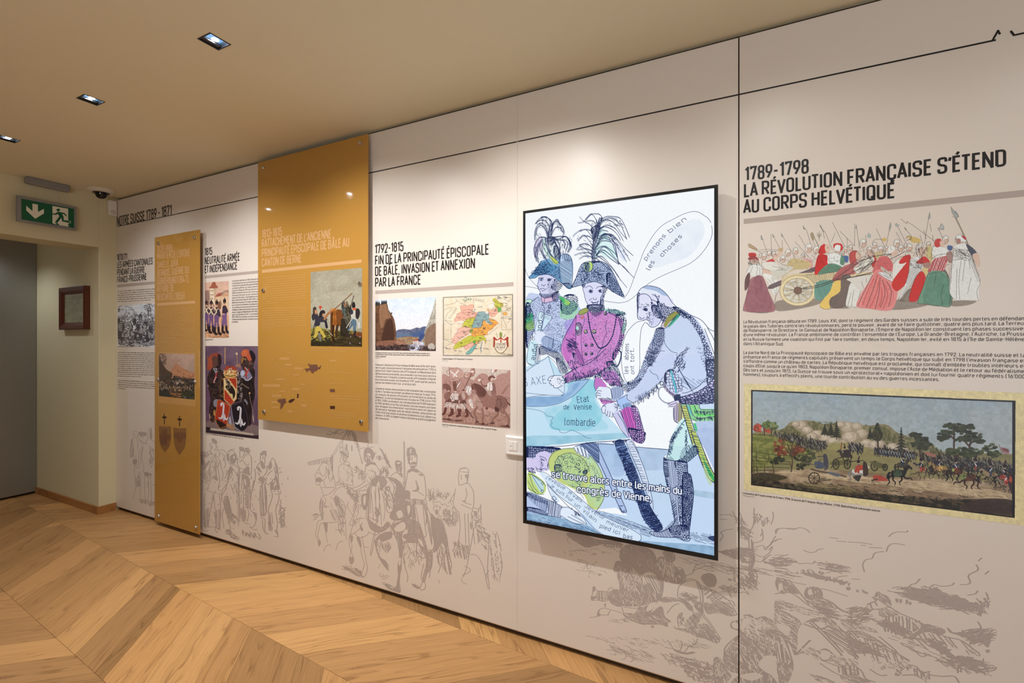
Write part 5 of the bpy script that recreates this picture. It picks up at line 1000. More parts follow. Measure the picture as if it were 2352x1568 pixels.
 A.F('230 450 300 480 420 560 560 640 740 790 900 920 1050 1000 1250 1090 1370 1150 1385 1210 1340 1245 1200 1220 1000 1180 900 1130 800 1000 640 860 480 740 330 590',(214,232,250));ink('215 450 310 470 420 550 560 640 740 790 900 920 1050 1000 1250 1090 1340 1140 1380 1170;310 560 400 670 500 760 640 860 730 950 830 1070 920 1140 1000 1180 1100 1195;1380 1170 1385 1215 1350 1240 1290 1240',1.4)
 def hand(t,x0,y0,x1,y1,cap,w=.1):
  A.text(t,(x0,y0),(x1,y1),cap,I,w)
 hand('j’eveque',312,525,520,660,36);hand('je',560,690,600,715,38);hand('vais',610,735,715,800,38);hand('Jevenir',745,850,960,1000,38);hand('meunier',990,1030,1235,1135,38)
 hand('je',365,620,395,645,34);hand('suis',420,670,515,725,36);hand('sur',530,735,605,800,38);hand('un',630,830,690,870,38);hand('vilain',725,900,870,1025,40);hand('pied',915,1080,1035,1125,42);hand('ici',1065,1140,1140,1165,42);hand('bas',1180,1195,1285,1215,44)
 A.X('90 930 400 1000 800 1080 860 1120 400 1060 90 1000',40,11,I,1.,brk=.5)

 A.crop(*K2)
 ink('1430 170 1330 200 1240 290 1190 400 1165 560 1170 720 1200 830 1240 880 1290 870 1350 790 1370 700 1370 560 1372 400 1390 260 1430 195;1060 560 1120 700 1180 860;1040 650 1100 740 1200 870',1.3)
 A.text('les',(1240,775),(1235,690),46,I,.1,up=(-1,0));A.text('absens',(1240,620),(1245,435),46,I,.1,up=(-1,0));A.text('ont',(1308,780),(1300,685),42,I,.1,up=(-1,0));A.text('tort.',(1306,640),(1300,490),46,I,.1,up=(-1,0))
 A.text('S',(70,915),(112,905),95,I,.05);A.text('AXE',(150,905),(318,880),85,I,.05)
 A.text('Etat',(665,1100),(800,1085),66,I,.085);A.text('de',(510,1172),(575,1175),50,I,.1);A.text('Venise',(628,1178),(828,1172),56,I,.095);A.text('lombardie',(520,1350),(868,1362),78,I,.075)
 A.grain(.008,2.)

 A.ws=1.
 A.crop(*K3)
 for t,a,b in (('se trouve alors entre les mains du',(378,512),(1842,708)),('congrès de Vienne,',(664,682),(1496,790))):
  if True:
   P,Wd=layout(t,2.1,2.9);p0=np.array(a,float);d=(np.array(b,float) - p0) / Wd
   for col,w_,al in (((34,60,104),6.6,.35),((16,36,82),5.2,.92),((246,250,255),2.5,1.)):
    for q in P: A.seg(A.T(p0 + q[:,:1] * d + q[:,1:] * np.array([0.,-7.1])),w_,col,al)
 return A
# ================================================================ coloured pictures printed on the wall
def paint_march():
 """women marching with a gun carriage,cut out on the plain panel"""
 A=Art([(1700,470),(2270,430),(2270,740),(1700,735)],1500,800,(205,188,165),alpha=0.,seed=11);A.crop(1680,330,3.485);A.ws=.5
 I=(58,44,36);P=(168,150,122);ink=lambda s,w=1.,**k: A.N(s,w=w,col=I,**k)

 for q in ('345 1290 400 1250 700 1240 760 1260 600 1310 380 1340','760 1300 900 1200 1000 1290 900 1320','1250 1300 1300 1250 1600 1270 1500 1310 1300 1330','1750 1260 1960 1255 1900 1290 1770 1300','1330 1250 1450 1150 1480 1250'): A.F(q,(120,98,72),.55);A.X(q,7,8,I,.8,.7);A.X(q,9,60,I,.6,.5)

 ink('240 735 285 870;315 725 322 880;328 725 400 860;400 722 520 930;405 770 410 850;540 730 600 830;575 655 580 685 600 690 640 820;510 785 660 950;650 720 700 820;735 700 745 760;690 720 705 740 715 720;704 700 700 760;707 650 735 705 750 708 810 850;830 715 800 790;810 630 905 820;868 700 985 815;988 640 985 820;1000 650 1025 840;925 755 930 830;1075 730 1080 790;1160 680 1225 820;1272 640 1225 900;1265 670 1270 700;1320 635 1400 800;1320 710 1370 800;1355 600 1405 640 1420 630 1620 775;1385 670 1450 750;1585 560 1545 800;1510 730 1530 800;1610 730 1615 780;1660 680 1690 760;1540 690 1560 760;1590 640 1600 700',1.3)
 for q in ('235 735 240 770 255 765','325 722 335 750 345 745','398 716 402 745 415 740','572 655 582 685 590 680','710 650 730 700 738 695','1575 590 1588 550 1592 590 1580 605','1262 665 1274 630 1280 665 1270 680','1000 650 1005 680 992 676','1757 505 1790 545 1785 580 1765 550','1385 668 1400 680 1395 692'): A.F(q,(150,145,125),.9,False);A.L(q,.9,I,z=1,sm=0)
 A.F('1650 680 1670 665 1680 640 1698 660 1698 685 1685 690 1670 680',(165,155,135));ink('1650 682 1670 664 1680 640 1700 665 1697 688 1680 680 1655 695',1.2);A.F('1095 715 1115 728 1112 752 1088 745',(150,150,135));A.F('1785 545 1800 540 1820 580 1790 590',(150,145,125));ink('1785 545 1820 582 1795 590 1770 580',1.4)
 A.F('1210 755 1240 755 1235 780 1212 778',(190,150,80));ink('1125 795 1145 770 1180 762 1210 770',1.5);A.F('1310 640 1345 650 1320 665',(150,145,125));A.F('635 715 650 712 665 750 655 775 640 750',(150,125,90));ink('635 715 640 750 690 850;650 712 665 750 700 830',1.);A.F('135 805 160 808 210 845 190 850 140 825',(160,130,90));ink('135 805 160 808 300 920;137 822 230 870',1.1);ink('690 715 690 740 716 740 718 715;703 712 703 780',1.2)
 ink('230 850 300 845 380 850;250 862 310 860 370 858',1.1)

 rs=A.rs;SK=(196,158,128)
 heads=[(260,905,26),(305,880,20),(340,885,20),(412,925,26),(455,875,26),(515,860,26),(620,840,34),(680,850,28),(850,850,30),(910,850,24),(955,835,22),(985,900,34),(1055,800,32),(1105,855,28),(1150,815,22),(1195,850,28),(1280,860,30),(1325,800,30),(1355,840,26),(1425,835,30),(1510,840,36),(1580,810,22),(1650,800,32),(1715,770,30),(1830,770,38),(235,900,16),(1240,840,20),(575,900,20),(1395,820,18),(890,880,18)]
 for x,y,r in heads:
  o=[(x + r * .78 * math.cos(t),y + r * math.sin(t)) for t in np.arange(0,6.2,.7)];A.F(o,SK,.95)
  A.F([(x - r * .9,y - r * .1),(x - r * .7,y - r * .9),(x,y - r * 1.25),(x + r * .7,y - r * .9),(x + r * .5,y - r * .4),(x - r * .3,y - r * .3),(x - r * .5,y + r * .5)],(208,194,168));A.L(o,.8,I,z=1)
  A.L([(x - r * .9,y - r * .1),(x - r * .7,y - r * .9),(x,y - r * 1.25),(x + r * .7,y - r * .9),(x + r * .6,y - r * .4)],1.,I)
  A.L([(x + r * .1,y - r * .1),(x + r * .4,y - r * .15)],1.4,I);A.L([(x + r * .55,y),(x + r * .75,y + r * .25),(x + r * .5,y + r * .35)],1.,I);A.L([(x + r * .25,y + r * .6),(x + r * .5,y + r * .58)],1.2,(150,60,50))
  A.K([(x - r,y),(x - r * .3,y - r),(x,y + r),(x - r,y + r)],7,r * .5,70,I,.7)
 A.K('240 930 900 860 1500 860 1740 860 1740 960 900 1000 260 980',130,30,70,I,.8,ja=.7)

 for q,cc in (('150 880 190 875 215 910 150 915',(150,50,50)),('275 945 335 920 340 960 290 970',(185,45,40)),('305 990 350 970 365 1010 320 1015',(50,80,120)),('455 975 480 980 470 1010 450 1000',(50,80,120)),('585 920 640 935 650 990 590 985',(205,140,125)),('470 930 570 930 640 960 600 1000 500 1010 420 1060 400 1090',(190,160,100)),('890 900 935 900 930 950 895 935',(60,85,125)),('1130 900 1170 895 1140 990 1120 960',(178,44,36)),('1150 870 1215 870 1210 900 1160 920',(190,165,110)),('1730 815 1770 820 1765 850 1735 850',(60,80,115)),('1405 740 1500 755 1510 790 1450 790 1430 770',(200,160,80)),('1560 830 1610 840 1600 960 1560 1000',(195,170,105)),('1530 960 1570 1010 1560 1060 1530 1000',(205,175,100)),('1610 1010 1690 990 1740 1060 1720 1100',(96,80,74))): A.F(q,cc,.9);A.X(q,10,70,I,.5,.6)
 ink('1395 760 1410 740 1440 745 1430 770;1400 775 1440 760',1.8)

 A.F('120 1030 150 970 215 960 250 990 240 1050 205 1070 150 1050',(200,188,165));A.F('150 890 200 880 218 920 210 950 170 960 150 930',SK);A.F('132 920 160 900 200 905 220 935 190 925 150 930',(140,60,55));A.F('140 875 190 875 195 900 145 905',(165,50,45));ink('132 920 160 905 200 908 220 938;160 940 175 940;190 935 205 935;140 960 165 960;150 930 150 960 200 965',1.3);A.K('140 930 215 930 225 970 140 970',40,20,80,I,1.)
 A.F('110 1080 140 1030 150 1060 140 1130 120 1170 105 1165',(105,72,66));A.X('110 1080 140 1030 150 1060 130 1150',8,100,I,1.)
 A.F('185 1065 240 1055 270 1100 300 1190 350 1330 250 1345 200 1350 110 1340 95 1320 130 1170 150 1090',(152,98,92));A.V('190 1070 240 1070 330 1330 120 1330 140 1150',(120,70,72),.7,6);ink('185 1065 150 1090 130 1180 95 1315 110 1340 200 1350 350 1333 300 1190 245 1060',1.2);A.X('180 1070 230 1070 250 1150 200 1200',9,80,(90,50,50),.8);ink('120 1030 150 975 200 965 250 985 245 1050;185 1065 240 1060;150 1040 170 980;200 1060 210 980;230 1050 225 990',1.1)

 A.F('240 1000 280 1010 370 1035 385 1050 350 1060 270 1040',SK);ink('240 1000 300 1015 380 1035;260 1040 340 1060 385 1050;340 1020 385 1050',1.2);A.F('250 1040 350 1065 375 1160 340 1210 300 1120',(205,192,168));ink('290 1080 330 1130 350 1200;320 1070 350 1140;360 1150 350 1280;380 1170 345 1250 340 1300',1.1)
 A.F('320 980 480 980 480 1010 350 1090 330 1060',(186,172,146));A.F('240 960 340 945 380 1000 300 1010',(200,186,160));ink('360 930 400 960 450 980;330 980 420 1000;360 1010 440 1010',1.2);A.F('375 840 410 835 410 860 385 865',(175,140,95));A.F('335 910 390 860 400 880 350 930',SK)
 A.F('310 1130 550 1035 670 985 680 1010 560 1060 325 1160',(110,90,84));A.X('310 1130 550 1035 670 985 680 1010 560 1060 325 1160',10,-20,I,.9);ink('310 1130 560 1030 672 985;325 1160 560 1065 685 1010;310 1130 312 1150 328 1160',1.6)
 A.F('405 1090 470 1045 700 1030 900 1030 1110 1030 1100 1050 820 1090 700 1110 430 1140',(196,170,122));A.X('560 1050 820 1035 810 1080 700 1100 600 1110',8,80,I,.7);ink('430 1140 700 1105 1100 1045;600 1050 820 1030;820 1035 820 1085',1.1);A.X('430 1100 560 1070 590 1100 500 1150',9,75,I,.9)
 cx,cy,rx,ry=532,1175,145,122
 E=lambda k,n=26: [(cx + rx * k * math.cos(t),cy + ry * k * math.sin(t)) for t in np.linspace(0,2 * math.pi,n)]
 A.F(E(1.)[:-1],(205,180,130));A.F(E(.80)[:-1],(196,180,150));A.K(E(.7)[:-1],60,50,5,I,.7)
 for t in np.arange(.2,6.4,.628): A.L([(cx + 25 * math.cos(t),cy + 22 * math.sin(t)),(cx + rx * .8 * math.cos(t),cy + ry * .8 * math.sin(t))],4.2,(198,172,122));A.L([(cx + 25 * math.cos(t + .06),cy + 22 * math.sin(t + .06)),(cx + rx * .8 * math.cos(t + .06),cy + ry * .8 * math.sin(t + .06))],.9,I);A.L([(cx + rx * .8 * math.cos(t - .05),cy + ry * .8 * math.sin(t - .05)),(cx + 20 * math.cos(t - .1),cy + 20 * math.sin(t - .1))],.9,I)
 for k in (1.,.8): A.L(E(k),1.6,(110,80,48))
 A.F([(cx + 32 * math.cos(t),cy + 30 * math.sin(t)) for t in np.arange(0,6.2,.6)],(112,82,62));A.L([(cx + 32 * math.cos(t),cy + 30 * math.sin(t)) for t in np.arange(0,6.4,.5)],1.4,I)

 A.F('720 815 750 805 760 870 700 880 705 840',(185,42,36));A.F('750 815 785 810 785 860 765 875 750 850',SK);A.F('690 900 740 885 775 910 780 970 700 1040 665 1035',(190,40,34));A.V('690 900 740 885 775 910 700 1040',(150,30,26),.5,5);ink('720 815 700 880 670 1030;750 890 780 960 700 1045;765 830 785 835',1.2)
 A.F('780 880 830 870 890 900 900 960 880 990 780 970 770 920',(205,195,172));A.F('690 1045 780 960 880 980 870 1020 800 1030',(92,122,92));A.F('880 890 905 920 900 970 870 960',(92,122,92));A.X('700 1040 780 970 870 990 860 1015',10,30,I,.8);A.F('815 830 830 800 870 795 892 815 885 850 850 860',(205,195,175));
 for q in ('820 840 818 805 850 795 885 805 892 840 870 860 875 820 850 808 832 815',): A.F(q,(178,44,36))
 ink('780 880 830 872 890 900;775 920 800 975;690 1045 800 1030 870 1020;820 900 830 940 870 930',1.1)
 A.F('680 1110 820 1090 860 1100 830 1180 740 1240 670 1240',(98,132,108));A.X('680 1110 820 1090 830 1180 720 1240',14,70,(60,80,66),1.)

 A.F('810 1080 870 1000 950 960 1000 940 1030 990 990 1040 900 1060 880 1100 820 1100',(170,92,82));A.X('810 1080 870 1000 950 960 1000 960 900 1060 840 1090',12,-35,(90,40,36),1.1);A.F('950 870 1000 855 1015 920 960 960 945 920',(172,70,60));A.F('1000 870 1035 880 1040 920 1010 935 995 905',SK);ink('945 930 950 880 1000 855 1030 890;1010 935 1000 950',1.4)
 A.F('820 1105 880 1100 870 1180 800 1240 790 1310 760 1325 705 1300 740 1240 790 1180',(208,168,82));A.F('880 1060 950 1050 960 1130 930 1200 910 1300 800 1310 790 1240 870 1180',(116,96,80));A.X('880 1060 950 1050 960 1130 910 1300 800 1310 790 1240 870 1180',7,105,I,.9);A.F('960 1110 1040 1150 1030 1200 1000 1300 920 1300 930 1200',(205,192,168));ink('960 1110 1035 1150 1030 1190 1005 1290;960 1190 930 1300;980 1170 960 1300;705 1300 760 1325 900 1300 1000 1310',1.2)
 A.F('980 990 1080 930 1130 900 1140 940 1060 1010 1010 1040',(198,184,158));A.F('930 1080 1100 1050 1100 1100 1040 1180 960 1110',(200,184,158));ink('1060 900 1130 940 1090 1000 1020 1040;1080 880 1060 930 1010 980;1040 1100 1060 1160;1080 1080 1080 1110',1.2);A.F('1085 850 1135 850 1130 900 1095 905',SK);A.K('1080 860 1140 860 1140 910 1090 920',30,20,60,I,1.)
 A.K('960 950 1100 900 1130 960 1000 1060',60,34,-30,I,.9)

 ink('550 1160 700 1130 820 1085 900 1030 1000 960 1130 905 1290 880;560 1165 720 1140 900 1060 1120 960 1260 890;820 1095 1000 1060 1160 1020;960 1070 1120 1040;1030 1030 1130 930;1260 930 1340 890 1390 860',2.6)

 A.F('1170 930 1200 900 1260 910 1300 980 1300 1010 1260 1020 1200 980 1190 1020 1130 1030 1150 970',(190,92,82));A.X('1170 930 1260 920 1300 1000 1250 1020 1180 1010',13,50,(120,40,36),1.);A.F('1150 1020 1200 1010 1240 1060 1310 1140 1330 1190 1280 1330 1100 1320 1000 1300 1040 1200 1110 1090',(204,120,106));A.V('1150 1030 1200 1050 1300 1180 1260 1310 1050 1300 1110 1150',(196,96,84),.6,6)
 ink('1130 1050 1080 1150 1010 1300;1170 1050 1130 1180 1080 1310;1190 1070 1180 1200 1150 1320;1210 1090 1230 1200 1190 1310;1240 1100 1280 1180 1260 1300',2.,);A.N('1140 1080 1090 1180 1050 1290;1180 1100 1160 1200 1110 1310;1230 1130 1250 1220 1215 1320;1200 1150 1205 1230 1180 1300',w=3.,col=(170,60,50),a=.8);A.F('1170 1030 1260 1040 1290 1100 1240 1080',(208,196,176));ink('1170 1030 1220 1070 1290 1105;1180 1030 1260 1080;1300 1010 1270 1050 1310 1090',1.3);A.F('1280 860 1320 850 1330 890 1290 900',SK);A.F('1245 860 1270 820 1310 830 1300 860 1260 880',(206,192,168));A.X('1190 1010 1270 1030 1280 1100 1240 1060',9,40,I,1.)

 A.F('1300 950 1340 930 1420 960 1400 1000 1340 1040 1290 1080',(204,190,166));A.F('1380 900 1430 890 1430 930 1370 960 1340 950',(182,44,36));A.F('1395 960 1425 930 1420 1020 1400 1110 1380 1140 1320 1180 1285 1110',(184,44,34));A.F('1430 940 1500 900 1560 905 1590 960 1560 990 1520 1000 1480 1060 1400 1180 1340 1250 1400 1100 1430 1000',(202,190,170));A.F('1480 950 1540 900 1580 930 1590 960 1540 960 1500 960',(180,46,38));A.X('1430 1000 1510 990 1460 1120 1380 1250 1340 1250 1400 1120',9,115,I,1.);A.F('1530 1020 1560 1080 1560 1130 1520 1200 1480 1260 1420 1250 1450 1130 1490 1050',(182,40,32));A.F('1500 870 1555 830 1560 880 1520 910',SK);ink('1300 960 1330 920 1380 900 1430 890;1430 900 1420 1020 1395 1120;1500 905 1540 960 1590 960;1535 870 1515 1010;1430 940 1440 980;1530 1010 1480 1060 1440 1160 1420 1250;1560 1080 1562 1130 1490 1262',1.3);A.K('1440 930 1520 940 1510 1000 1440 980',40,30,20,I,.8);A.K('1480 810 1560 810 1570 900 1490 900',36,24,80,I,1.1)
 A.F('1530 960 1590 950 1595 985 1550 995',(150,110,90))

 A.F('1630 920 1700 880 1730 900 1720 970 1680 1030 1575 1030 1600 960',(172,80,72));A.X('1630 920 1700 890 1720 970 1670 1030 1580 1030',15,110,(220,200,180),1.6);A.X('1630 920 1700 890 1720 970 1670 1030 1580 1030',21,70,I,1.);A.F('1610 830 1700 830 1750 880 1700 900 1620 910',(206,194,172));A.F('1720 880 1760 860 1775 940 1740 950',(150,112,94));A.F('1635 770 1670 760 1690 800 1650 830 1625 810',(178,58,50));A.F('1670 780 1705 780 1700 820 1675 825',SK)
 A.F('1580 1030 1690 1020 1730 1060 1770 1140 1760 1290 1680 1300 1560 1280 1490 1270 1530 1160',(104,132,98));A.V('1590 1040 1700 1040 1760 1160 1740 1290 1540 1270',(70,104,80),.6,8);ink('1580 1030 1530 1160 1492 1270 1560 1282 1680 1300 1755 1295 1773 1140 1720 1050;1700 1130 1680 1200 1690 1290;1640 1040 1620 1150;1580 1040 1640 1030 1690 1020;1610 830 1600 920 1650 890 1740 880;1750 1280 1760 1150',1.4);A.X('1720 1060 1770 1140 1760 1290 1740 1290 1740 1140',9,80,I,1.)

 A.L('1795 590 1865 740 1950 940 1985 970',2.6,(150,130,100));ink('1800 590 1870 740 1955 940;1790 592 1862 742 1945 945',1.)
 A.F('1780 830 1830 800 1880 800 1920 830 1920 900 1940 960 1990 1090 1980 1180 1975 1250 1850 1250 1800 1250 1745 1180 1760 1000 1770 930',(206,194,172));A.F('1880 800 1950 850 1970 900 1930 900 1900 860',(70,66,70));A.F('1930 890 1975 880 1990 960 1980 985 1960 960',SK);A.F('1800 745 1840 735 1870 745 1880 780 1830 780',(206,196,176));A.F('1840 735 1875 745 1880 770 1860 760',(172,58,52));A.F('1805 760 1835 765 1830 800 1805 795',(150,104,84))
 ink('1780 830 1770 930 1745 1180;1920 900 1990 1090 1965 1180 1978 1255;1780 840 1850 900 1900 850;1800 830 1860 880 1910 900;1790 880 1850 920 1780 930;1840 930 1820 1100 1830 1250;1870 930 1850 1100;1900 920 1910 1000;1920 1070 1890 1200;1805 1000 1800 1240;1930 920 1960 980;1795 750 1790 780 1810 800;1840 740 1880 770 1870 800;1800 855 1840 860 1840 850',1.1);A.K('1780 850 1900 850 1900 920 1790 920',46,40,35,I,.8);A.X('1900 910 1940 950 1990 1090 1970 1100 1920 980',9,70,I,.9);A.X('1740 1000 1765 990 1755 1150 1745 1150',8,90,I,.8)
 A.K('300 880 1740 830 1740 1000 300 1010',150,24,60,I,.7,ja=.9)
 A.grain(.04,1.5);return A
def paint_battle():
 A=Art([(1709.2,880.3),(2352,902),(2352,1207),(1709,1125)],1650,800,(214,186,122),seed=21);A.crop(1680,860,3.5);A.ws=.6
 F4='158 122 2284 210 2278 1152 158 888';A.U('100 70 2352 150 2352 1215 100 930',(222,196,134),14,.5,.6,2.)
 A.F(F4,(34,26,24),sm=0);A.F('170 134 2260 222 2258 1138 170 880',(140,148,142),sm=0,col2=(172,168,146));K=(40,34,26);T=lambda *a,**k: A.K(*a,**k)
 sky='170 134 2260 222 2258 680 170 480';A.U(sky,(150,150,136),30,.5,.5,3.)
 A.V('1900 300 2258 300 2258 680 1900 660',(160,156,142),.6,20)
 A.F('170 560 2258 640 2258 1138 170 882',(120,108,60),sm=0)

 A.F('170 470 400 440 480 380 640 370 760 400 900 380 1090 410 1240 400 1340 470 1440 500 1620 560 1700 620 2258 680 2258 760 170 620',(128,112,70));A.U('400 440 640 380 1100 400 1340 470 1700 640 1000 640 400 560',(84,80,44),5,.52,.8,5.)
 for x,y,w,h in ((660,365,30,110),(690,410,30,90),(520,400,40,100),(440,420,40,90),(1230,400,44,110),(1270,440,34,90),(1310,470,34,90),(1620,560,30,80),(1650,580,30,80),(1685,600,26,70),(1110,430,40,90)): A.F([(x,y),(x + w / 2,y + h * .6),(x + w / 2,y + h),(x - w / 2,y + h),(x - w / 2,y + h * .6)],(104,94,52),.9);T([(x,y),(x + w / 2,y + h),(x - w / 2,y + h)],22,14,80,(70,66,36),1.4)
 for x,y,r in ((560,410,60),(610,450,50),(520,400,36),(690,480,50),(760,520,60),(650,500,50),(820,540,60),(940,430,70),(1010,420,50),(1050,480,60),(960,510,80),(900,580,80),(1090,560,60),(1160,570,60),(1000,600,70),(840,620,60),(1200,560,44),(1300,590,60),(1380,610,50),(720,670,56),(800,690,60),(1040,670,80),(1120,660,50),(680,680,30),(1260,690,50),(880,400,40)):
  o=np.array([(x + r * (1 + .1 * math.sin(5 * t + x)) * math.cos(t),y + r * .72 * math.sin(t)) for t in np.arange(0,6.2,.5)]);A.F(o,(150,126,94),.85);A.F((o - [x,y]) * .72 + [x - r * .12,y - r * .14],(184,158,122),.7);A.F((o - [x,y]) * .4 + [x - r * .2,y - r * .22],(200,176,140),.6)

 A.F('170 490 330 500 460 520 560 570 660 620 640 640 380 700 170 760',(128,122,54));A.U('170 490 460 520 660 620 640 640 380 700 170 760',(84,84,34),8,.5,.7,4.);A.F('640 640 800 560 1000 560 1200 620 1500 660 1800 680 2258 690 2258 900 600 780 500 720',(132,116,66));A.F('820 540 1000 560 940 600 760 600',(150,132,72),.7)

 A.F('170 790 400 770 700 760 1100 800 1700 840 2258 900 2258 1138 170 880',(164,134,94));A.U('170 790 700 760 1700 840 2258 900 2258 1130 170 880',(120,90,60),26,.5,.8,3.);A.F('350 790 500 780 900 850 1500 920 2258 1020 2258 960 1800 880 1300 840 800 800',(192,160,112),.7);T('300 800 2258 920 2258 1060 300 860',260,46,5,(110,82,54),1.2)
 A.F('170 800 300 790 450 830 380 860 600 890 900 930 1300 970 1600 1000 1900 1000 2258 1010 2258 1138 170 882',(70,56,34),.9);A.U('170 830 600 890 1300 970 2258 1030 2258 1138 170 882',(36,30,20),9,.48,.9,5.);A.F('170 800 320 795 450 825 360 850 170 850',(60,50,28),.9);A.F('500 870 900 890 1100 950 1000 960 600 910',(110,92,52),.6);T('170 820 2258 1020 2258 1130 170 875',220,30,10,(24,20,14),1.6)
 A.F('1850 1060 2000 1000 2258 1010 2258 1120 1900 1090',(60,40,32),.8);A.N('900 965 1000 950 1060 975 1090 985',w=3.,col=(60,46,30));A.F('1065 930 1095 925 1130 965 1180 985 1110 985',(66,50,34))

 A.N('170 620 420 650 640 640;170 660 420 690;170 690 300 700 460 700;170 740 340 745;170 770 340 770;340 715 470 720;340 745 470 750;170 800 340 795;170 480 340 490;300 640 300 690;200 620 200 740;420 640 425 690',w=2.2,col=K);A.N('330 715 345 800;470 700 485 770;205 740 210 810;265 735 268 810;180 690 180 810',w=5.,col=(84,66,36))
 for x,y,rx,ry,cc in ((210,430,36,34,(150,58,36)),(290,440,26,24,(150,58,36)),(290,400,46,34,(84,94,44)),(340,420,32,34,(96,100,52)),(395,570,60,56,(112,44,26)),(400,620,50,40,(100,40,24)),(540,600,50,36,(108,46,26)),(500,630,30,30,(96,44,24)),(540,710,60,60,(40,40,24)),(640,650,50,40,(60,60,34)),(370,690,60,26,(36,38,22)),(600,690,40,40,(50,48,28)),(450,570,40,44,(110,100,44))):
  for j in range(26): a=A.rs.rand() * 6.3;r=A.rs.rand() ** .5;u,v=x + rx * r * math.cos(a),y + ry * r * math.sin(a);q=9 + 6 * A.rs.rand();A.F([(u + q * math.cos(t),v + q * .8 * math.sin(t)) for t in (0,1.2,2.5,3.8,5)],tuple(np.array(cc) * (.75 + .6 * A.rs.rand())),.85)
 A.N('265 490 262 430 240 410;320 480 325 430;480 780 490 700 475 620 450 560;480 640 520 580;485 660 440 600;475 640 490 560',w=5,col=(72,54,36))

 def conifer(x,y0,y1,w,cc=(44,42,26),n=7):
  A.L([(x,y0),(x,y1)],3.2,cc)
  for k in range(n):
   t=(k + 1) / n;yy=y0 + (y1 - y0) * .85 * t;ww=w * t
   for sgn in (-1,1): A.F([(x,yy - (y1 - y0) / n * .7),(x + sgn * ww * .5,yy - 4),(x + sgn * ww,yy + 8),(x + sgn * ww * .4,yy + 7),(x,yy + 2)],cc,.95)
 conifer(750,400,490,36);conifer(800,390,500,40);conifer(845,376,520,46);conifer(1365,425,640,62);conifer(1115,430,520,30)
 A.F('1172 385 1200 440 1215 480 1205 520 1180 535 1145 525 1125 490 1150 430',(44,42,24));T('1172 385 1215 480 1180 535 1130 500',50,18,85,(70,66,36),1.6);A.L('1176 520 1180 640',6,(60,42,28))
 def clump(L_,cc,k=1.):
  for x,y,rx,ry in L_:
   for j in range(int(22 * k)): a=A.rs.rand() * 6.3;r=A.rs.rand() ** .5;u,v=x + rx * r * math.cos(a),y + ry * r * math.sin(a);q=10 + 8 * A.rs.rand();A.F([(u + q * 1.3 * math.cos(t),v + q * .7 * math.sin(t)) for t in (0,1.2,2.5,3.8,5)],tuple(np.array(cc) * (.7 + .7 * A.rs.rand())),.9)
 A.N('1792 680 1788 600 1790 480 1780 420;1915 690 1912 600 1925 520 1900 460;1520 660 1512 600 1500 540;1790 520 1740 470;1790 540 1840 500;1915 560 1960 520;1915 580 1870 530',w=6,col=(70,50,36));clump([(1780,410,70,24),(1730,470,60,24),(1700,510,50,22),(1840,440,40,20),(1900,420,54,24),(1900,480,60,26),(1960,490,50,24),(1990,530,50,20),(1860,520,60,20),(1480,490,44,22),(1530,520,50,22),(1490,560,44,18),(1570,560,36,18),(1540,590,40,14)],(50,50,30));clump([(1850,610,50,36),(1770,620,50,30),(1960,620,60,34),(2080,600,60,40),(2110,640,46,24),(1900,640,60,26)],(58,60,32))
 A.N('1720 670 1900 690 2100 690 2258 720;1720 690 2000 710 2258 735',w=2.2,col=(110,96,66));A.K('1700 680 2258 700 2258 740 1700 700',60,40,90,(110,96,66),1.4)

 for q,n in (('480 480 560 500 750 540 750 600 600 590 520 550',110),('340 470 470 490 560 540 440 520',60),('950 560 1050 565 1050 615 940 610',60),('1180 590 1470 620 1470 660 1180 640',60),('1560 640 2258 720 2258 800 1800 760 1560 700',260)):
  A.F(q,(66,58,46),.55);T(q,n,44,82,(36,32,32),2.2,ja=.25);T(q,n // 2,22,60,(150,136,110),1.2)
 for x in np.arange(1190,1470,22): y=600 + (x - 1190) * .14;A.F([(x,y),(x + 8,y),(x + 14,y + 44),(x + 2,y + 46),(x - 4,y + 20)],(44,46,56));A.F([(x - 2,y - 10),(x + 10,y - 10),(x + 8,y),(x,y)],(24,22,22));A.L([(x + 4,y + 4),(x + 8,y + 26)],1.6,(190,176,150))

 def wheel(x,y,r,k=.95):
  A.L([(x + r * k * math.cos(t),y + r * math.sin(t)) for t in np.linspace(0,6.3,18)],4.,(40,32,22))
  for t in np.arange(0,6.2,.8): A.L([(x,y),(x + r * k * math.cos(t),y + r * math.sin(t))],1.8,(50,40,26))
 A.F('790 720 830 690 960 690 960 710 860 730',(100,90,46));wheel(840,720,40,.6);wheel(932,720,36,.7);wheel(1150,735,38,.7);A.F('1110 700 1180 705 1260 740 1180 750',(90,80,44));wheel(1235,745,26,.7);A.N('840 700 800 750;960 700 1060 690',w=3,col=K)
 wheel(665,832,44,1.05 if False else .98);A.N('690 850 760 830;700 860 800 842;720 838 790 850',w=3,col=(70,56,34))
 def horse(x,y,s,cc,rid=None,fl=1,rear=0.):
  P=lambda *v: [(x + fl * s * v[i],y + s * v[i + 1] - rear * s * v[i] * fl * 0) for i in range(0,len(v),2)]
  A.F(P(-50,-4,-40,-26,-10,-26,20,-30,44,-20,50,0,40,22,10,18,-20,16,-44,20),cc);A.F(P(30,-16,50,-50,66,-66,84,-60,100,-40,92,-32,76,-42,62,-20,50,4),cc)
  dk=tuple(np.array(cc) * .6)
  for q in (P(-44,8,-66,30,-60,56,-76,74),P(-34,14,-36,40,-20,58,-24,76),P(34,14,60,30,88,28,98,44),P(22,14,26,40,10,56,14,74)): A.L(q,5.5 * s,dk,w2=2.6 * s)
  A.F(P(-48,-12,-66,-14,-80,10,-76,36,-64,20,-58,0),dk);A.L(P(44,-40,60,-66),6 * s,dk);A.L(P(-30,-24,20,-26),3,dk);A.L(P(-40,18,30,20),2,dk)
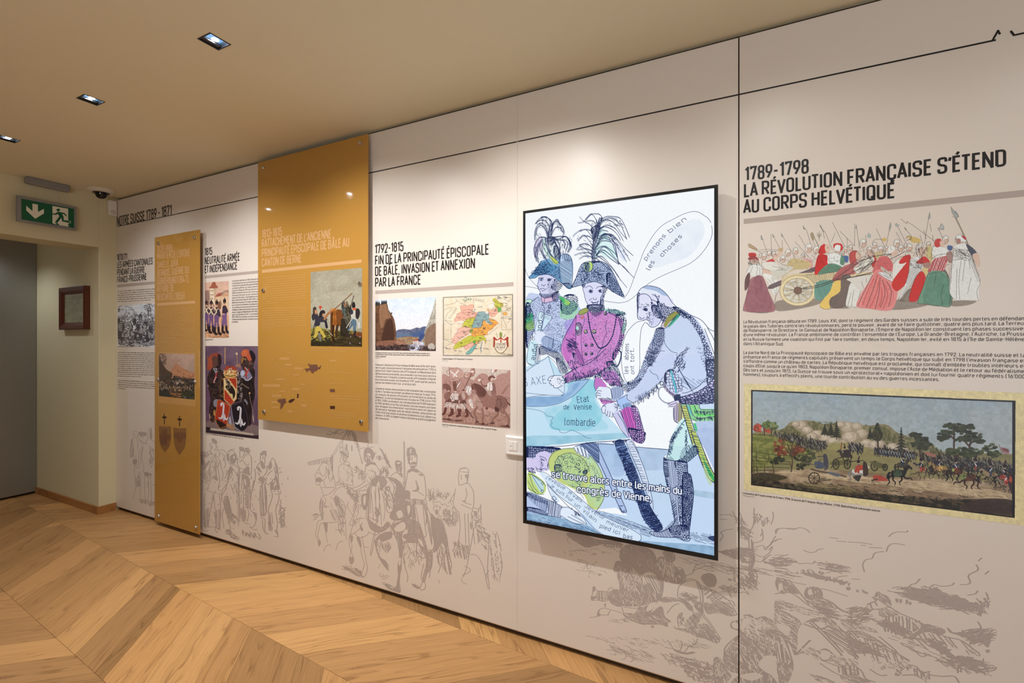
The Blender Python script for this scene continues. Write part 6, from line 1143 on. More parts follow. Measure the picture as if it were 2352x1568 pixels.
  if rid:
   A.F(P(-14,-20,-4,-62,16,-66,22,-30,12,-16),rid[0]);A.F(P(-4,-30,12,-28,14,6,0,8),rid[1]);A.F(P(0,-66,14,-68,12,-82,2,-82),(170,130,100));A.F(P(-6,-80,18,-82,14,-104,0,-104),(24,22,22));A.L(P(4,-104,14,-132),5 * s,(60,30,26));A.L(P(10,-58,40,-50,70,-60),5 * s,rid[0]);A.L(P(-4,-58,12,-34),3,(200,190,168))
   A.F(P(-26,-22,-8,-24,-6,0,-24,2),rid[2])
 NV=(40,42,52);RD=(168,52,32);GR=(56,60,40)
 A.F('1590 740 1640 720 1660 760 1640 800 1600 800',(44,34,28))
 horse(915,650,.7,(60,44,34),((58,66,66),RD,NV),-1);A.L('888 545 880 600',3,(120,40,30));A.F('905 610 950 605 960 650 930 670 905 650',(50,38,32))
 A.F('740 640 770 650 780 740 750 770 740 700',(66,60,62));A.L('690 660 750 655',4,(60,52,44));A.F('670 700 740 710 740 750 680 750',(70,74,84));A.N('600 710 690 730;700 700 720 680;740 730 760 760',w=5,col=(96,80,66))
 horse(1015,785,.95,(192,180,156),((50,46,50),RD,RD),1);A.F('1000 735 1060 730 1070 760 1010 770',(170,56,34));A.F('1060 700 1090 720 1100 800 1060 810',(60,40,30));A.F('980 820 1040 810 1020 860',(50,44,36))
 A.N('640 760 720 780 800 790;780 790 880 810;880 810 920 820',w=7,col=(80,64,48));A.F('780 780 870 800 860 820 790 800',(90,90,88));A.F('1140 815 1200 812 1260 850 1200 855 1150 850',(164,56,36));A.L('1130 850 1170 840',6,(60,46,36))
 horse(1340,800,1.15,(34,28,26),None,1);A.F('1310 760 1360 770 1370 810 1310 820',(60,72,44));horse(1370,730,.8,(70,56,40),(NV,NV,GR),1)
 horse(1530,770,.95,(140,112,76),(NV,(170,60,40),RD),-1);horse(1680,760,1.,(150,108,56),(NV,(190,140,70),(190,150,60)),-1);horse(1800,780,1.,(60,38,30),(NV,RD,(150,150,60)),1)
 horse(1905,830,1.2,(92,48,28),None,-1);A.F('1840 800 1890 800 1880 840 1835 840',(120,120,60));horse(1960,760,.8,(60,54,44),(NV,(170,60,40),(120,124,70)),1);horse(2090,810,1.,(140,112,74),(NV,(60,60,66),(120,90,50)),-1);horse(2190,830,1.05,(58,44,36),(NV,(170,70,50),RD),1);horse(2210,880,.9,(130,108,78),((170,70,50),RD,RD),-1)
 A.F('2225 800 2258 810 2258 950 2230 900',(60,38,30));A.F('2235 820 2255 830 2252 870 2232 860',(176,66,36));T('1560 700 2258 760 2258 880 1900 860 1560 800',150,26,70,(30,26,24),2.,ja=.8)
 A.L('2148 560 2200 690',2.5,(120,100,70));A.F('2158 580 2225 600 2238 650 2180 630',(150,110,96),sm=0);A.F('2180 590 2225 600 2230 625 2185 610',(120,60,56));A.F('1565 620 1640 640 1630 665 1560 640',(150,90,66));
 PP=(212,184,120)
 for q in ('60 40 2400 40 2400 214 2284 210 158 122 158 888 2278 1152 2284 210 2400 214 2400 1300 60 1000',): pass
 A.F('60 40 2420 40 2420 215 158 120',PP,sm=0);A.F('60 40 158 122 158 890 60 1000',PP,sm=0);A.F('2284 205 2420 205 2420 1300 2278 1155',PP,sm=0);A.F('60 875 158 888 2278 1152 2420 1170 2420 1300 60 1100',PP,sm=0)
 A.L('164 129 2272 217 2268 1146 164 882',5.,(30,22,20),z=1,sm=0);A.F('2258 215 2284 212 2278 1152 2256 1148',(26,20,20),sm=0)
 A.grain(.05,1.2);A.grain(.04,7);A.c[:]=A.c * .88 + A.c.mean(2,keepdims=True) * .09
 return A
def paint_gorge():
 A=Art([(862,688.5),(1001,681.5),(1001,806),(862,804)],560,480,(196,196,214),seed=31);A.crop(850,540,5.6);A.ws=.5
 A.F('60 820 860 780 860 1230 60 1230',(196,202,222),sm=0,col2=(226,214,206));A.U('60 820 860 780 860 1100 60 1100',(222,220,226),10,.5,.5,3.)
 A.F('330 1235 420 1205 520 1215 600 1185 640 1195 700 1175 760 1185 700 1300 600 1360 340 1330',(106,104,122));A.U('330 1235 600 1190 740 1180 640 1340 340 1330',(74,82,104),5,.5,.8,4.);A.F('520 1280 620 1240 700 1210 720 1250 640 1330 540 1330',(64,84,124),.8);A.F('340 1280 450 1260 560 1300 480 1330 340 1330',(92,110,130),.8)
 A.F('340 1330 480 1300 640 1320 680 1360 560 1400 340 1400',(136,104,76));A.U('340 1320 640 1310 680 1360 560 1420 340 1400',(166,138,104),4,.5,.8,5.)
 cl='66 900 120 890 210 870 240 960 290 1040 315 1100 330 1200 335 1320 340 1400 66 1440';A.F(cl,(122,84,58));A.U(cl,(90,58,40),5,.5,.8,4.);A.X('66 900 120 890 130 1400 66 1430',22,92,(70,44,32),1.4);A.F('150 1340 180 1180 220 1090 270 1080 300 1160 300 1380 160 1400',(66,40,30),.9);A.F('130 900 200 880 240 980 260 1060 200 1080 150 1200 120 1100',(148,106,76),.8);A.X(cl,26,80,(80,50,36),1.2,.6)
 for x in (75,90,105,120,150,165,180,195,210): h=40 + 20 * A.rs.rand();y=905 - (x - 70) * .22;A.F([(x,y - h),(x + 9,y),(x - 9,y)],(48,50,46))
 A.F('270 990 285 1000 282 1015 270 1010',(60,60,48));A.F('345 1130 335 1110',(60,60,50))
 rr_='845 850 820 900 800 980 770 1060 740 1150 700 1240 660 1340 690 1400 720 1460 845 1480';A.F(rr_,(170,158,140));A.U(rr_,(120,112,92),4,.52,.8,5.);A.X('820 900 845 860 845 1300 740 1350 700 1240',14,110,(214,200,180),2.,.5);A.F('740 1200 845 1140 845 1400 720 1440 700 1320',(134,96,74),.8);A.X('700 1240 845 1150 845 1450 700 1400',16,112,(98,78,62),1.5)
 A.F('66 1400 340 1380 420 1400 640 1420 845 1440 845 1488 66 1486',(66,50,48));A.U('66 1400 845 1420 845 1488 66 1486',(130,96,82),3,.56,.8,5.);A.F('100 1370 340 1350 440 1380 430 1410 130 1430 90 1440',(142,96,74));A.X('110 1370 330 1355 330 1400 120 1420',12,80,(96,56,44),1.2);A.X('340 1360 440 1385 420 1410 340 1400',8,15,(190,140,110),1.)
 A.F('555 1360 600 1340 645 1345 650 1400 610 1410 560 1400',(206,190,180));A.F('550 1362 600 1335 650 1342 645 1362 600 1358',(160,74,54));A.X('565 1372 640 1365 640 1400 570 1400',20,90,(110,80,70),1.2)
 A.F('510 1420 600 1410 640 1440 620 1486 520 1486',(206,200,206));A.K('500 1400 650 1400 650 1486 500 1486',60,30,40,(120,110,116),1.4,ja=.9);A.F('750 1410 790 1385 825 1410 830 1460 770 1470 745 1440',(180,166,150));A.K('640 1440 845 1470 845 1486 640 1486',30,20,10,(50,40,40),2)
 A.K('66 1420 500 1400 520 1480 66 1480',90,34,-10,(44,32,32),2.);A.F('620 1330 690 1260 700 1300 640 1370',(44,62,110),.8);A.grain(.05,1.5);return A
def paint_map():
 A=Art([(1014.5,681),(1180,672.2),(1179.8,820.5),(1015,817)],760,660,(222,200,170),seed=41);A.crop(850,540,5.6);A.ws=.42
 K=(62,54,54);A.U('925 790 1845 745 1845 1570 925 1555',(210,186,152),12,.5,.6,3.);A.L('945 803 1830 765 1832 1553 945 1543',2.6,(70,76,86),z=1,sm=0);A.L('938 796 1838 757 1840 1560 938 1550',.9,(110,90,80),z=1,sm=0)
 A.F('1120 940 1150 920 1200 1000 1060 1150 1000 1060 1100 980',(232,210,178),.4)
 PK=(222,158,134);YL=(186,178,62);BL=(128,150,146);OR=(222,150,66);GN=(84,152,76)
 R_=[('1165 910 1230 905 1240 915 1290 895 1335 905 1315 980 1390 1000 1370 1045 1260 1070 1160 1110 1085 1105 1100 1060 1130 1010 1175 980 1160 940',PK),('1220 1100 1260 1075 1355 1058 1345 1120 1310 1190 1200 1190 1195 1150',YL),('1395 985 1480 985 1530 1020 1530 1070 1620 1150 1560 1150 1480 1100 1440 1140 1430 1180 1320 1195 1310 1170 1360 1050 1380 1010',BL),('1530 1075 1600 1090 1640 1120 1640 1140 1600 1150 1550 1110',OR),('1450 1105 1480 1100 1500 1140 1610 1150 1560 1210 1510 1240 1500 1280 1340 1310 1300 1250 1330 1195 1430 1180',OR),('1120 1210 1220 1175 1290 1195 1280 1260 1160 1330 1095 1395 1050 1350 1120 1250',(222,166,144)),('1180 1350 1280 1290 1330 1300 1440 1285 1490 1340 1480 1395 1460 1350 1330 1400 1200 1430 1080 1465 1100 1400',YL),('1205 1425 1320 1370 1340 1400 1240 1470 1215 1450',(222,160,138)),('1320 1365 1360 1350 1350 1390 1325 1388',GN),('1350 1390 1395 1360 1390 1390 1340 1410',(214,150,100)),('1230 1520 1330 1420 1375 1405 1320 1500 1260 1535',(110,160,150)),('1285 1210 1320 1205 1315 1250 1280 1250',(140,150,60)),('1535 975 1600 945 1650 960 1630 1010 1570 1050 1525 1000',PK),('1575 830 1605 810 1650 850 1680 880 1680 920 1620 940 1600 880',YL),('1680 870 1712 880 1705 920 1680 915',(150,150,60)),('1640 935 1680 930 1685 970 1650 990',GN),('1505 950 1530 955 1520 975',OR),('1712 995 1750 990 1760 1020 1715 1025',OR)]
 for q,cc in R_: A.F(q,cc,.95,n=3);A.L(q,1.3,(150,84,50) if cc != BL else K,z=1)
 for q in ('1480 985 1520 980 1520 1010 1485 1010','1505 905 1560 880 1600 900 1560 950 1520 930','1100 1110 1190 1095 1200 1130 1130 1130','1145 1140 1180 1140 1175 1160','1120 1190 1110 1230 1130 1250','1580 850 1600 860 1600 900'): A.L(q,1.,K,z=1);A.F(q,(224,210,190),.7)
 A.N('950 1340 1060 1380;950 1445 1070 1370;950 960 1040 930 1050 960 990 1010 970 1090 1040 1150 1090 1120;1110 840 1180 880 1240 900;1320 800 1335 900 1350 980;1100 810 1110 850 1060 880 960 900;1750 800 1740 830 1800 850;1660 800 1740 830;1820 820 1760 860;1440 1370 1420 1460 1430 1530;1500 1360 1540 1355;1700 980 1720 1100 1750 1160 1750 1215;1810 1010 1800 1090 1770 1120',w=1.2,col=(84,92,96));A.L('1445 1375 1425 1450 1432 1500',2.6,(90,120,140));A.L('1690 975 1820 970 1820 1215 1692 1218',1.,K,z=1,sm=0);A.L('948 1100 1042 1102 1042 1340 948 1338',1.,K,z=1,sm=0);A.X('955 1120 1035 1122 1035 1330 955 1330',11,1,K,1.1,.2,brk=.4)
 for q,n in (('1140 970 1360 950 1340 1040 1120 1090',40),('1230 1080 1350 1070 1300 1180 1210 1180',20),('1340 1010 1520 1020 1600 1140 1330 1180',50),('1330 1200 1600 1160 1480 1280 1320 1280',34),('1110 1250 1280 1200 1270 1260 1080 1370',30),('1110 1420 1320 1310 1480 1330 1460 1370 1180 1440',34),('1540 960 1640 960 1620 1020 1550 1020',14),('1600 830 1680 880 1670 930 1620 920',14),('1720 790 1800 790 1800 810 1720 810',10),('1720 870 1800 860 1800 950 1720 950',14),('1700 1040 1800 1040 1800 1080 1700 1080',12),('980 1440 1160 1480 1160 1500 980 1460',16),('1340 1440 1520 1450 1520 1470 1340 1460',14),('1700 1510 1820 1530 1820 1545 1700 1540',14)): A.K(q,n,26,2,K,1.2,ja=.1,curve=0.05)
 A.K('1165 810 1290 800 1290 840 1200 850',26,14,100,(70,120,100),2.,ja=.8);A.N('1640 790 1660 790 1680 810 1640 815 1650 795;1460 1180 1470 1200 1490 1180;1470 1190 1455 1205 1490 1208;1280 1080 1300 1090;1150 1390 1180 1380 1175 1400',w=2.6,col=K)
 A.text('ROYAUME',(1030,1080),(1125,940),26,(120,110,104),.1,up=(-.8,-.6));A.text('DE',(1212,868),(1250,858),24,(110,100,96),.1);A.text('FRANCE',(1332,842),(1468,862),30,(110,100,96),.1);A.text('ALSACE',(1382,930),(1448,928),14,(90,80,76),.14);A.text('CANTON DE SOLEURE',(1510,1290),(1640,1190),9,(90,80,76),.14)

 A.F('1590 1330 1680 1345 1775 1325 1760 1430 1740 1490 1680 1515 1620 1480 1600 1420',(226,204,176));A.F('1595 1305 1640 1340 1680 1310 1720 1340 1768 1305 1780 1330 1730 1352 1680 1335 1630 1352 1585 1330',(170,50,44));A.F('1592 1330 1608 1350 1605 1420 1590 1440 1582 1420',(176,60,46));A.F('1772 1330 1752 1350 1758 1420 1780 1440 1782 1400',(176,60,46));A.L('1590 1330 1600 1430 1630 1490 1680 1518 1730 1490 1765 1430 1775 1330',3.4,(110,84,50));A.F('1665 1260 1685 1245 1700 1270 1695 1310 1668 1310',(130,140,70));A.L('1615 1275 1630 1268 1632 1285 1640 1310',2.2,(120,130,70));A.L('1740 1275 1715 1315',2.,(110,70,60));A.F('1675 1345 1690 1345 1690 1370 1682 1385 1674 1370',(178,60,44))
 A.text('L’EVECHE',(1618,1418),(1742,1414),28,(84,64,60),.14);A.text('DE BALE',(1622,1455),(1738,1452),26,(84,64,60),.14);A.text('en 1792',(1652,1478),(1702,1477),12,(84,64,60),.14)
 A.grain(.03,1.5);return A
def paint_riders():
 A=Art([(1015,841.5),(1172,850),(1172,984),(1015.3,969.2)],680,580,(186,144,128),seed=51);A.crop(850,800,6.72);A.ws=.42
 K=(84,52,46);W=(222,202,188);M=(150,104,92);A.F('1110 275 2165 340 2165 560 1110 480',(204,180,162),sm=0)
 for q in ('1110 420 1160 400 1220 430 1400 460 1500 440 1600 490 1640 440 1720 385 1800 400 1860 470 1940 480 1960 420 2040 385 2100 380 2165 350 2165 800 1110 700',): A.F(q,(176,132,118))
 A.F('1110 1000 1400 1000 1700 1010 2165 1020 2165 1235 1110 1150',(180,138,120));A.U('1110 980 2165 1000 2165 1230 1110 1140',(156,112,96),4,.5,.7,4.);A.K('1110 1000 2165 1030 2165 1230 1110 1140',220,22,20,K,.8,ja=.5)
 ink=lambda s,w=1.4,c=K: A.N(s,w=w,col=c)

 A.F('1220 300 1330 310 1400 320 1440 380 1480 420 1400 470 1330 500 1240 510 1225 420',(188,146,130));ink('1220 290 1235 520 1245 760 1250 850;1220 310 1360 305 1440 360 1500 430;1240 512 1340 500 1420 450 1470 440;1190 350 1185 380 1210 395 1230 360 1200 330 1180 360');A.N('1240 350 1340 430;1360 345 1290 430',w=8,col=W);ink('1250 480 1280 465 1300 490;1310 460 1340 450 1360 470;1215 285 1222 305;1330 290 1340 310;1355 285 1350 305',1.6);A.F('1560 320 1600 300 1620 350 1600 420 1560 440 1510 440 1480 400 1530 380',(180,130,114));ink('1560 310 1600 300 1620 350 1600 410 1540 445 1480 460 1450 420 1480 370 1530 380;1560 330 1590 350 1550 400 1580 410;1600 300 1500 520 1450 620;1610 310 1470 600',1.8);A.F('1550 350 1600 340 1580 380',W)

 A.F('1870 430 1890 400 1920 440 1900 470 1870 500 1880 520',M);A.F('1885 420 1870 340 1900 300 1925 310 1920 350 1895 410',W);A.F('1925 310 1955 320 1950 355 1920 350',(170,110,96));ink('1885 420 1868 345 1900 300 1955 325 1945 355 1905 370 1895 420;1830 470 1860 420 1920 440 1925 455 1830 480;1840 480 1850 510;1885 470 1900 490 1880 510',1.8);A.F('1825 450 1860 420 1910 435 1925 455 1850 470 1840 510 1825 480',(120,76,66));A.F('1870 455 1900 455 1895 495 1870 500',(206,176,156))
 A.F('1800 560 1850 520 1900 530 1920 600 1900 640 1840 660 1780 640',W);A.F('1890 530 1930 560 1940 700 1930 740 1900 640',M);A.X('1890 530 1930 560 1950 720 1910 740 1890 640',14,80,K,1.2);A.F('1700 480 1740 560 1810 560 1790 600 1740 590 1700 510',M);ink('1700 480 1740 570 1810 570;1690 420 1710 500;1670 500 1750 470;1800 560 1790 640;1850 530 1840 650;1880 530 1900 640 1840 660;1780 640 1840 650',1.8);A.F('1665 480 1710 470 1700 500 1670 505',W)
 A.F('1810 650 1870 660 1880 760 1850 830 1820 940 1790 930 1800 820 1830 740',(176,140,124));A.F('1800 850 1830 850 1815 940 1780 930',(110,70,62));ink('1870 660 1920 900 1940 1000;1885 660 1935 900;1830 740 1860 790 1830 840',2.2)

 hb='1940 740 2000 730 2080 760 2130 840 2120 900 2060 960 1960 950 1880 930 1760 900 1740 960 1660 930 1620 860 1640 790 1650 720 1700 690 1790 660 1830 720 1880 740'
 A.F(hb,(158,112,98));A.F('1570 560 1600 540 1660 550 1720 580 1790 660 1770 740 1680 760 1640 700 1620 640 1580 640 1560 600',(126,82,72));A.F('1600 700 1640 700 1700 800 1740 900 1700 940 1640 900 1600 820 1590 760',(190,150,134));A.X(hb,13,60,K,1.2,.5,brk=.25);A.X('1600 545 1720 580 1790 660 1760 740 1680 700',9,65,K,1.8);A.X('1960 750 2080 770 2120 860 2050 950 1950 930',12,100,K,1.3);ink('1565 540 1580 600 1560 640 1590 690 1640 720;1600 540 1700 570 1790 660;1640 700 1800 660;1600 660 1700 730 1800 680;1940 740 2000 728 2090 770 2130 850 2165 890;1650 820 1740 830;1940 800 2010 780 2020 900',2.)
 for q in ('1650 900 1610 980 1620 1060 1650 1130','1730 930 1740 1030 1730 1100 1740 1160','1960 940 1970 1010 1900 1080 1880 1140','2050 940 2100 1020 2140 1100 2120 1180','2000 960 2060 1000'): A.L(q,13,(160,116,100),w2=8);A.L(q,1.6,K);A.L(nums(q) + [16,0],1.4,K)
 for x,y in ((1650,1130),(1740,1165),(1890,1150),(2115,1195)): A.F([(x - 26,y + 14),(x - 10,y - 12),(x + 16,y - 12),(x + 28,y + 14)],(110,70,60));A.L([(x - 26,y + 14),(x - 10,y - 12),(x + 16,y - 12),(x + 28,y + 14)],1.6,K,z=1)
 A.F('1930 900 1990 930 1980 980 1930 960',K);A.F('2120 820 2165 860 2165 900',(96,60,54));ink('2020 700 2060 660 2100 600 2165 560;2050 700 2120 600;2080 740 2165 780;2100 780 2165 820',1.6)

 A.F('1120 560 1160 540 1220 560 1250 620 1240 680 1200 660 1160 620 1125 640',(140,96,84));A.X('1120 560 1160 540 1220 560 1250 620 1220 680 1160 620',10,50,K,1.2);A.F('1470 600 1500 570 1560 590 1560 680 1530 720 1490 680',W);ink('1470 610 1500 575 1560 590;1480 640 1500 600;1530 700 1510 640',1.6)
 def man(x,y,s,coat,leg=(206,182,166)):
  P=lambda *v: [(x + s * v[i],y + s * v[i + 1]) for i in range(0,len(v),2)]
  A.F(P(-14,0,14,0,16,26,0,34,-14,24),(206,174,154));A.F(P(-22,-2,0,-24,24,-8,26,4,-20,6),(120,78,68));A.F(P(-40,60,-20,36,20,36,42,70,40,130,30,200,-34,200,-40,120),coat);A.X(P(-40,60,20,40,42,70,30,200,-34,200),13,75,K,1.1);A.F(P(-36,150,36,150,44,230,-40,230),(128,86,74));A.X(P(-36,150,36,150,44,230,-40,230),9,95,K,1.4)
  for a,b,c_ in ((-20,-44,-70),(20,50,70)): A.L(P(a,220,b,300),20 * s,leg,w2=14 * s);A.L(P(b,300,c_,380,c_ - 30,396),16 * s,(104,60,52),w2=11 * s)
  A.L(P(-40,60,-20,36,20,36,42,70,38,200),1.6,K);A.L(P(-40,60,-60,110,-30,150),13 * s,coat);A.L(P(-40,60,-62,110,-30,150),1.5,K);A.L(P(40,66,60,110,10,130),13 * s,coat);A.L(P(40,66,62,112,10,134),1.5,K)
 man(1210,640,.95,(150,106,92));A.F('1300 640 1340 580 1390 510 1400 530 1350 600 1320 630',W);ink('1300 640 1380 505 1402 520 1330 630',1.6);A.F('1280 520 1320 510 1340 560 1330 620 1290 640',(120,78,68));man(1315,650,.98,W);man(1435,650,1.,(158,112,98));ink('1310 900 1420 700 1450 620;1380 760 1560 1040 1590 1080;1440 850 1590 1070;1320 880 1330 1010',2.2);A.F('1520 800 1560 780 1590 860 1590 920 1560 910 1530 850',W);A.F('1410 700 1450 680 1470 760 1430 790',(190,156,140))
 A.K('1110 520 1560 560 1600 1000 1110 980',160,34,70,K,.9,ja=.8)
 for q in ('1110 1090 1250 1080 1250 1110','1200 1110 1420 1100 1400 1130','1600 1160 1900 1150 1800 1190','2000 1200 2160 1190 2160 1220'): A.K(q,30,40,5,K,1.4)
 A.grain(.05,1.5);return A
def paint_arms():
 """two dark figures with three shields under a crown"""
 A=Art([(471.4,794.3),(593.4,794.6),(594,1008.2),(472.4,993.2)],560,900,(92,68,92),seed=61);A.crop(250,780,5.6);A.ws=.5
 A.U('1240 80 1925 85 1925 1100 1245 1060',(118,92,116),20,.5,.7,2.);A.V('1560 90 1920 90 1920 700 1700 700',(112,90,108),.6,20);A.V('1240 500 1340 520 1330 1050 1245 1020',(104,70,104),.7,14)
 A.F('1245 1060 1330 1030 1800 1080 1925 1110 1926 1280 1245 1190',(128,108,110),sm=0);A.F('1246 1120 1310 1130 1300 1170 1250 1160',(36,26,36),sm=0);A.F('1312 1135 1480 1150 1856 1205 1860 1232 1300 1160',(196,184,168),sm=0);A.F('1300 1162 1860 1232 1926 1225 1926 1280 1700 1250 1246 1190 1250 1165',(52,38,50),sm=0);A.X('1246 1100 1925 1180 1925 1240 1246 1150',14,8,(90,76,82),1.,.4)
 DK=(40,28,30);B1=(66,44,44)
 def fig(q,c): A.F(q,c);A.U(q,(24,18,22),4,.5,.8,5.);A.K(q,60,30,85,(104,78,72),1.,.6)
 fig('1340 230 1420 220 1440 330 1430 370 1480 430 1490 500 1460 560 1470 740 1400 780 1380 950 1360 1050 1310 1050 1290 900 1310 760 1280 620 1265 500 1290 420 1330 360 1330 290',B1);fig('1470 480 1560 470 1640 460 1700 760 1560 800 1440 760',DK)
 fig('1700 400 1760 340 1850 360 1880 420 1870 560 1880 700 1840 900 1830 1080 1780 1090 1750 900 1680 760 1650 600 1660 460',DK);fig('1700 230 1760 220 1850 240 1870 300 1840 370 1740 380 1700 320',B1)
 A.F('1270 240 1310 200 1340 190 1330 260 1340 330 1300 390 1260 370 1280 300',(160,72,48));A.F('1320 190 1370 170 1420 180 1440 230 1400 240 1340 230',(150,58,42));A.X('1260 200 1440 170 1440 240 1300 380',16,75,(190,100,64),1.,.6);A.F('1400 190 1440 200 1450 290 1430 340 1410 280',(44,28,32));A.F('1330 220 1390 215 1400 300 1380 350 1340 340 1330 280',(92,60,52))
 A.F('1700 170 1730 130 1790 125 1810 180 1840 220 1838 260 1800 270 1760 220 1715 215',(186,84,52));A.F('1710 150 1750 130 1780 150 1780 200 1720 200',(206,106,66),.7);A.F('1810 150 1840 140 1880 190 1885 250 1860 290 1830 230',(34,26,34));A.F('1700 240 1730 220 1735 260 1710 310 1700 290',(140,96,50));A.L('1735 245 1760 250 1755 262',2.4,(200,160,90));A.F('1800 275 1830 280 1850 310 1800 330',(96,66,58))
 A.N('1350 360 1360 400 1380 420;1375 365 1385 400 1370 430;1345 380 1395 375;1360 400 1400 410',w=2.6,col=(176,180,196));A.N('1390 420 1360 520',w=7.,col=(160,60,56));A.N('1380 480 1350 540 1360 550',w=5.,col=(206,150,150))
 A.F('1700 400 1730 385 1760 420 1790 380 1840 470 1830 500 1790 520 1760 515 1740 490 1700 480 1690 440',(120,118,146));A.F('1700 405 1740 395 1745 440 1720 470 1695 450',(170,178,205));A.N('1700 480 1740 495 1760 520 1800 520 1840 480;1750 350 1790 400 1780 440',w=2.4,col=(214,214,226));A.N('1750 360 1770 450 1770 490;1800 380 1770 440 1750 460',w=6,col=(170,60,48));A.N('1710 560 1760 600 1800 620',w=3,col=(150,130,100));A.F('1800 680 1820 675 1820 695 1805 700',(196,160,110));A.F('1270 580 1282 590 1275 605',(196,150,110));A.L('1805 700 1850 920 1865 1070',2.,(150,130,110))
 A.L('1495 100 1492 310',4.,(176,130,70));A.L('1496 100 1493 310',1.4,(236,196,130));A.L('1645 190 1655 320',3.6,(156,120,80));A.F('1630 175 1650 160 1655 190 1640 195',(216,190,150));A.K('1640 320 1690 310 1690 350 1640 350',20,14,60,(190,130,80),2.)

 A.U('1640 420 1690 440 1720 760 1650 740',(160,150,150),3,.55,.8,6.);A.K('1420 490 1470 480 1480 760 1430 740',36,26,60,(150,110,60),1.4);A.F('1350 780 1400 770 1400 860 1350 850',(130,130,150));A.F('1350 900 1370 920 1365 980 1345 960',(180,130,70));A.K('1300 980 1380 980 1380 1060 1290 1040',20,20,60,(150,100,80),1.2);A.N('1297 960 1300 1010;1855 980 1862 1050',w=4,col=(200,176,150));A.F('1750 760 1790 810 1770 840 1740 800',(120,120,130))

 GD=(206,150,70)
 A.F('1478 492 1645 490 1648 640 1640 760 1564 845 1482 770',(220,206,176),sm=0,n=3);A.F('1484 498 1638 496 1642 600 1640 640',(178,52,30),sm=0);A.F('1486 640 1500 650 1620 800 1564 838 1488 765',(184,56,32),sm=0);A.F('1492 506 1545 505 1642 640 1640 700 1608 800 1500 650 1490 610',(214,186,122),sm=0);A.F('1500 510 1540 520 1560 560 1590 600 1622 660 1622 720 1600 760 1590 700 1560 690 1540 660 1520 640 1500 600 1520 580',(40,28,28));A.K('1500 520 1540 520 1600 600 1540 640',16,20,50,(200,184,150),2.);A.L('1478 492 1645 490 1648 640 1640 760 1564 845 1482 770',2.4,GD,z=1,sm=0)
 A.F('1408 770 1556 850 1540 960 1510 1100 1430 1140 1390 1080 1368 1000 1385 880',(176,50,30));A.F('1380 1030 1440 1050 1520 1110 1450 1148 1400 1100',(44,28,26));A.L('1408 768 1556 850 1540 960 1512 1110 1432 1144 1388 1080 1366 1000 1385 880',2.6,(190,120,60),z=1,sm=0)
 A.F('1570 850 1720 795 1770 830 1778 1000 1790 1100 1740 1165 1690 1170 1620 1120 1590 990',(30,24,34));A.L('1570 850 1720 795 1775 950 1795 1090 1740 1168 1690 1172 1620 1120',1.8,(90,74,80),sm=0);A.L('1570 850 1590 990 1622 1122 1690 1172',3.,(150,156,184),sm=0)
 def crozier(x,y,s):
  P=lambda *v: [(x + s * v[i],y + s * v[i + 1]) for i in range(0,len(v),2)];WH=(206,206,218)
  A.L(P(-18,30,-20,8,-2,-2,14,14,16,50,10,120),9 * s,WH);A.F(P(2,110,16,110,26,170,0,172,-4,140),WH);A.F(P(2,168,26,168,30,230,18,260,6,232),WH);A.L(P(4,165,-20,215,-50,205),10 * s,WH,w2=6 * s);A.L(P(24,165,40,220,60,228,74,205),10 * s,WH,w2=6 * s);A.N('',w=1);A.L(P(14,180,16,250),1.2,(90,90,110));A.L(P(0,165,28,166),1.6,(90,90,110))
 crozier(1462,818,.9);crozier(1680,868,.98)
 A.F('1480 410 1490 370 1520 335 1560 345 1600 335 1640 370 1645 410 1620 480 1510 480',(164,60,40));A.F('1535 380 1560 350 1590 380 1570 400',(130,40,34));A.F('1490 440 1640 440 1620 482 1505 482',(206,160,84));A.K('1480 400 1650 400 1640 450 1490 450',60,18,85,(224,196,130),2.6,ja=.6);A.N('1500 455 1560 468 1632 455',w=3,col=(80,56,40));A.D('1540 365 1580 365 1580 410 1540 410',40,(236,220,180),1.);A.K('1530 1080 1610 1090 1610 1140 1530 1130',26,20,80,(196,140,80),2.4);A.F('1540 1060 1560 980 1580 1090',(160,160,180))
 A.grain(.06,1.5);A.c[:]=A.c * .86 + A.c.mean(2,keepdims=True) * .1;return A
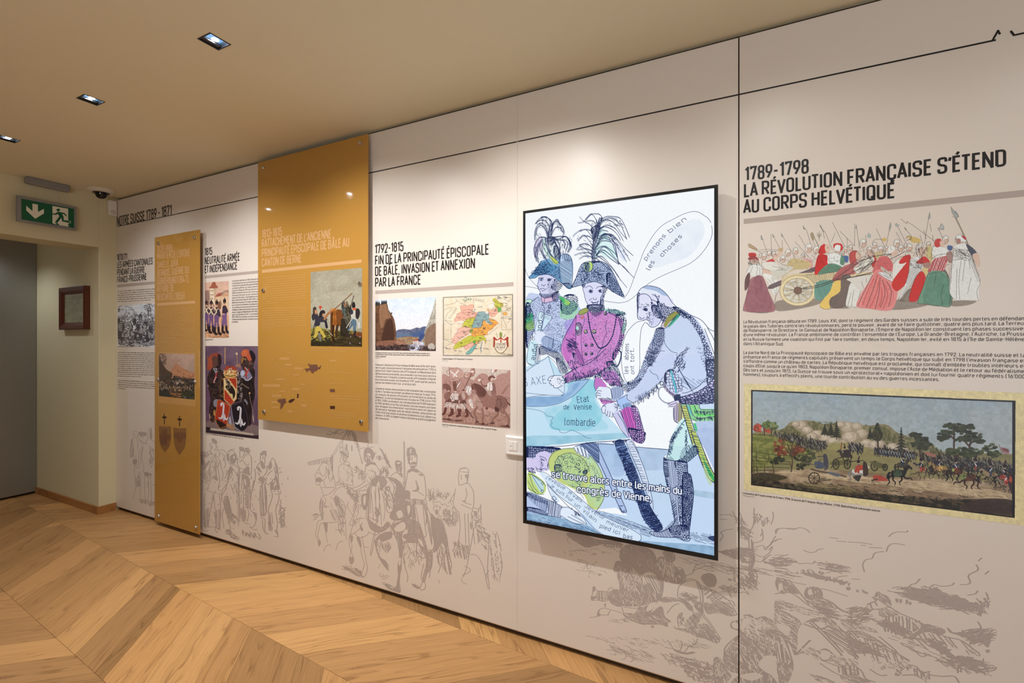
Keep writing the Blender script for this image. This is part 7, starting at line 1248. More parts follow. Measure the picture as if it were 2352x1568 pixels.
def paint_guards():
 A=Art([(471,648.3),(525.4,645.2),(525.6,775.6),(471.2,776)],300,640,(206,172,150),seed=71);A.crop(250,500,5.228);A.ws=.5
 A.U('1155 770 1440 760 1440 950 1155 900',(196,158,148),10,.5,.7,3.);A.F('1155 880 1200 870 1240 900 1300 920 1400 870 1440 880 1440 1000 1155 1000',(160,132,120));A.F('1155 900 1180 875 1200 900 1200 1040 1155 1040',(140,112,104))
 A.F('1213 850 1270 845 1272 1030 1215 1030',(216,200,176),sm=0);A.F('1255 846 1290 850 1290 1000 1270 1030',(188,160,134),sm=0);A.F('1243 775 1280 775 1285 800 1308 840 1208 845 1230 810',(150,88,68));A.L('1262 740 1262 780',2,(110,80,70))
 for y in (875,925,970): 
  for x in (1222,1236,1250): A.F([(x - 4,y - 6),(x + 4,y - 6),(x + 4,y + 6),(x - 4,y + 6)],(96,66,58),sm=0)
 A.F('1275 950 1310 905 1360 900 1340 950',(158,88,72),sm=0);A.F('1290 950 1440 920 1440 1100 1290 1080',(208,180,150),sm=0);A.F('1340 950 1400 890 1440 900 1440 940',(190,150,120),sm=0);A.F('1310 1030 1330 1000 1345 1030 1345 1090 1310 1090',(120,84,66))
 A.F('1155 1180 1440 1180 1440 1441 1155 1441',(206,160,124),sm=0);A.K('1155 1380 1440 1370 1440 1441 1155 1441',50,30,5,(150,106,80),2.)
 NV=(58,46,62);PU=(112,84,128)
 for x,y,s in ((1172,1030,.88),(1228,1030,.95),(1295,1030,1.),(1388,1010,1.)):
  P=lambda *v: [(x + s * v[i],y + s * v[i + 1]) for i in range(0,len(v),2)]
  A.F(P(-14,-28,18,-28,14,18,-12,18),(44,34,40));A.L(P(2,-28,2,-44),5,(70,50,50));A.L(P(-12,8,14,8),2.5,(150,110,80));A.F(P(-10,20,12,20,12,44,-6,48),(196,150,120))
  A.F(P(-18,48,16,46,30,80,26,130,24,150,-24,150,-24,90),NV);A.F(P(22,60,44,110,30,130,16,90),NV);A.N('',w=1)
  if x != 1388: A.L(P(-16,60,18,130),6,(206,190,160));A.L(P(16,60,-20,130),5,(206,190,160))
  A.F(P(-26,145,26,145,24,220,30,290,14,290,0,220,-12,290,-34,290,-24,210),PU);A.L(P(-20,290,-22,350,-2,366),11,(40,32,38));A.L(P(22,290,26,350,48,366),11,(40,32,38));A.X(P(-26,145,26,145,24,220,30,290,-34,290),11,88,(80,58,96),1.2)
  A.L(P(-30,40,-50,-20),2.5,(90,70,66))
 A.F('1365 1165 1410 1165 1418 1300 1400 1290 1390 1270 1372 1300',PU);A.L('1360 1150 1385 1160',5,(196,150,120));A.L('1180 1000 1280 1120',2.,(90,70,66));A.F('1305 1100 1345 1170 1330 1190 1300 1150',NV);A.grain(.06,1.5);return A
def paint_crowd():
 A=Art([(269.8,703),(357,695.5),(357,797),(270.5,794)],420,480,(196,200,212),seed=81);A.crop(250,500,5.228);A.ws=.42
 A.U('100 1050 550 1030 550 1200 100 1200',(176,180,196),8,.5,.6,3.);K=(44,40,48);A.N('105 1070 160 1060;130 1060 130 1130;200 1060 290 1100 300 1160;210 1090 210 1150;440 1040 470 1120 475 1200;460 1040 485 1180;480 1040 500 1090 500 1180;105 1100 180 1100;240 1100 290 1110',w=2.2,col=K);A.X('110 1090 130 1090 130 1130 110 1130',6,90,K,2.)
 A.K('430 1030 545 1030 545 1120 430 1110',50,26,60,K,1.2,ja=.9);A.F('360 1170 380 1150 400 1170 400 1200 360 1200',(60,56,62))
 A.U('105 1180 545 1160 545 1530 105 1520',(110,106,116),3.5,.5,.8,4.)
 for j in range(56):
  x=110 + 440 * A.rs.rand();y=1190 + 260 * A.rs.rand() ** .8;s=.55 + .45 * (y - 1180) / 270
  P=lambda *v: [(x + s * v[i],y + s * v[i + 1]) for i in range(0,len(v),2)]
  A.F(P(-9,-10,9,-10,9,10,-9,10),(204,202,208));A.F(P(-12,-6,-8,-20,10,-20,13,-6),(60,56,64));A.F(P(-22,14,20,12,26,60,18,110,-20,110),(208,208,214) if j % 3 else (86,80,90));A.X(P(-22,14,20,12,26,60,18,110,-20,110),7,80 + 30 * A.rs.randn(),K,1.6,.8);A.L(P(-22,14,-30,60,-10,70),2.4,K);A.L(P(20,12,30,50,14,66),2.4,K)
 A.K('105 1200 545 1190 545 1480 105 1480',420,26,75,K,1.5,ja=.8);A.K('105 1440 545 1440 545 1530 105 1525',260,30,10,K,1.8,ja=.6);A.K('105 1470 545 1480 545 1530 105 1525',60,30,10,(196,196,204),1.6,ja=.6);A.grain(.05,1.5);return A
def paint_cow():
 A=Art([(713.4,624.5),(831.6,614.5),(831.4,796),(714,794.2)],480,740,(146,134,110),seed=91);A.crop(580,620,3.92);A.ws=.62
 A.c[:]=np.array((142,130,106),np.float32) / 255;A.U('520 10 985 -10 985 450 520 450',(160,148,124),26,.5,.7,2.);A.V('560 250 985 200 985 520 560 520',(170,158,134),.6,26)
 A.F('520 540 600 520 720 540 980 560 985 690 525 690',(132,118,52));A.U('520 540 720 540 985 570 985 690 525 690',(74,62,30),8,.5,.8,4.);A.F('840 590 985 560 985 690 560 690 700 640',(58,44,28),.9);A.F('900 570 985 560 985 600 900 590',(130,66,40),.8);A.F('525 650 620 640 720 650 700 690 525 690',(44,38,24))
 A.K('530 560 985 580 985 680 530 680',160,36,6,(40,34,20),2.)
 OX=(166,98,38);A.F('700 370 720 350 750 352 790 360 812 400 820 460 800 500 770 505 745 500 738 560 730 640 715 640 716 560 708 470',OX);A.U('700 370 720 350 790 360 812 400 810 480 740 500',(120,66,24),6,.5,.7,5.);A.F('755 365 800 360 818 420 814 480 770 500 755 440',(96,54,26),.85);A.L('714 380 712 480 716 580 722 640',9,(84,46,20));A.L('728 500 724 600 735 648',7,(40,26,16));A.L('765 500 755 560 760 600',9,(60,38,22));A.L('800 500 800 560',9,(46,32,22));A.L('700 372 722 348 745 352',5,(190,120,60));A.L('735 352 740 450 735 490',2,(110,60,20))
 A.F('800 440 860 450 870 540 850 570 820 560 800 500',(44,36,28));A.N('810 560 800 580 830 582;850 560 860 588',w=9,col=(34,28,22))
 NV=(48,44,52);SK=(170,116,82)

 A.F('570 430 610 410 650 430 672 440 660 468 620 470 600 500 570 520 560 480',NV);A.F('600 400 612 370 640 360 655 380 650 392 625 420 605 425',(34,30,34));A.F('628 395 648 392 650 412 632 418',SK);A.L('612 360 606 335',3,(150,60,40));A.F('598 330 608 320 624 330 620 345 604 345',(176,62,44));A.L('650 440 675 400 705 372',9,(150,96,60));A.L('660 470 668 515',9,(34,32,40));A.L('610 470 720 590',2.4,(150,140,120));A.F('572 510 605 510 640 560 662 610 650 620 620 580 600 560 590 580 560 620 548 615 562 560',(176,148,62));A.N('600 560 612 620;560 620 535 640;655 615 680 640 695 618',w=8,col=(46,38,30));A.F('590 570 612 570 620 630 606 640',(110,100,90))
 A.F('545 345 560 330 575 345 572 380 590 400 580 430 555 440 545 400',(66,50,40));A.F('560 362 578 362 580 392 565 396',SK);A.F('536 400 556 395 560 440 545 455 533 430',(50,44,44));A.F('560 400 585 405 600 440 575 460 560 440',NV);A.L('560 480 545 560 538 580',3,(40,34,30))

 A.L('735 355 810 290 893 212',3.6,(110,78,48));A.L('852 440 880 350 900 270 913 232',3.2,(90,72,56));A.F('805 295 830 290 850 320 850 400 835 430 820 420 800 350',(78,84,78));A.F('838 290 850 278 862 300 868 340 850 350',(110,92,60));A.F('822 305 842 300 842 330 826 332',SK);A.F('850 330 880 340 890 400 880 480 850 500 830 440',(86,78,60));A.K('805 300 890 320 890 500 830 500',60,30,75,(40,34,28),2.)
 A.F('895 310 908 284 922 300 925 335 900 340',(30,28,30));A.F('905 345 930 345 928 370 908 372',SK);A.F('900 342 930 340 935 356 905 356',(178,84,50));A.F('900 365 935 372 940 410 930 450 900 450 885 410',(176,166,148));A.F('930 355 958 350 968 390 950 440 930 430',(44,36,34));A.F('882 360 902 360 905 390 885 400',NV);A.F('895 445 930 450 935 500 925 560 905 550 905 500 880 530 860 560 855 540 880 500',(78,96,106));A.N('925 555 918 590 935 600;862 555 850 580 870 590',w=8,col=(46,34,30));A.L('935 440 960 520',3,(170,164,150));A.L('960 470 958 520',3,(190,184,176));A.L('845 520 900 430',3,(170,160,140))
 for x,y in ((885,600),(966,602),(880,658),(966,658)): A.D([(x - 3,y - 3),(x + 3,y - 3),(x + 3,y + 3),(x - 3,y + 3)],3,(190,186,200),.8)
 A.grain(.06,1.5);return A
def paint_smoke():
 A=Art([(364.8,811.6),(446.2,813),(447.2,917.6),(365.4,909.2)],360,480,(172,130,104),seed=101);A.crop(250,780,5.6);A.ws=.42
 A.F('640 180 1098 185 1100 440 640 420',(178,140,116),sm=0);A.U('640 180 1098 185 1100 440 640 420',(162,122,98),20,.5,.7,3.);A.F('860 310 920 340 980 380 1100 400 1100 480 800 480 800 400',(172,112,76));A.F('1050 300 1098 240 1098 420 1000 420',(160,130,108),.8)
 for x,y,r in ((850,420,60),(890,450,50),(970,430,60),(1010,440,50),(1060,460,40),(820,470,50),(930,470,60),(1000,490,60)): o=np.array([(x + r * math.cos(t),y + r * .7 * math.sin(t)) for t in np.arange(0,6.2,.5)]);A.F(o,(156,96,62),.8);A.F((o - [x,y]) * .66 + [x - 8,y - 10],(186,126,84),.7)
 A.F('640 240 660 240 700 320 740 380 800 420 820 440 790 500 640 500',(78,50,30));A.X('640 260 740 380 800 430 790 500 640 500',16,20,(50,32,20),1.6);A.K('640 180 720 185 740 280 700 330 640 260',110,26,50,(84,58,38),1.6,ja=.9)
 A.F('640 490 1100 500 1102 768 646 728',(96,64,36),sm=0);A.U('640 490 1100 500 1102 768 646 728',(54,38,24),6,.5,.8,4.);A.F('740 640 860 600 930 620 960 720 860 740 760 730',(170,112,64),.8);A.F('646 640 740 640 800 740 646 728',(48,46,30),.9);A.F('930 700 980 660 1100 650 1102 768 960 750',(66,64,34),.9);A.F('970 735 1050 740 1050 752 970 746',(120,140,150),.8)
 A.F('820 540 850 500 860 520 900 530 905 600 880 580 860 600 830 590',(70,44,40));A.F('862 525 900 530 902 570 870 570',(186,158,132));A.F('832 480 850 478 852 540 835 545',(60,34,36));A.L('836 462 838 490',2.4,(50,30,30));A.F('895 500 920 490 925 540 900 550',(50,40,50));A.K('640 520 1100 520 1102 660 646 660',460,26,85,(36,28,24),1.8,ja=.5);A.K('640 530 1100 530 1102 640 646 650',120,16,70,(190,160,126),1.6,ja=.7);A.K('640 660 1100 680 1102 768 646 728',140,30,5,(34,28,18),2.);A.grain(.06,1.5);return A
def paint_paper():
 A=Art([(0,0),(60,0),(60,60),(0,60)],240,220,(156,150,118),seed=111);A.crop(0,0,1)
 A.U('0 0 60 0 60 60 0 60',(128,128,98),8,.5,.8,3.);A.F('6 4 54 4 54 12 6 12',(112,112,82),.6)
 for k in range(14): A.L([(6,16 + 2.8 * k),(54 - 8 * A.rs.rand(),16 + 2.8 * k)],.7,(92,92,70),.7)
 A.K('0 0 60 0 60 60 0 60',60,14,80,(100,100,78),.6,.5,ja=.9);A.grain(.08,1.);return A
# ================================================================ pale drawings printed low on the wall (one tone,clear elsewhere)
TP=(171,152,142)
def ghost(quad,w,h,seed): A=Art(quad,w,h,TP,alpha=0.,seed=seed);A.c[:]=np.array(TP,np.float32) / 255;return A
def gh(A,s,w=1.5): A.N(s,w=w,col=TP)
def paint_group():
 A=ghost([(290,975),(665,985),(665,1282),(290,1166)],1000,820,5);A.crop(250,950,5.227);A.ws=.62;F=lambda q: A.F(q,TP);E=lambda q: A.F(q,TP,alpha=0.);H=lambda q,g=10,an=80,w=1.2: A.X(q,g,an,TP,w,jit=.35,brk=.25);T=lambda q,n,L_=30,an=80,w=1.3: A.K(q,n,L_,an,TP,w,ja=.4)

 gh(A,'290 215 310 205 340 215 345 260 330 290 300 260 290 215;300 240 320 240;355 230 380 215 430 225 440 260;360 250 400 235 450 240;370 270 420 290;360 300 390 330 430 355;340 250 360 300 400 350 450 360;455 250 470 300 440 340 460 360;480 170 480 240;500 165 510 210;490 240 500 300 520 320 550 340;270 310 260 400 250 470 265 530;290 290 270 330;330 300 350 360 340 420;280 430 300 500 330 520;390 370 400 420 385 500 380 600;370 420 360 500 355 600 370 650;300 520 290 590 310 620 305 700 320 790 310 850;325 600 330 650 350 640;420 390 400 450 400 560 420 650 410 700 470 700;470 380 520 420 535 500 520 600 500 650;490 440 510 520 480 620;360 700 340 820 290 1000;370 690 380 800 370 860;380 860 375 960 390 1040 380 1075;400 1070 410 1030 440 1060;430 740 430 900 440 1040 450 1080;470 760 480 900 470 1050 490 1090;500 740 505 900 510 1080;440 730 480 760 520 720;450 820 470 830 460 880;520 850 550 850',1.4)
 H('265 320 290 320 300 480 260 520',9,100);H('360 220 450 225 450 260 380 265',7,10,1.6);F('290 560 330 540 335 590 310 610 290 590');F('430 705 500 715 510 740 480 735 460 755 430 735');T('380 1020 550 1060 550 1110 380 1060',60,26,20);H('370 780 380 780 378 870 320 870',8,95);T('480 430 530 440 520 640 480 640',30,34,100);F('495 170 515 200 515 300 490 290 495 230');T('320 760 370 760 360 860 330 860',20)

 F('1240 290 1290 320 1300 360 1260 350 1235 320');gh(A,'1215 350 1210 390 1230 400 1215 440 1230 470;1230 355 1270 350 1290 400 1270 440;1240 380 1235 420;1180 500 1230 480 1280 500;1110 560 1140 520 1180 500;1280 500 1330 560 1350 650 1370 720 1360 800;1290 500 1230 580 1200 680 1210 800 1180 900;1340 560 1310 640 1330 800 1310 900 1340 920;1285 530 1290 700 1300 800;1110 800 1150 820 1190 800;1165 905 1250 950 1300 950;1250 960 1240 1060 1210 1200 1190 1350;1260 970 1270 1100 1280 1200 1290 1370;1320 960 1340 1100 1330 1380;1150 960 1140 1100 1160 1380;1175 1360 1250 1355 1340 1390;1130 1390 1150 1410 1190 1400;1270 1370 1290 1420 1310 1410;1290 440 1310 430 1330 470 1320 520;1340 440 1370 430 1400 460;1350 470 1390 510 1370 560;1370 520 1400 600 1380 650')
 F('1130 640 1200 560 1210 580 1160 650 1140 690');H('1130 700 1190 690 1190 800 1130 780',9,60);F('1250 760 1290 740 1310 800 1270 790');F('1260 650 1275 600 1280 700');H('1140 1150 1160 1150 1200 1130 1190 1350 1140 1350',9,88);H('1110 480 1140 480 1150 620 1110 600',8,70,1.8);T('1110 450 1180 450 1190 520 1110 520',30,30,60);T('1190 480 1300 500 1290 760 1200 780',34,40,95,1.1);H('1270 1180 1340 1160 1340 1380 1280 1360',9,92);F('1240 1000 1260 990 1255 1050')
 gh(A,'1410 490 1420 460 1470 430 1510 470 1530 510 1520 560 1450 610;1440 470 1430 560 1450 600;1490 480 1520 520;1460 440 1480 430;1450 640 1500 610 1560 660 1570 720 1530 740;1450 650 1480 720 1430 800 1400 900 1350 990;1430 680 1390 780;1480 660 1540 730 1560 790;1560 740 1560 800 1500 860 1550 960 1560 1100 1570 1290;1460 850 1500 960;1420 830 1360 920 1350 1000 1360 1060;1400 1100 1360 1200 1380 1370;1440 1130 1430 1240 1460 1380;1480 1190 1530 1250 1560 1290;1400 1390 1440 1440 1480 1490 1570 1505;1380 800 1440 820')
 F('1460 500 1510 480 1530 520 1510 590 1470 600 1450 560');E('1490 500 1510 510 1505 540 1490 530');F('1410 500 1440 480 1440 560 1420 560');F('1400 1040 1430 1020 1450 1100 1430 1130 1400 1100');H('1380 1000 1440 1000 1470 1180 1440 1240 1380 1150',9,80,1.5);T('1420 1120 1500 1200 1560 1300 1440 1290',60,34,60);F('1410 1390 1460 1390 1470 1450 1440 1440');H('1530 760 1565 760 1570 1290 1545 1280',10,88,1.4);T('1400 1400 1480 1420 1560 1500 1460 1490',30,26,20,1.8);F('1440 650 1470 640 1490 670 1460 720 1440 760 1430 800 1420 780')
 gh(A,'1560 400 1600 405 1630 440 1620 490 1590 520;1570 440 1570 510 1580 530;1640 480 1700 500 1715 600 1710 700 1700 730 1670 700 1680 640;1550 530 1540 600 1570 650 1610 660;1640 490 1590 560 1560 580;1610 560 1650 620 1680 600;1580 700 1640 720 1660 700;1570 700 1560 900 1570 1120;1600 720 1590 900;1600 1120 1680 1130 1700 1140;1640 900 1640 1100;1660 890 1665 1110;1690 860 1700 1130;1580 1130 1600 1280 1700 1330;1670 1150 1680 1200 1660 1290;1620 1160 1600 1220')
 F('1565 400 1600 398 1625 420 1630 460 1610 450 1570 440');F('1650 640 1680 640 1690 740 1670 730 1600 700');F('1590 730 1660 740 1690 800 1690 860 1650 900 1620 890 1610 800');E('1620 780 1640 790 1650 850 1630 850');H('1600 900 1690 890 1700 1120 1590 1120',13,90,1.4);H('1580 1140 1640 1160 1640 1290 1600 1270',8,80,1.8);T('1640 420 1680 420 1690 470 1640 460',26,26,50,1.2)
 gh(A,'1815 480 1850 450 1880 450 1885 500 1870 520 1870 600;1820 490 1815 560 1830 600;1850 510 1845 540;1770 640 1820 580 1850 660;1750 660 1760 730 1750 800 1720 930;1780 700 1830 760 1890 700 1890 640;1800 780 1860 830 1870 900 1880 1000;1790 820 1850 840;1820 860 1810 1000 1820 1200;1870 860 1890 950 1890 1180;1740 800 1700 1040 1700 1150 1760 1200 1770 1260 1740 1350 1700 1360;1700 1150 1740 1200;1820 1190 1830 1250 1870 1260 1870 1400 1900 1430;1840 1260 1850 1380 1880 1440 1910 1440;1890 620 1920 650;1690 1360 1740 1390 1780 1385')
 F('1812 480 1850 445 1880 450 1880 500 1860 490 1830 500');F('1830 560 1860 600 1875 640 1850 660 1820 620');F('1790 780 1830 760 1870 770 1860 820 1840 830');H('1815 870 1880 870 1890 1180 1820 1190',8,88,1.6);F('1740 1190 1770 1190 1770 1230 1750 1240');F('1820 1190 1880 1200 1860 1230 1830 1220');F('1765 640 1800 640 1830 700 1800 690');F('1860 840 1880 900 1885 1000 1870 960')
 gh(A,'1945 560 1960 530 1990 560 2010 640 2030 740 2030 800 2050 900;1930 570 1940 640 1920 670;1980 640 1990 680 2020 720;1890 760 1880 830 1910 850 1960 800 2000 750 1990 680;1900 740 1930 700 1960 680;1940 910 2040 910;1940 910 1960 980 1940 1060 1910 1180 1960 1380;2030 920 2040 1020 2000 1150 2020 1300 2010 1400;1970 930 2000 930;1990 1400 2030 1470 1980 1470;2000 720 1980 830 1940 900;2060 1030 2060 1330;2100 1130 2105 1320;1990 960 2020 970')
 F('1920 590 1945 570 1955 640 1930 660 1910 650');F('1940 830 1960 800 1970 840 1980 890 2000 850 2030 880 2040 905 1940 905');F('1990 580 2020 620 2030 720 2010 700 2000 660');H('2000 740 2030 740 2045 900 2010 880',9,80,1.8);F('1990 1400 2020 1400 2030 1460');T('2050 1130 2100 1130 2100 1330 2050 1320',30,60,90,1.3);F('1920 1230 1940 1220 1935 1290 1910 1270');H('1920 1200 1960 1200 1960 1400 1910 1380',9,85,1.3)
 F('1595 1400 1610 1395 1620 1420 1610 1460 1600 1430');T('1640 1410 1800 1440 1800 1500 1640 1470',40,24,70,1.1);T('1120 600 2040 640 2040 1200 1120 1200',90,22,80,.9);T('1120 480 1700 500 1700 1300 1120 1300',60,26,100,.9)
 return A
def paint_cavalry():
 A=ghost([(700,980),(1160,985),(1160,1436),(700,1294)],1300,1120,6);A.crop(680,970,3.824);A.ws=.62;F=lambda q: A.F(q,TP);E=lambda q: A.F(q,TP,alpha=0.);T=lambda q,n,L_=30,an=80,w=1.3,j=.35: A.K(q,n,L_,an,TP,w,ja=j)
 H=lambda q,g=9,an=80,w=1.6,b=.2: A.X(q,g,an,TP,w,jit=.35,brk=b)
 def D(q,g=14,an=80,w=1.1):  
  A.F(q,TP);A.X(q,g,an,TP,w,jit=.5,alpha=0.,brk=.45)
 gh(A,'300 320 370 200 450 65;310 325 380 210 455 70;450 65 500 100 540 210 580 360;480 80 520 140 560 280 585 360;105 350 200 325 300 315 320 420;740 230 780 290 830 390;410 155 410 210;632 150 634 220;945 165 946 400 950 580;952 170 958 580;1620 720 1625 870',1.6)
 H('110 345 300 318 310 345 120 378',9,85,1.2);H('300 310 320 290 322 440 300 360',7,90,1.6);T('280 80 440 60 340 150 290 140',26,34,-20);T('440 70 480 75 470 130 450 120',16,34,80);T('480 70 520 110 560 230 540 230',40,34,70,1.4);T('740 230 780 280 830 390 800 360',30,40,65,1.5);H('712 290 755 300 755 330 712 325',10,90,2.);H('435 190 450 190 450 240 435 240',7,90,1.8);H('478 205 495 210 495 250 480 245',7,90,2.);T('740 410 800 400 810 460 740 460',30,40,90);T('520 390 590 430 590 510 540 490',50,26,50,1.5,.9)

 gh(A,'165 460 180 440 200 400 240 350 275 355 300 390 330 470 345 560;240 350 250 340 260 360 270 350;165 460 175 500 175 540 205 545 215 520 250 500 270 460;200 400 215 450 240 470 280 420;180 440 220 450;240 510 250 540 260 560;205 545 230 600 245 640 300 620 350 570;225 570 340 570;235 640 215 680 205 740 220 820 240 850;230 680 260 730 290 740;300 700 320 750;345 560 380 545 450 560 520 600 545 640;240 650 260 680 250 720;240 850 190 870 180 930 170 980 190 1030 200 1085 215 1050 190 1000 200 940 215 890 250 880;240 880 260 960 270 1030 280 1060;250 875 300 880 370 870;370 880 380 960 400 970;240 1130 270 1080 305 1075;350 1120 370 1060 410 1040;345 940 380 950 400 970',1.8)
 F('170 500 200 480 230 500 215 520 180 520');H('210 700 235 680 240 840 215 820',8,95,1.8);F('245 880 275 885 272 960 258 950');H('300 760 370 780 380 860 320 850',10,60,1.3);T('270 350 330 480 300 520 260 420',24,34,70,1.4);F('222 700 245 730 270 740 250 745');T('150 800 200 810 190 850 150 850',18,30,-25,1.);F('190 1040 212 1040 205 1085')
 gh(A,'300 650 330 670 350 640 375 660 410 690 430 740 430 810 410 830 385 820 370 760 340 700 330 670;330 640 345 600 380 570 440 560;390 700 410 760 390 800;380 830 410 825 435 850 430 885 400 890 385 850;460 690 450 740;440 720 500 820;435 850 440 1030',1.6);T('330 650 430 720 430 830 370 780',40,30,65,1.4);H('340 660 380 680 420 780 400 820',10,60,1.6);F('345 650 375 660 380 700 350 690');T('430 560 530 620 540 700 480 660',50,40,60,1.4);T('380 830 430 850 420 970 380 960',30,40,85,1.3)

 gh(A,'385 250 390 220 430 225 455 250 460 300 440 280 400 260 385 265;400 215 390 210;395 270 400 300 385 330 400 360;440 290 445 320 410 360;410 360 460 345 470 380;375 390 400 370 460 380 490 410 495 500 500 550;375 390 370 450 380 510 350 540;440 420 460 480 440 510;460 440 480 450 470 480;350 520 380 530 440 540 500 555;480 450 500 470',1.6);F('385 262 400 250 440 280 460 300 450 308 420 285');H('400 225 455 245 460 280 420 265',8,30,1.4,.3);T('395 270 450 290 440 340 400 340',20,20,60);F('450 370 475 375 460 390');T('370 400 500 400 500 540 390 540',22,24,70,1.1)

 D('595 290 600 240 620 220 650 225 680 255 690 290 670 330 655 300 650 270 620 275 610 295',12,60);gh(A,'600 295 610 330 620 345;615 290 600 330 630 350;650 300 640 360 680 350;560 230 600 220;650 220 680 215;690 280 700 260;610 370 680 355 720 400 745 470;610 380 605 470 600 520 545 560 480 580;640 420 690 440 660 520 600 560 520 600;480 570 500 600 560 600 620 590;700 440 690 520 640 560;680 550 740 500',1.8);D('610 378 640 350 690 350 695 375 660 365 625 385',10,20);T('600 290 680 300 660 370 610 360',26,24,70,1.6);D('655 540 700 470 740 470 735 500 690 555',12,50);F('672 540 705 540 705 560 672 558');T('600 420 720 420 700 560 600 560',20,30,60,1.1)

 gh(A,'540 610 530 700 510 790 470 890 500 900 530 850 600 840;560 600 500 780;640 560 625 700 615 830 660 890 750 920 790 880;700 570 700 750 720 870;720 580 745 800 750 900;760 620 780 760 770 860;640 830 720 870;660 620 680 860;690 600 705 800;500 900 480 960 475 1010 490 1080 485 1130 500 1170 505 1220 480 1240 465 1200 480 1140 465 1060 470 990 510 970 560 930 580 880;540 1010 570 1120 580 1180 600 1250 570 1330 580 1360;580 1000 600 1130 620 1240 625 1290 605 1350 580 1358;510 970 560 1010 620 990 640 960;640 960 700 990 730 960 720 1040;730 760 670 1120 655 1130 720 780',1.8)
 D('575 640 620 620 640 600 630 720 600 770 575 720',12,80);E('590 660 610 640 612 700 595 730');F('620 600 650 560 640 640');D('630 840 680 880 760 920 800 870 830 900 780 950 720 965 650 930',12,30);F('530 1010 560 1010 575 1090 558 1080');F('470 1190 500 1180 500 1235 480 1240');F('560 890 590 940 570 950');F('480 990 500 1000 490 1050 475 1030');T('520 640 570 640 560 860 500 880',30,50,100,1.2);H('635 570 660 565 650 820 620 820',9,92,1.8);T('700 760 730 780 700 860',16,40,95,2.)
 F('415 1262 450 1272 500 1300 540 1335 570 1355 520 1340 470 1300 430 1290');T('400 1255 560 1290 580 1350 430 1300',50,34,25,1.6)

 D('740 480 770 480 800 520 780 560 740 560 730 520',12,60);D('800 480 870 490 930 540 955 620 960 680 940 720 880 780 870 720 860 640 880 560 850 520',12,70);D('860 640 960 680 1000 700 960 760 900 790 860 760',10,55,1.3);gh(A,'735 500 745 560 720 600;740 480 770 475 820 490;750 560 780 560 820 590 840 640 855 700 850 770 830 790 800 780 790 720 800 690;780 570 790 620 800 700;790 680 830 680 855 710;800 690 820 740 850 750;820 500 860 560 850 640',2.2);D('735 510 760 520 770 570 745 600 735 570',10,70);F('780 570 820 560 825 600 800 600');E('800 575 818 575 812 590');T('760 590 850 640 850 760 800 720',26,40,70,1.5);D('820 820 870 740 960 700 1010 720 1020 820 960 850 860 860',12,30);E('880 790 920 770 940 820 900 840')
 gh(A,'960 720 990 700 1020 720 1015 800 985 840 960 800 965 720;720 560 735 650 730 740;870 860 830 920 850 980 900 960 930 900',2.4);E('975 740 1000 730 1000 780 985 810');D('700 1020 760 970 830 960 840 1010 780 1040 730 1050 710 1100 740 1180 780 1210 810 1270 810 1298 780 1270 740 1210 700 1110',13,60);E('715 1040 740 1030 730 1120 760 1190 745 1180 715 1110');gh(A,'690 1030 700 1100 740 1190 760 1240 815 1298;780 1210 815 1260',2.2)
 D('840 900 960 850 1020 850 1080 880 1110 960 1140 1060 1160 1130 1190 1120 1200 1180 1190 1280 1150 1330 1130 1400 1110 1370 1140 1240 1130 1170 1080 1080 1060 1060 960 1060 950 1100 930 1180 930 1260 915 1330 910 1400 915 1480 890 1490 880 1440 895 1340 890 1260 905 1180 890 1060 860 980',14,95,1.6);E('860 930 940 870 960 930 900 960');E('1060 1000 1090 1010 1120 1090 1080 1060');E('905 1190 920 1190 915 1250 900 1250');E('940 960 980 940 960 1040 930 1020');gh(A,'850 1470 880 1440 912 1488 870 1490;1085 1460 1110 1400 1135 1420 1130 1460 1095 1470;1110 1400 1100 1340 1120 1240;950 1200 960 1280 980 1340 975 1400;940 1180 950 1240',2.);F('850 1480 875 1450 890 1470 915 1462 912 1490 860 1490')
 D('1180 800 1220 830 1280 860 1310 940 1330 1030 1320 1100 1280 1060 1240 1120 1200 1140 1210 1060 1190 960',14,75);H('1240 1060 1330 1040 1360 1240 1360 1340 1250 1240',12,80,2.,.35);gh(A,'1330 1040 1340 1160 1365 1240 1350 1320;1290 1100 1280 1220 1250 1320;1310 1120 1300 1240 1330 1330;1320 1080 1330 1200 1360 1330;1260 1120 1250 1200;1180 1280 1170 1360',2.)

 D('975 230 1000 220 1040 225 1055 270 1062 290 1030 280 975 290',14,80);E('1000 235 1012 230 1010 270 1000 270');gh(A,'1010 205 1012 230;980 290 985 340 1000 370 1010 400;1062 290 1060 350 1050 390;990 310 1000 305;1040 300 1052 305;1020 300 1015 335;975 290 1020 285 1062 295',2.);F('1005 360 1020 348 1045 345 1062 362 1040 370 1030 365 1015 372');F('1010 385 1045 378 1035 410 1015 415');T('980 290 1000 290 1000 350 985 340',14,20,80,1.8);D('975 430 1000 410 1050 405 1080 430 1060 440 1020 428 990 440',10,10)
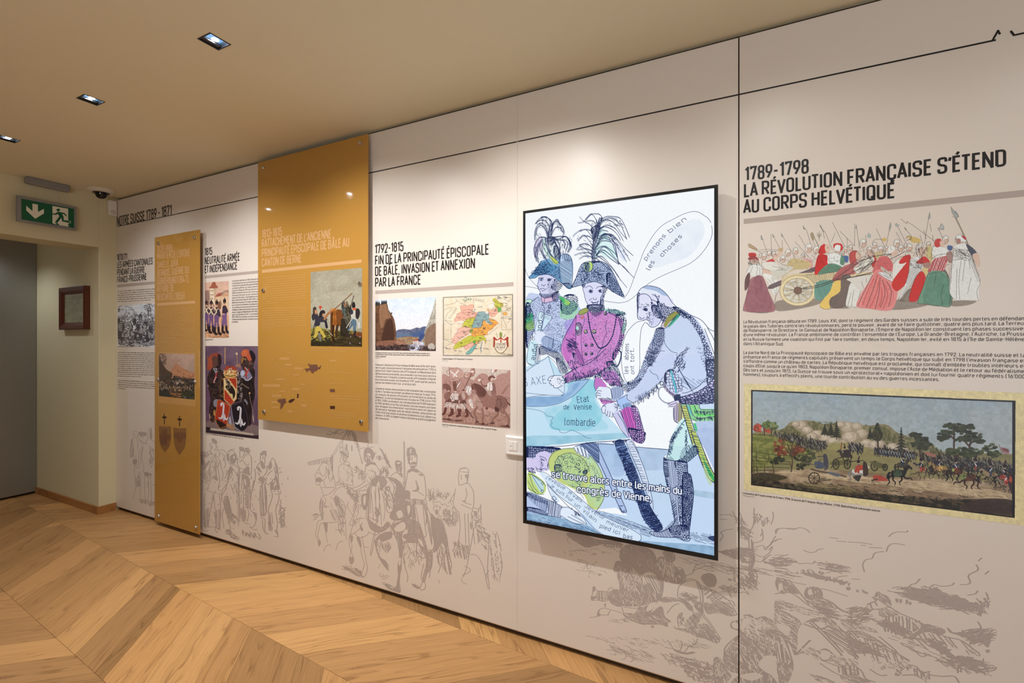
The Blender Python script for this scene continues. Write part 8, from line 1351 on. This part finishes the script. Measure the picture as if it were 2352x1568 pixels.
 gh(A,'980 430 970 500 955 580 950 620 990 600 1000 670;1080 430 1120 460 1135 540 1140 640 1120 680 1030 670;1075 450 1110 460;1050 520 1070 560 1060 600 1020 600;1060 600 1120 640;1000 610 1000 680 1030 670;1030 680 1050 850 1040 990;1110 690 1130 900 1140 1000 1080 1000;1050 740 1080 900 1090 1030;1140 680 1150 740 1200 880 1210 1100 1140 1110;1150 740 1140 900;1000 690 1030 900;1060 990 1080 1060 1140 1120',2.);D('1050 500 1075 560 1080 590 1060 600 1030 596 1060 580',10,60);F('1080 450 1110 455 1105 470 1085 462');D('950 600 990 600 1000 640 990 680 960 660',12,60);H('1020 680 1120 685 1110 720 1030 720',8,90,1.8);H('1020 720 1045 720 1045 990 1030 990',8,90,2.,.3);H('1120 700 1160 780 1200 1000 1180 1080 1140 900',13,80,2.,.3);D('950 980 1060 980 1085 1000 1070 1020 950 1020',12,10);gh(A,'1060 1060 1060 1130 1100 1190 1140 1180',3.)

 F('870 345 890 330 925 345 925 375 875 385');gh(A,'875 385 885 430 910 450 930 400;830 470 870 440 910 450 940 480;890 440 930 480;940 520 950 570',1.8);H('880 380 928 378 925 430 890 430',8,80,2.);E('885 350 915 350 915 360 885 362');F('910 440 935 450 925 470')

 gh(A,'1430 430 1440 405 1480 395 1510 410 1515 440;1430 430 1515 438;1430 440 1425 490 1430 545;1515 440 1505 500 1500 540;1440 410 1490 400;1450 500 1450 460;1430 550 1460 545 1505 530 1540 570 1560 620 1560 720 1545 780;1400 580 1390 640 1380 720 1430 790;1490 580 1500 640 1480 700 1540 720;1450 720 1540 760;1430 790 1440 920 1430 1080 1530 1090;1480 800 1490 1060;1540 790 1550 900 1570 1070;1510 800 1520 1080;1560 930 1590 930 1600 1060;1560 940 1520 1160 1490 1300 1460 1360;1600 960 1680 980 1690 1100 1680 1300 1700 1460;1690 1300 1665 1360 1690 1465;1530 1160 1590 1170 1640 1260 1660 1340 1680 1360;1380 770 1370 880 1410 860;1350 690 1390 620;1210 700 1250 695;1160 580 1165 620;1430 1050 1460 1080 1500 1180;1480 1260 1530 1290 1510 1320 1460 1340;1310 630 1350 620;1560 750 1600 760 1600 790;1310 880 1380 800',1.5)
 F('1485 458 1515 458 1512 490 1488 485');F('1500 490 1512 500 1500 530');F('1460 685 1490 688 1485 698 1465 695');H('1380 790 1420 790 1410 900 1370 890',9,95,2.);H('1440 1080 1520 1090 1500 1200 1440 1180',10,80,2.,.3);H('1590 940 1690 980 1690 1060 1600 1000',13,75,1.3,.4);H('1690 980 1760 980 1800 1140 1800 1380 1730 1360',13,85,1.5,.5);gh(A,'1800 1180 1810 1260 1790 1360;1730 1200 1740 1320 1770 1390;1760 960 1790 1060 1800 1130',1.4);T('1160 600 1300 600 1400 760 1330 880 1220 800',60,30,80,1.1,.8);T('1170 620 1210 610 1210 680 1170 680',20,30,80,1.2);T('1240 620 1340 620 1340 660 1250 650',24,24,80,1.2);T('1300 760 1380 820 1360 930 1310 880',40,36,60,1.3);T('940 1080 1100 1080 1100 1260 950 1240',60,40,85,1.1);T('1390 1050 1440 1060 1430 1180 1380 1160',30,34,80,1.4);T('1560 780 1620 760 1620 900 1570 900',34,26,80,1.2,.8);T('1600 930 1680 940 1680 1100 1620 1080',30,30,60,1.1);F('1530 870 1545 900 1540 940 1530 920');F('1230 760 1250 780 1235 810 1222 790')
 T('770 1410 840 1430 850 1470 790 1450',34,34,25,1.);T('1020 1420 1080 1440 1080 1455 1030 1440',18,34,25,1.);T('740 1330 820 1350 810 1380 740 1370',16,20,10,1.);T('720 1060 820 1060 820 1130 740 1120',40,34,85,1.3);gh(A,'700 1100 730 1130 720 1180;740 1240 720 1280;640 1100 600 1090;1250 1380 1260 1410;1450 1370 1460 1400 1500 1420',1.2);T('880 540 950 580 960 660 880 640',40,30,60,1.2)
 return A
def paint_field():
 A=ghost([(1290,1150),(2290,1150),(2290,1772),(1290,1473)],1900,1500,7);A.crop(1200,1150,3.733);A.ws=.72;F=lambda q: A.F(q,TP);E=lambda q: A.F(q,TP,alpha=0.);T=lambda q,n,L_=30,an=80,w=1.3,j=.35: A.K(q,n,L_,an,TP,w,ja=j)
 X=lambda q,n,L_=26,an=80,w=1.3,j=.4: A.K(q,n,L_,an,TP,w,ja=j,alpha=0.)
 H=lambda q,g=9,an=80,w=1.6,b=.2: A.X(q,g,an,TP,w,jit=.35,brk=b)
 def D(q,n=30,an=80,w=1.6,L_=40): A.F(q,TP);A.K(q,n,L_,an,TP,w,ja=.35,alpha=0.)

 D('375 280 430 270 540 290 640 330 800 345 860 370 840 385 700 370 560 400 470 360 410 320',30,10);gh(A,'395 300 385 340 410 370;540 300 530 400;395 430 480 425 540 430;400 450 430 470;470 500 545 520 560 590 600 600;455 590 520 600 600 605 660 640;560 640 580 660;700 600 720 620;540 560 600 550 635 515;520 590 560 540',1.5);T('400 420 900 400 900 440 400 470',46,26,20,1.2);T('460 500 640 560 740 640 560 620',30,30,15,1.2,.8);T('690 370 850 380 840 400 700 390',40,26,80,1.6)

 D('850 400 930 370 1060 400 1130 450 1170 560 1200 620 1150 640 1060 590 980 560 900 590 850 520 830 470',70,70);D('800 520 850 520 930 570 990 560 1080 600 1170 620 1150 650 1060 640 1000 660 950 600 880 580 820 610 780 600',30,10);D('810 620 870 580 950 590 1000 640 1050 620 1170 620 1210 680 1200 800 1160 860 1000 900 860 900 830 860 760 880 740 800 830 760',170,80,2.,60);E('1030 640 1080 610 1150 640 1180 700 1170 790 1120 760 1080 700 1040 720');X('870 600 1000 620 1000 760 860 760',40,80,85,2.2);H('1040 650 1170 650 1180 780 1080 770',13,70,2.);E('640 770 740 780 740 830 640 830');gh(A,'640 770 740 780;640 830 740 840;605 740 600 790 590 850 640 850 700 860;610 740 640 770;730 770 760 740 790 770',2.4);H('640 775 740 785 735 860 640 850',11,88,1.8);F('585 820 640 820 600 850');F('600 740 625 735 620 770 605 780');D('735 790 820 760 850 900 760 880',26,80);gh(A,'1110 430 1130 520 1180 600 1200 640;900 390 910 500 930 590',3.)

 D('1200 440 1260 420 1300 450 1310 500 1270 530 1230 490',12);D('1150 500 1210 480 1290 540 1330 580 1380 600 1400 680 1340 710 1260 700 1210 680 1200 600',60,85,1.8,60);X('1160 500 1300 540 1280 640 1180 600',40,70,85,1.8);gh(A,'1160 490 1210 480 1290 540;1310 570 1370 580 1395 660',2.)

 D('1530 660 1550 630 1600 618 1650 640 1665 690 1640 740 1600 740 1560 710',9,40,1.4,24);E('1610 740 1640 740 1610 770');gh(A,'1330 820 1335 750 1380 700 1450 680 1500 690 1540 760 1550 870;1500 690 1540 800 1550 960 1600 1030 1690 1170;1485 680 1520 790 1535 960 1590 1040 1690 1190;1380 690 1440 665 1500 690;1530 720 1620 760 1700 800 1780 870 1830 960 1835 975 1780 985 1700 960 1640 960;1700 800 1740 840 1800 860 1820 900;1620 770 1680 850 1780 880;1330 820 1400 850 1470 830;1700 780 1760 780 1790 830',2.2);H('1540 730 1640 770 1720 830 1620 860 1550 800',11,125,2.,.3);D('1560 870 1640 880 1700 930 1820 970 1760 985 1680 950 1600 970 1560 930',40,40);H('1620 850 1760 880 1820 960 1700 930',9,40,1.8,.2);T('1360 780 1500 820 1480 870 1380 840',34,30,10,1.8);F('1365 790 1460 820 1500 815 1490 835 1430 835 1370 810');D('1460 870 1540 870 1540 960 1490 930',14);F('1680 920 1740 920 1760 960 1700 950')
 D('1170 850 1220 820 1300 830 1380 840 1440 890 1460 930 1430 940 1380 880 1320 860 1220 870',24,20);D('1030 910 1120 870 1160 860 1100 960 1190 900 1220 990 1270 1030 1260 1080 1180 1060 1100 1060 1000 1050 900 1010 860 960 960 960 1000 900',110,30,1.8,44);E('1090 880 1150 870 1110 930 1060 940');gh(A,'640 990 650 940 690 920 750 930 850 960;660 980 740 975;580 1000 640 992;640 990 660 940;750 940 730 980;850 900 870 970 900 1010 1000 1050 1050 1060;870 910 960 920 1030 915;1240 960 1290 900 1340 880;1450 900 1480 1000 1540 960;1210 990 1300 1080 1360 1100 1460 1080;1360 960 1330 1000 1340 1080;1480 1000 1430 1060',2.4);F('650 960 670 970 660 990 645 985');F('700 885 715 880 710 915');D('1340 970 1370 955 1370 985 1345 1010',4);H('1400 1030 1480 960 1540 980 1480 1080 1400 1080',10,60,2.);T('1330 1000 1380 1000 1380 1060 1340 1060',16,30,85,2.);D('1420 1100 1560 1050 1640 1120 1690 1190 1660 1220 1560 1180 1480 1160',60,55,2.);gh(A,'1480 1080 1560 1100 1620 1150 1700 1180',2.6);E('1250 1040 1300 1050 1290 1080 1250 1080');D('1300 1090 1400 1100 1480 1140 1420 1130',10,20)
 T('740 1020 900 1010 920 1040 760 1040',16,34,10,1.4);gh(A,'750 1020 800 1030 850 1018 920 1040;1100 1075 1120 1070 1125 1085',1.6);F('1103 1072 1125 1070 1122 1088 1108 1085')

 gh(A,'545 1158 580 1160;600 1165 700 1195 790 1225;720 1275 800 1285 880 1310 880 1350 840 1360;750 1310 800 1320 790 1300;880 1300 940 1320 950 1360 900 1395;950 1340 1020 1360;1240 1190 1270 1230 1300 1270 1400 1300 1480 1300;1360 1200 1370 1240 1350 1280;1400 1220 1420 1250 1390 1290;1500 1180 1480 1230 1420 1250;1220 1255 1290 1265;1280 1350 1380 1370 1420 1390 1500 1390;930 1180 1000 1180',2.2);T('760 1240 1060 1290 1080 1390 800 1300',70,60,14,1.5,.15);T('920 1170 1560 1230 1500 1260 960 1210',40,40,14,1.2);T('1220 1300 1620 1400 1620 1480 1400 1440 1240 1370',90,50,18,2.2,.5);F('1290 1270 1340 1280 1400 1300 1460 1290 1470 1305 1400 1315 1330 1300');F('1380 1370 1480 1390 1540 1420 1620 1430 1600 1450 1520 1430 1440 1410');F('1500 1440 1540 1450 1560 1490 1620 1500 1600 1530 1540 1510 1510 1480');T('1400 1450 1640 1480 1640 1560 1480 1540',60,40,40,2.2,.9);T('540 1150 1000 1200 1100 1300 600 1180',26,40,12,1.2);T('1230 1180 1500 1200 1450 1280 1260 1260',20,30,60,1.2,.9)

 gh(A,'1690 120 1790 115;1690 155 1750 160;1690 340 1720 300 1700 270 1740 250 1800 240;1850 60 1870 120 1900 190;1940 600 1950 480 1940 300 1980 200 1985 60;1960 590 1990 500 1970 400 1960 330;1940 330 1930 280 1900 260;1980 360 2050 340 2060 300 2050 240;1990 400 2060 380 2080 420 2130 360 2170 300;2000 460 2060 480 2120 440 2140 390 2110 420;2080 400 2120 380 2160 340 2220 325;2170 280 2180 240 2280 235 2350 240;1980 510 2050 520 2110 470 2130 460;2050 520 2080 480;2145 95 2150 140 2130 200;1990 180 2000 140 2070 180;1940 600 1960 680 2000 740;1970 600 1990 700;1380 500 1500 540 1600 530 1740 560;1400 640 1450 620 1480 590 1580 555;1460 600 1490 540;1690 440 1760 420 1850 450;1740 560 1810 580 1820 620;1590 560 1700 600;2040 300 2060 260;1800 90 1830 140 1890 180',2.);T('1800 130 1900 170 1960 300 1860 320 1850 200',60,50,60,1.5);T('1990 110 2090 140 2090 220 2000 180',24,40,80,1.4);T('1700 430 1960 400 1960 440 1860 510 1780 470',90,60,12,1.7,.15);H('1700 440 1850 405 1940 410 1850 500',10,5,2.2);T('2130 490 2290 490 2270 560 2140 540',40,50,-10,1.6,.15);D('1870 500 1900 500 1895 530 1872 525',3);
 for x,y in ((1915,522),(1935,525),(1955,520),(2080,525),(2110,530),(2150,540),(2200,550),(1900,515)): F([(x - 12,y - 6),(x + 14,y - 8),(x + 12,y + 10),(x - 10,y + 8)])
 T('1380 490 1860 560 1860 640 1500 580',50,70,14,1.2,.1);T('1860 560 2280 600 2300 660 1900 600',30,90,10,1.3,.1);T('1780 620 1960 660 1960 740 1860 740',46,60,65,1.6);F('1950 440 1975 450 1985 520 1960 600 1945 590 1960 520');F('1965 340 1980 370 1975 440 1960 420');T('1940 600 2000 620 2030 740 1960 740',20,60,75,1.8);F('1760 665 1790 670 1785 685 1765 680');T('1670 730 1850 740 1830 790 1690 750',30,30,10,1.8,.9);gh(A,'1680 740 1730 750 1760 735 1800 760 1850 740;1860 790 1900 780 1940 800 1920 770',2.);

 D('1780 1060 1800 1030 1880 1010 1900 980 1960 980 2000 1000 2080 990 2160 1040 2200 1120 2200 1240 2260 1300 2150 1330 2060 1340 2000 1360 1930 1480 1860 1480 1740 1440 1720 1340 1760 1260 1840 1160 1860 1120 1790 1090',190,50,2.,44);X('1870 1010 2050 1010 2080 1100 1900 1140',60,70,55,3.);E('1790 1050 1830 1040 1850 1090 1810 1090');E('1900 1010 1960 1020 1890 1100 1880 1060');D('1640 1350 1690 1345 1740 1440 1790 1500 1740 1561 1640 1561 1640 1440',60,85,2.,50);D('1850 1340 2060 1320 2150 1340 2200 1450 2190 1561 1800 1561 1860 1480',90,80,2.4,60);E('2020 1400 2080 1330 2150 1330 2180 1400 2200 1470 2190 1561 2140 1500 2060 1450');D('2150 1180 2220 1180 2260 1280 2310 1400 2300 1500 2260 1561 2200 1530 2240 1440 2190 1390',70,95,2.,40);E('2160 1240 2220 1230 2250 1320 2240 1400 2190 1370');H('2160 1240 2220 1230 2250 1320 2240 1400 2190 1370',11,85,2.2);gh(A,'2190 1120 2250 1200 2300 1330 2315 1420 2290 1500 2240 1561;2250 1180 2280 1260;1730 1330 1740 1250 1840 1160;1650 1350 1640 1440 1650 1561;1900 980 1950 975',3.)
 X('1840 1180 2180 1180 2180 1320 1760 1320',70,50,80,1.6);E('1860 1500 1980 1470 2060 1500 1960 1540')

 A.crop(1780,1150,3.752);gh(A,'10 280 20 250 60 235 160 245 200 230 260 240 298 272;0 350 30 328 58 330;245 425 290 442 340 440 370 420 412 412;170 515 210 540 260 535 320 540 343 518;470 315 540 325;530 345 610 352;630 353 740 360 835 375;740 380 780 385;810 400 920 405;980 308 1010 280 1060 265 1130 268 1140 255;958 435 975 390 1010 368 1060 370 1112 380;768 610 755 545 785 505 835 495 860 450 935 435;1010 748 1070 740 1140 750 1170 720 1210 710 1248 670;1260 740 1330 745 1370 722 1440 735 1520 725 1540 705;1595 720 1650 718 1680 700 1665 640 1740 600 1745 575 1732 550;1750 515 1778 492;1810 630 1840 605;970 770 1010 782 1110 790;540 655 580 648 620 645;660 672 725 676;395 755 480 775 620 820;440 620 480 612;90 680 180 705 262 720;0 570 60 580 110 588;0 610 50 620 90 632;1660 810 1720 800 1745 775;1745 1040 1772 1090 1740 1130;1080 1225 1140 1260 1200 1290 1260 1340 1310 1330 1390 1350;510 900 580 950 660 975',1.9)
 T('0 480 120 480 120 560 0 560',40,50,-8,1.8,.2);T('400 530 580 550 570 610 420 590',40,60,10,1.6,.12);T('240 590 400 610 390 640 250 620',16,20,20,2.4,.8);D('240 615 300 625 400 640 480 670 600 700 600 712 480 690 380 670 260 640',10,20,1.2,20);T('250 610 600 690 600 720 260 640',60,16,85,2.2,.6);F('610 745 640 740 650 760 625 770');F('700 765 718 768 716 785 700 782');F('745 760 770 775 800 790 795 800 760 790');F('185 610 196 612 196 622 186 622')
 T('1140 760 1360 770 1640 870 1700 950 1400 900 1140 830',150,80,12,2.,.3);T('1350 760 1420 770 1420 820 1360 820',40,44,85,2.2,.5);T('1530 820 1650 860 1640 900 1540 880',50,40,60,2.,.8);
 for q in ('1150 815 1220 830 1240 850 1170 840','1250 835 1300 845 1310 865 1260 860','1330 850 1370 860 1380 880 1340 880','1400 860 1500 885 1500 905 1410 890','1520 910 1565 905 1560 930 1530 930','1620 880 1640 900 1640 945 1620 945','1660 930 1700 935 1700 950','1035 840 1060 845 1055 875 1040 868','1070 845 1090 850 1085 880 1072 875','1125 850 1145 860 1140 885 1125 885','1155 870 1172 875 1168 895 1152 890'): F(q)
 T('1730 880 1780 880 1780 960 1740 950',16,60,85,1.8);T('1800 800 1840 820 1840 890 1810 890',8,40,80,1.4)

 D('0 700 30 670 90 670 140 720 200 790 190 800 120 790 60 795 40 780 20 770',40,50,1.6,20);E('30 720 60 710 70 760 50 770 30 780');gh(A,'20 690 15 665 30 658 42 668;0 800 60 790 130 790 200 830 260 880 340 930;120 680 260 850 290 890;40 790 80 800',2.6);D('250 790 270 750 310 738 370 745 405 780 410 840 370 845 300 850 260 830',26,70,1.6,20);E('280 775 310 755 320 800 290 810')
 gh(A,'380 845 440 850 500 880 520 910;280 860 330 900 390 950 400 990;330 900 400 960;500 880 560 930 650 970',2.4);T('330 870 480 870 560 1000 540 1020 400 980',80,50,20,1.8,.3);D('0 860 60 850 120 880 260 920 370 960 380 1000 300 990 180 960 60 930 0 950',70,10,2.,60);D('0 940 80 950 200 1020 230 1060 300 1020 420 1000 500 1030 560 1090 600 1130 560 1130 480 1100 380 1040 260 1060 220 1110 200 1200 170 1330 130 1240 60 1180 0 1100',120,40,2.,60);E('10 1060 60 1060 130 1090 110 1160 60 1130');E('200 1100 300 1040 380 1110 340 1200 240 1260 200 1300');gh(A,'250 1060 330 1090 400 1100 460 1080;300 1050 420 1160 560 1310 570 1330;320 1040 440 1150 580 1300;180 1320 240 1260 300 1200',3.6);H('420 1120 560 1130 640 1240 680 1350 560 1250 480 1200',11,40,2.,.1);gh(A,'560 1130 640 1220 690 1350;400 1100 500 1120',2.4)
 D('180 1330 300 1260 360 1290 440 1270 520 1330 580 1350 700 1370 700 1420 560 1420 480 1380 400 1380 330 1350 240 1310',90,40,2.2,50);E('400 1290 470 1300 460 1360 400 1360');D('560 1030 660 1020 740 1060 860 1110 880 1140 800 1120 760 1130 900 1200 1020 1300 1040 1320 960 1290 860 1240 760 1180 640 1130',80,30,2.,40);gh(A,'660 1030 655 980 680 940 740 920 790 940;600 1130 700 1120 800 1150 950 1250 1150 1370;640 1140 660 1250 690 1360;900 1170 1030 1280 1060 1320 1150 1380',2.6);H('600 1140 700 1130 720 1340 680 1350',13,60,2.4,.2);H('720 1160 950 1260 1120 1370 900 1400 730 1300',17,80,2.2,.45);T('700 1200 900 1300 880 1330 700 1290',40,70,10,2.2,.2);T('660 920 800 940 840 1020 680 1030',50,60,-40,1.8,.3)
 D('845 840 880 800 950 810 990 850 1000 910 980 920 940 890 900 860',20,50,1.6,24);gh(A,'870 800 890 785 905 795;840 830 870 860 820 880 795 895;820 880 840 930 900 930 960 920;860 870 880 900;1000 920 1080 970 1200 1020 1260 1060;960 930 920 990 960 1010',2.4);D('900 930 980 940 1060 960 1040 990 960 1000 900 990',26,40,1.8,30);H('960 980 1240 1030 1260 1090 1180 1140 1000 1080',15,88,2.2,.25);T('840 1030 1060 1060 1200 1140 1150 1190 1000 1120',80,50,60,2.2,.5);D('1200 1030 1260 1050 1270 1100 1240 1100 1160 1150 1200 1100',20,60);D('1280 1065 1340 1065 1460 1110 1440 1150 1340 1130 1260 1140 1180 1180 1150 1170 1240 1110',14,20,1.4,24);gh(A,'1240 1150 1300 1230 1400 1280 1500 1320 1560 1350 1740 1340;1340 1130 1480 1170 1600 1200 1700 1270 1760 1320 1730 1350;1200 1170 1310 1280',2.4);H('1260 1140 1440 1160 1640 1220 1700 1280 1560 1270 1400 1230 1300 1200',22,70,2.2,.3);T('1340 1200 1460 1260 1480 1330 1380 1260',50,50,60,2.4,.9);D('1640 1270 1750 1320 1740 1350 1680 1340',20,40);D('1520 1350 1640 1340 1720 1350 1640 1365 1560 1370',12,5)
 F('1480 1090 1510 1110 1530 1130 1600 1130 1610 1105 1625 1130 1650 1150 1620 1172 1560 1150 1500 1130');D('1660 1150 1740 1160 1780 1200 1740 1200 1700 1180',12,30);T('1640 1120 1850 1110 1850 1220 1740 1220 1660 1170',70,60,-50,1.8,.3);F('1790 1190 1840 1200 1840 1260 1800 1240');F('1680 1200 1740 1220 1700 1235');F('1815 1285 1845 1280 1845 1305 1820 1305')
 T('1000 1160 1400 1220 1360 1340 1100 1260',20,50,15,1.6,.15);T('1460 1360 1800 1380 1840 1480 1500 1440',60,50,15,1.8,.6);T('1540 1340 1780 1380 1760 1440 1600 1400',50,50,50,1.6,.7);gh(A,'1760 1380 1840 1415;1790 1400 1840 1480',1.6)
 D('840 1420 900 1390 1000 1400 1100 1380 1150 1410 1180 1440 1100 1450 1080 1500 1030 1500 1040 1450 960 1440 900 1460',60,50,2.2,40);gh(A,'660 1400 740 1460 780 1530 860 1560;390 1400 480 1460 560 1500 640 1500;1150 1410 1220 1430 1260 1480 1330 1470;1340 1500 1440 1510 1540 1510 1580 1560;1100 1500 1200 1500 1280 1540;820 1450 900 1500 960 1500;400 1370 560 1430 700 1460',2.6);D('560 1500 640 1490 680 1480 740 1520 820 1560 600 1560',30,20);H('540 1420 700 1430 720 1500 560 1490',12,85,2.2,.2);H('1120 1420 1300 1480 1330 1540 1200 1500',14,85,2.2,.3);D('1310 1480 1340 1500 1320 1568 1290 1550',10);D('20 1400 130 1420 140 1500 100 1568 40 1568',40,80);T('330 1500 480 1540 460 1568 340 1540',20,40,20,1.4);E('860 1400 930 1410 900 1440 860 1440')
 A.crop(0,0,1.);A.L([(1697,1140),(1697,1700)],4.6,TP,alpha=0.,sm=0)
 return A
# ================================================================ hang every picture
PAL = s2l(np.array([226, 214, 202]) / 255.)
def light(r, g, b): return s2l(np.array([r, g, b]) / 255.) / PAL * 1.3
def hang(name, art, parent, obs, Y=-.0005, label=None, alpha=False, n=6, **k):
    o = artplane(name, art, artmat(art, name, light(*obs), alpha=alpha, **k), parent, Y, n)
    if label: o['label'] = label
    return o
o = artplane('screen_image', A_ := paint_screen(), artmat(A_, 'screen_image', emit=.96, rough=.25, spec=.25), tv, SY + .003, 6)
hang('printed_picture', paint_march(), P_rev, (176, 154, 128), alpha=True, label='coloured cut-out print of women marching with pikes and a gun carriage')
hang('printed_picture', paint_battle(), P_rev, (176, 154, 128), label='coloured battle landscape print with cream margin and black border')
hang('printed_picture', paint_gorge(), P_1792, (200, 180, 160), label='watercolour print of a rocky gorge')
hang('printed_picture', paint_map(), P_1792, (200, 180, 160), label='coloured printed map with cartouche')
hang('printed_picture', paint_riders(), P_1792, (200, 180, 160), label='sepia print of a rider and foot soldiers')
hang('printed_picture', paint_arms(), P_1815, (190, 180, 170), label='dark print of two figures behind three shields and a crown')
hang('printed_picture', paint_guards(), P_1815, (190, 180, 170), label='pink-toned print of soldiers in violet trousers before a tower')
hang('printed_picture', paint_crowd(), P_1870, (172, 160, 152), label='black and white print of a crowd')
hang('printed_picture', paint_cow(), PBd, (190, 170, 150), PY - .0003, label='coloured print of soldiers pulling an ox', rough=.12, spec=.5)
hang('printed_picture', paint_smoke(), PA, (190, 170, 150), PY - .0003, label='brown print of a battle with burning smoke', rough=.12, spec=.5)
band('picture_margin', M_beige2, PA, cr(250, 780, 5.6)(625, 160, 1115, 168, 1118, 860, 632, 815), PY - .0001)
hang('ghost_drawing', paint_group(), wall_right, (190, 172, 158), -.00015, alpha=True, label='pale taupe drawing of a group of standing people')
hang('ghost_drawing', paint_cavalry(), wall_right, (190, 172, 158), -.00015, alpha=True, label='pale taupe drawing of mounted soldiers', n=8)
hang('ghost_drawing', paint_field(), wall_right, (190, 172, 158), -.00015, alpha=True, label='pale taupe drawing of soldiers lying in a field', n=12)
# document behind glass in the wooden frame
A_ = paint_paper(); y_ = YS - .0175; d_ = .055
Vd = [(fx0 + d_, y_, fz0 + d_), (fx1 - d_, y_, fz0 + d_), (fx1 - d_, y_, fz1 - d_), (fx0 + d_, y_, fz1 - d_)]
pmesh('document', Vd, [(0, 1, 2, 3)], artmat(A_, 'document', None, rough=.06, spec=.6), fr, [(0, 0), (1, 0), (1, 1), (0, 1)])
bbox('back_board', M_frame, fx0 + .02, fx1 - .02, YS - .016, YS - .001, fz0 + .02, fz1 - .02, fr)
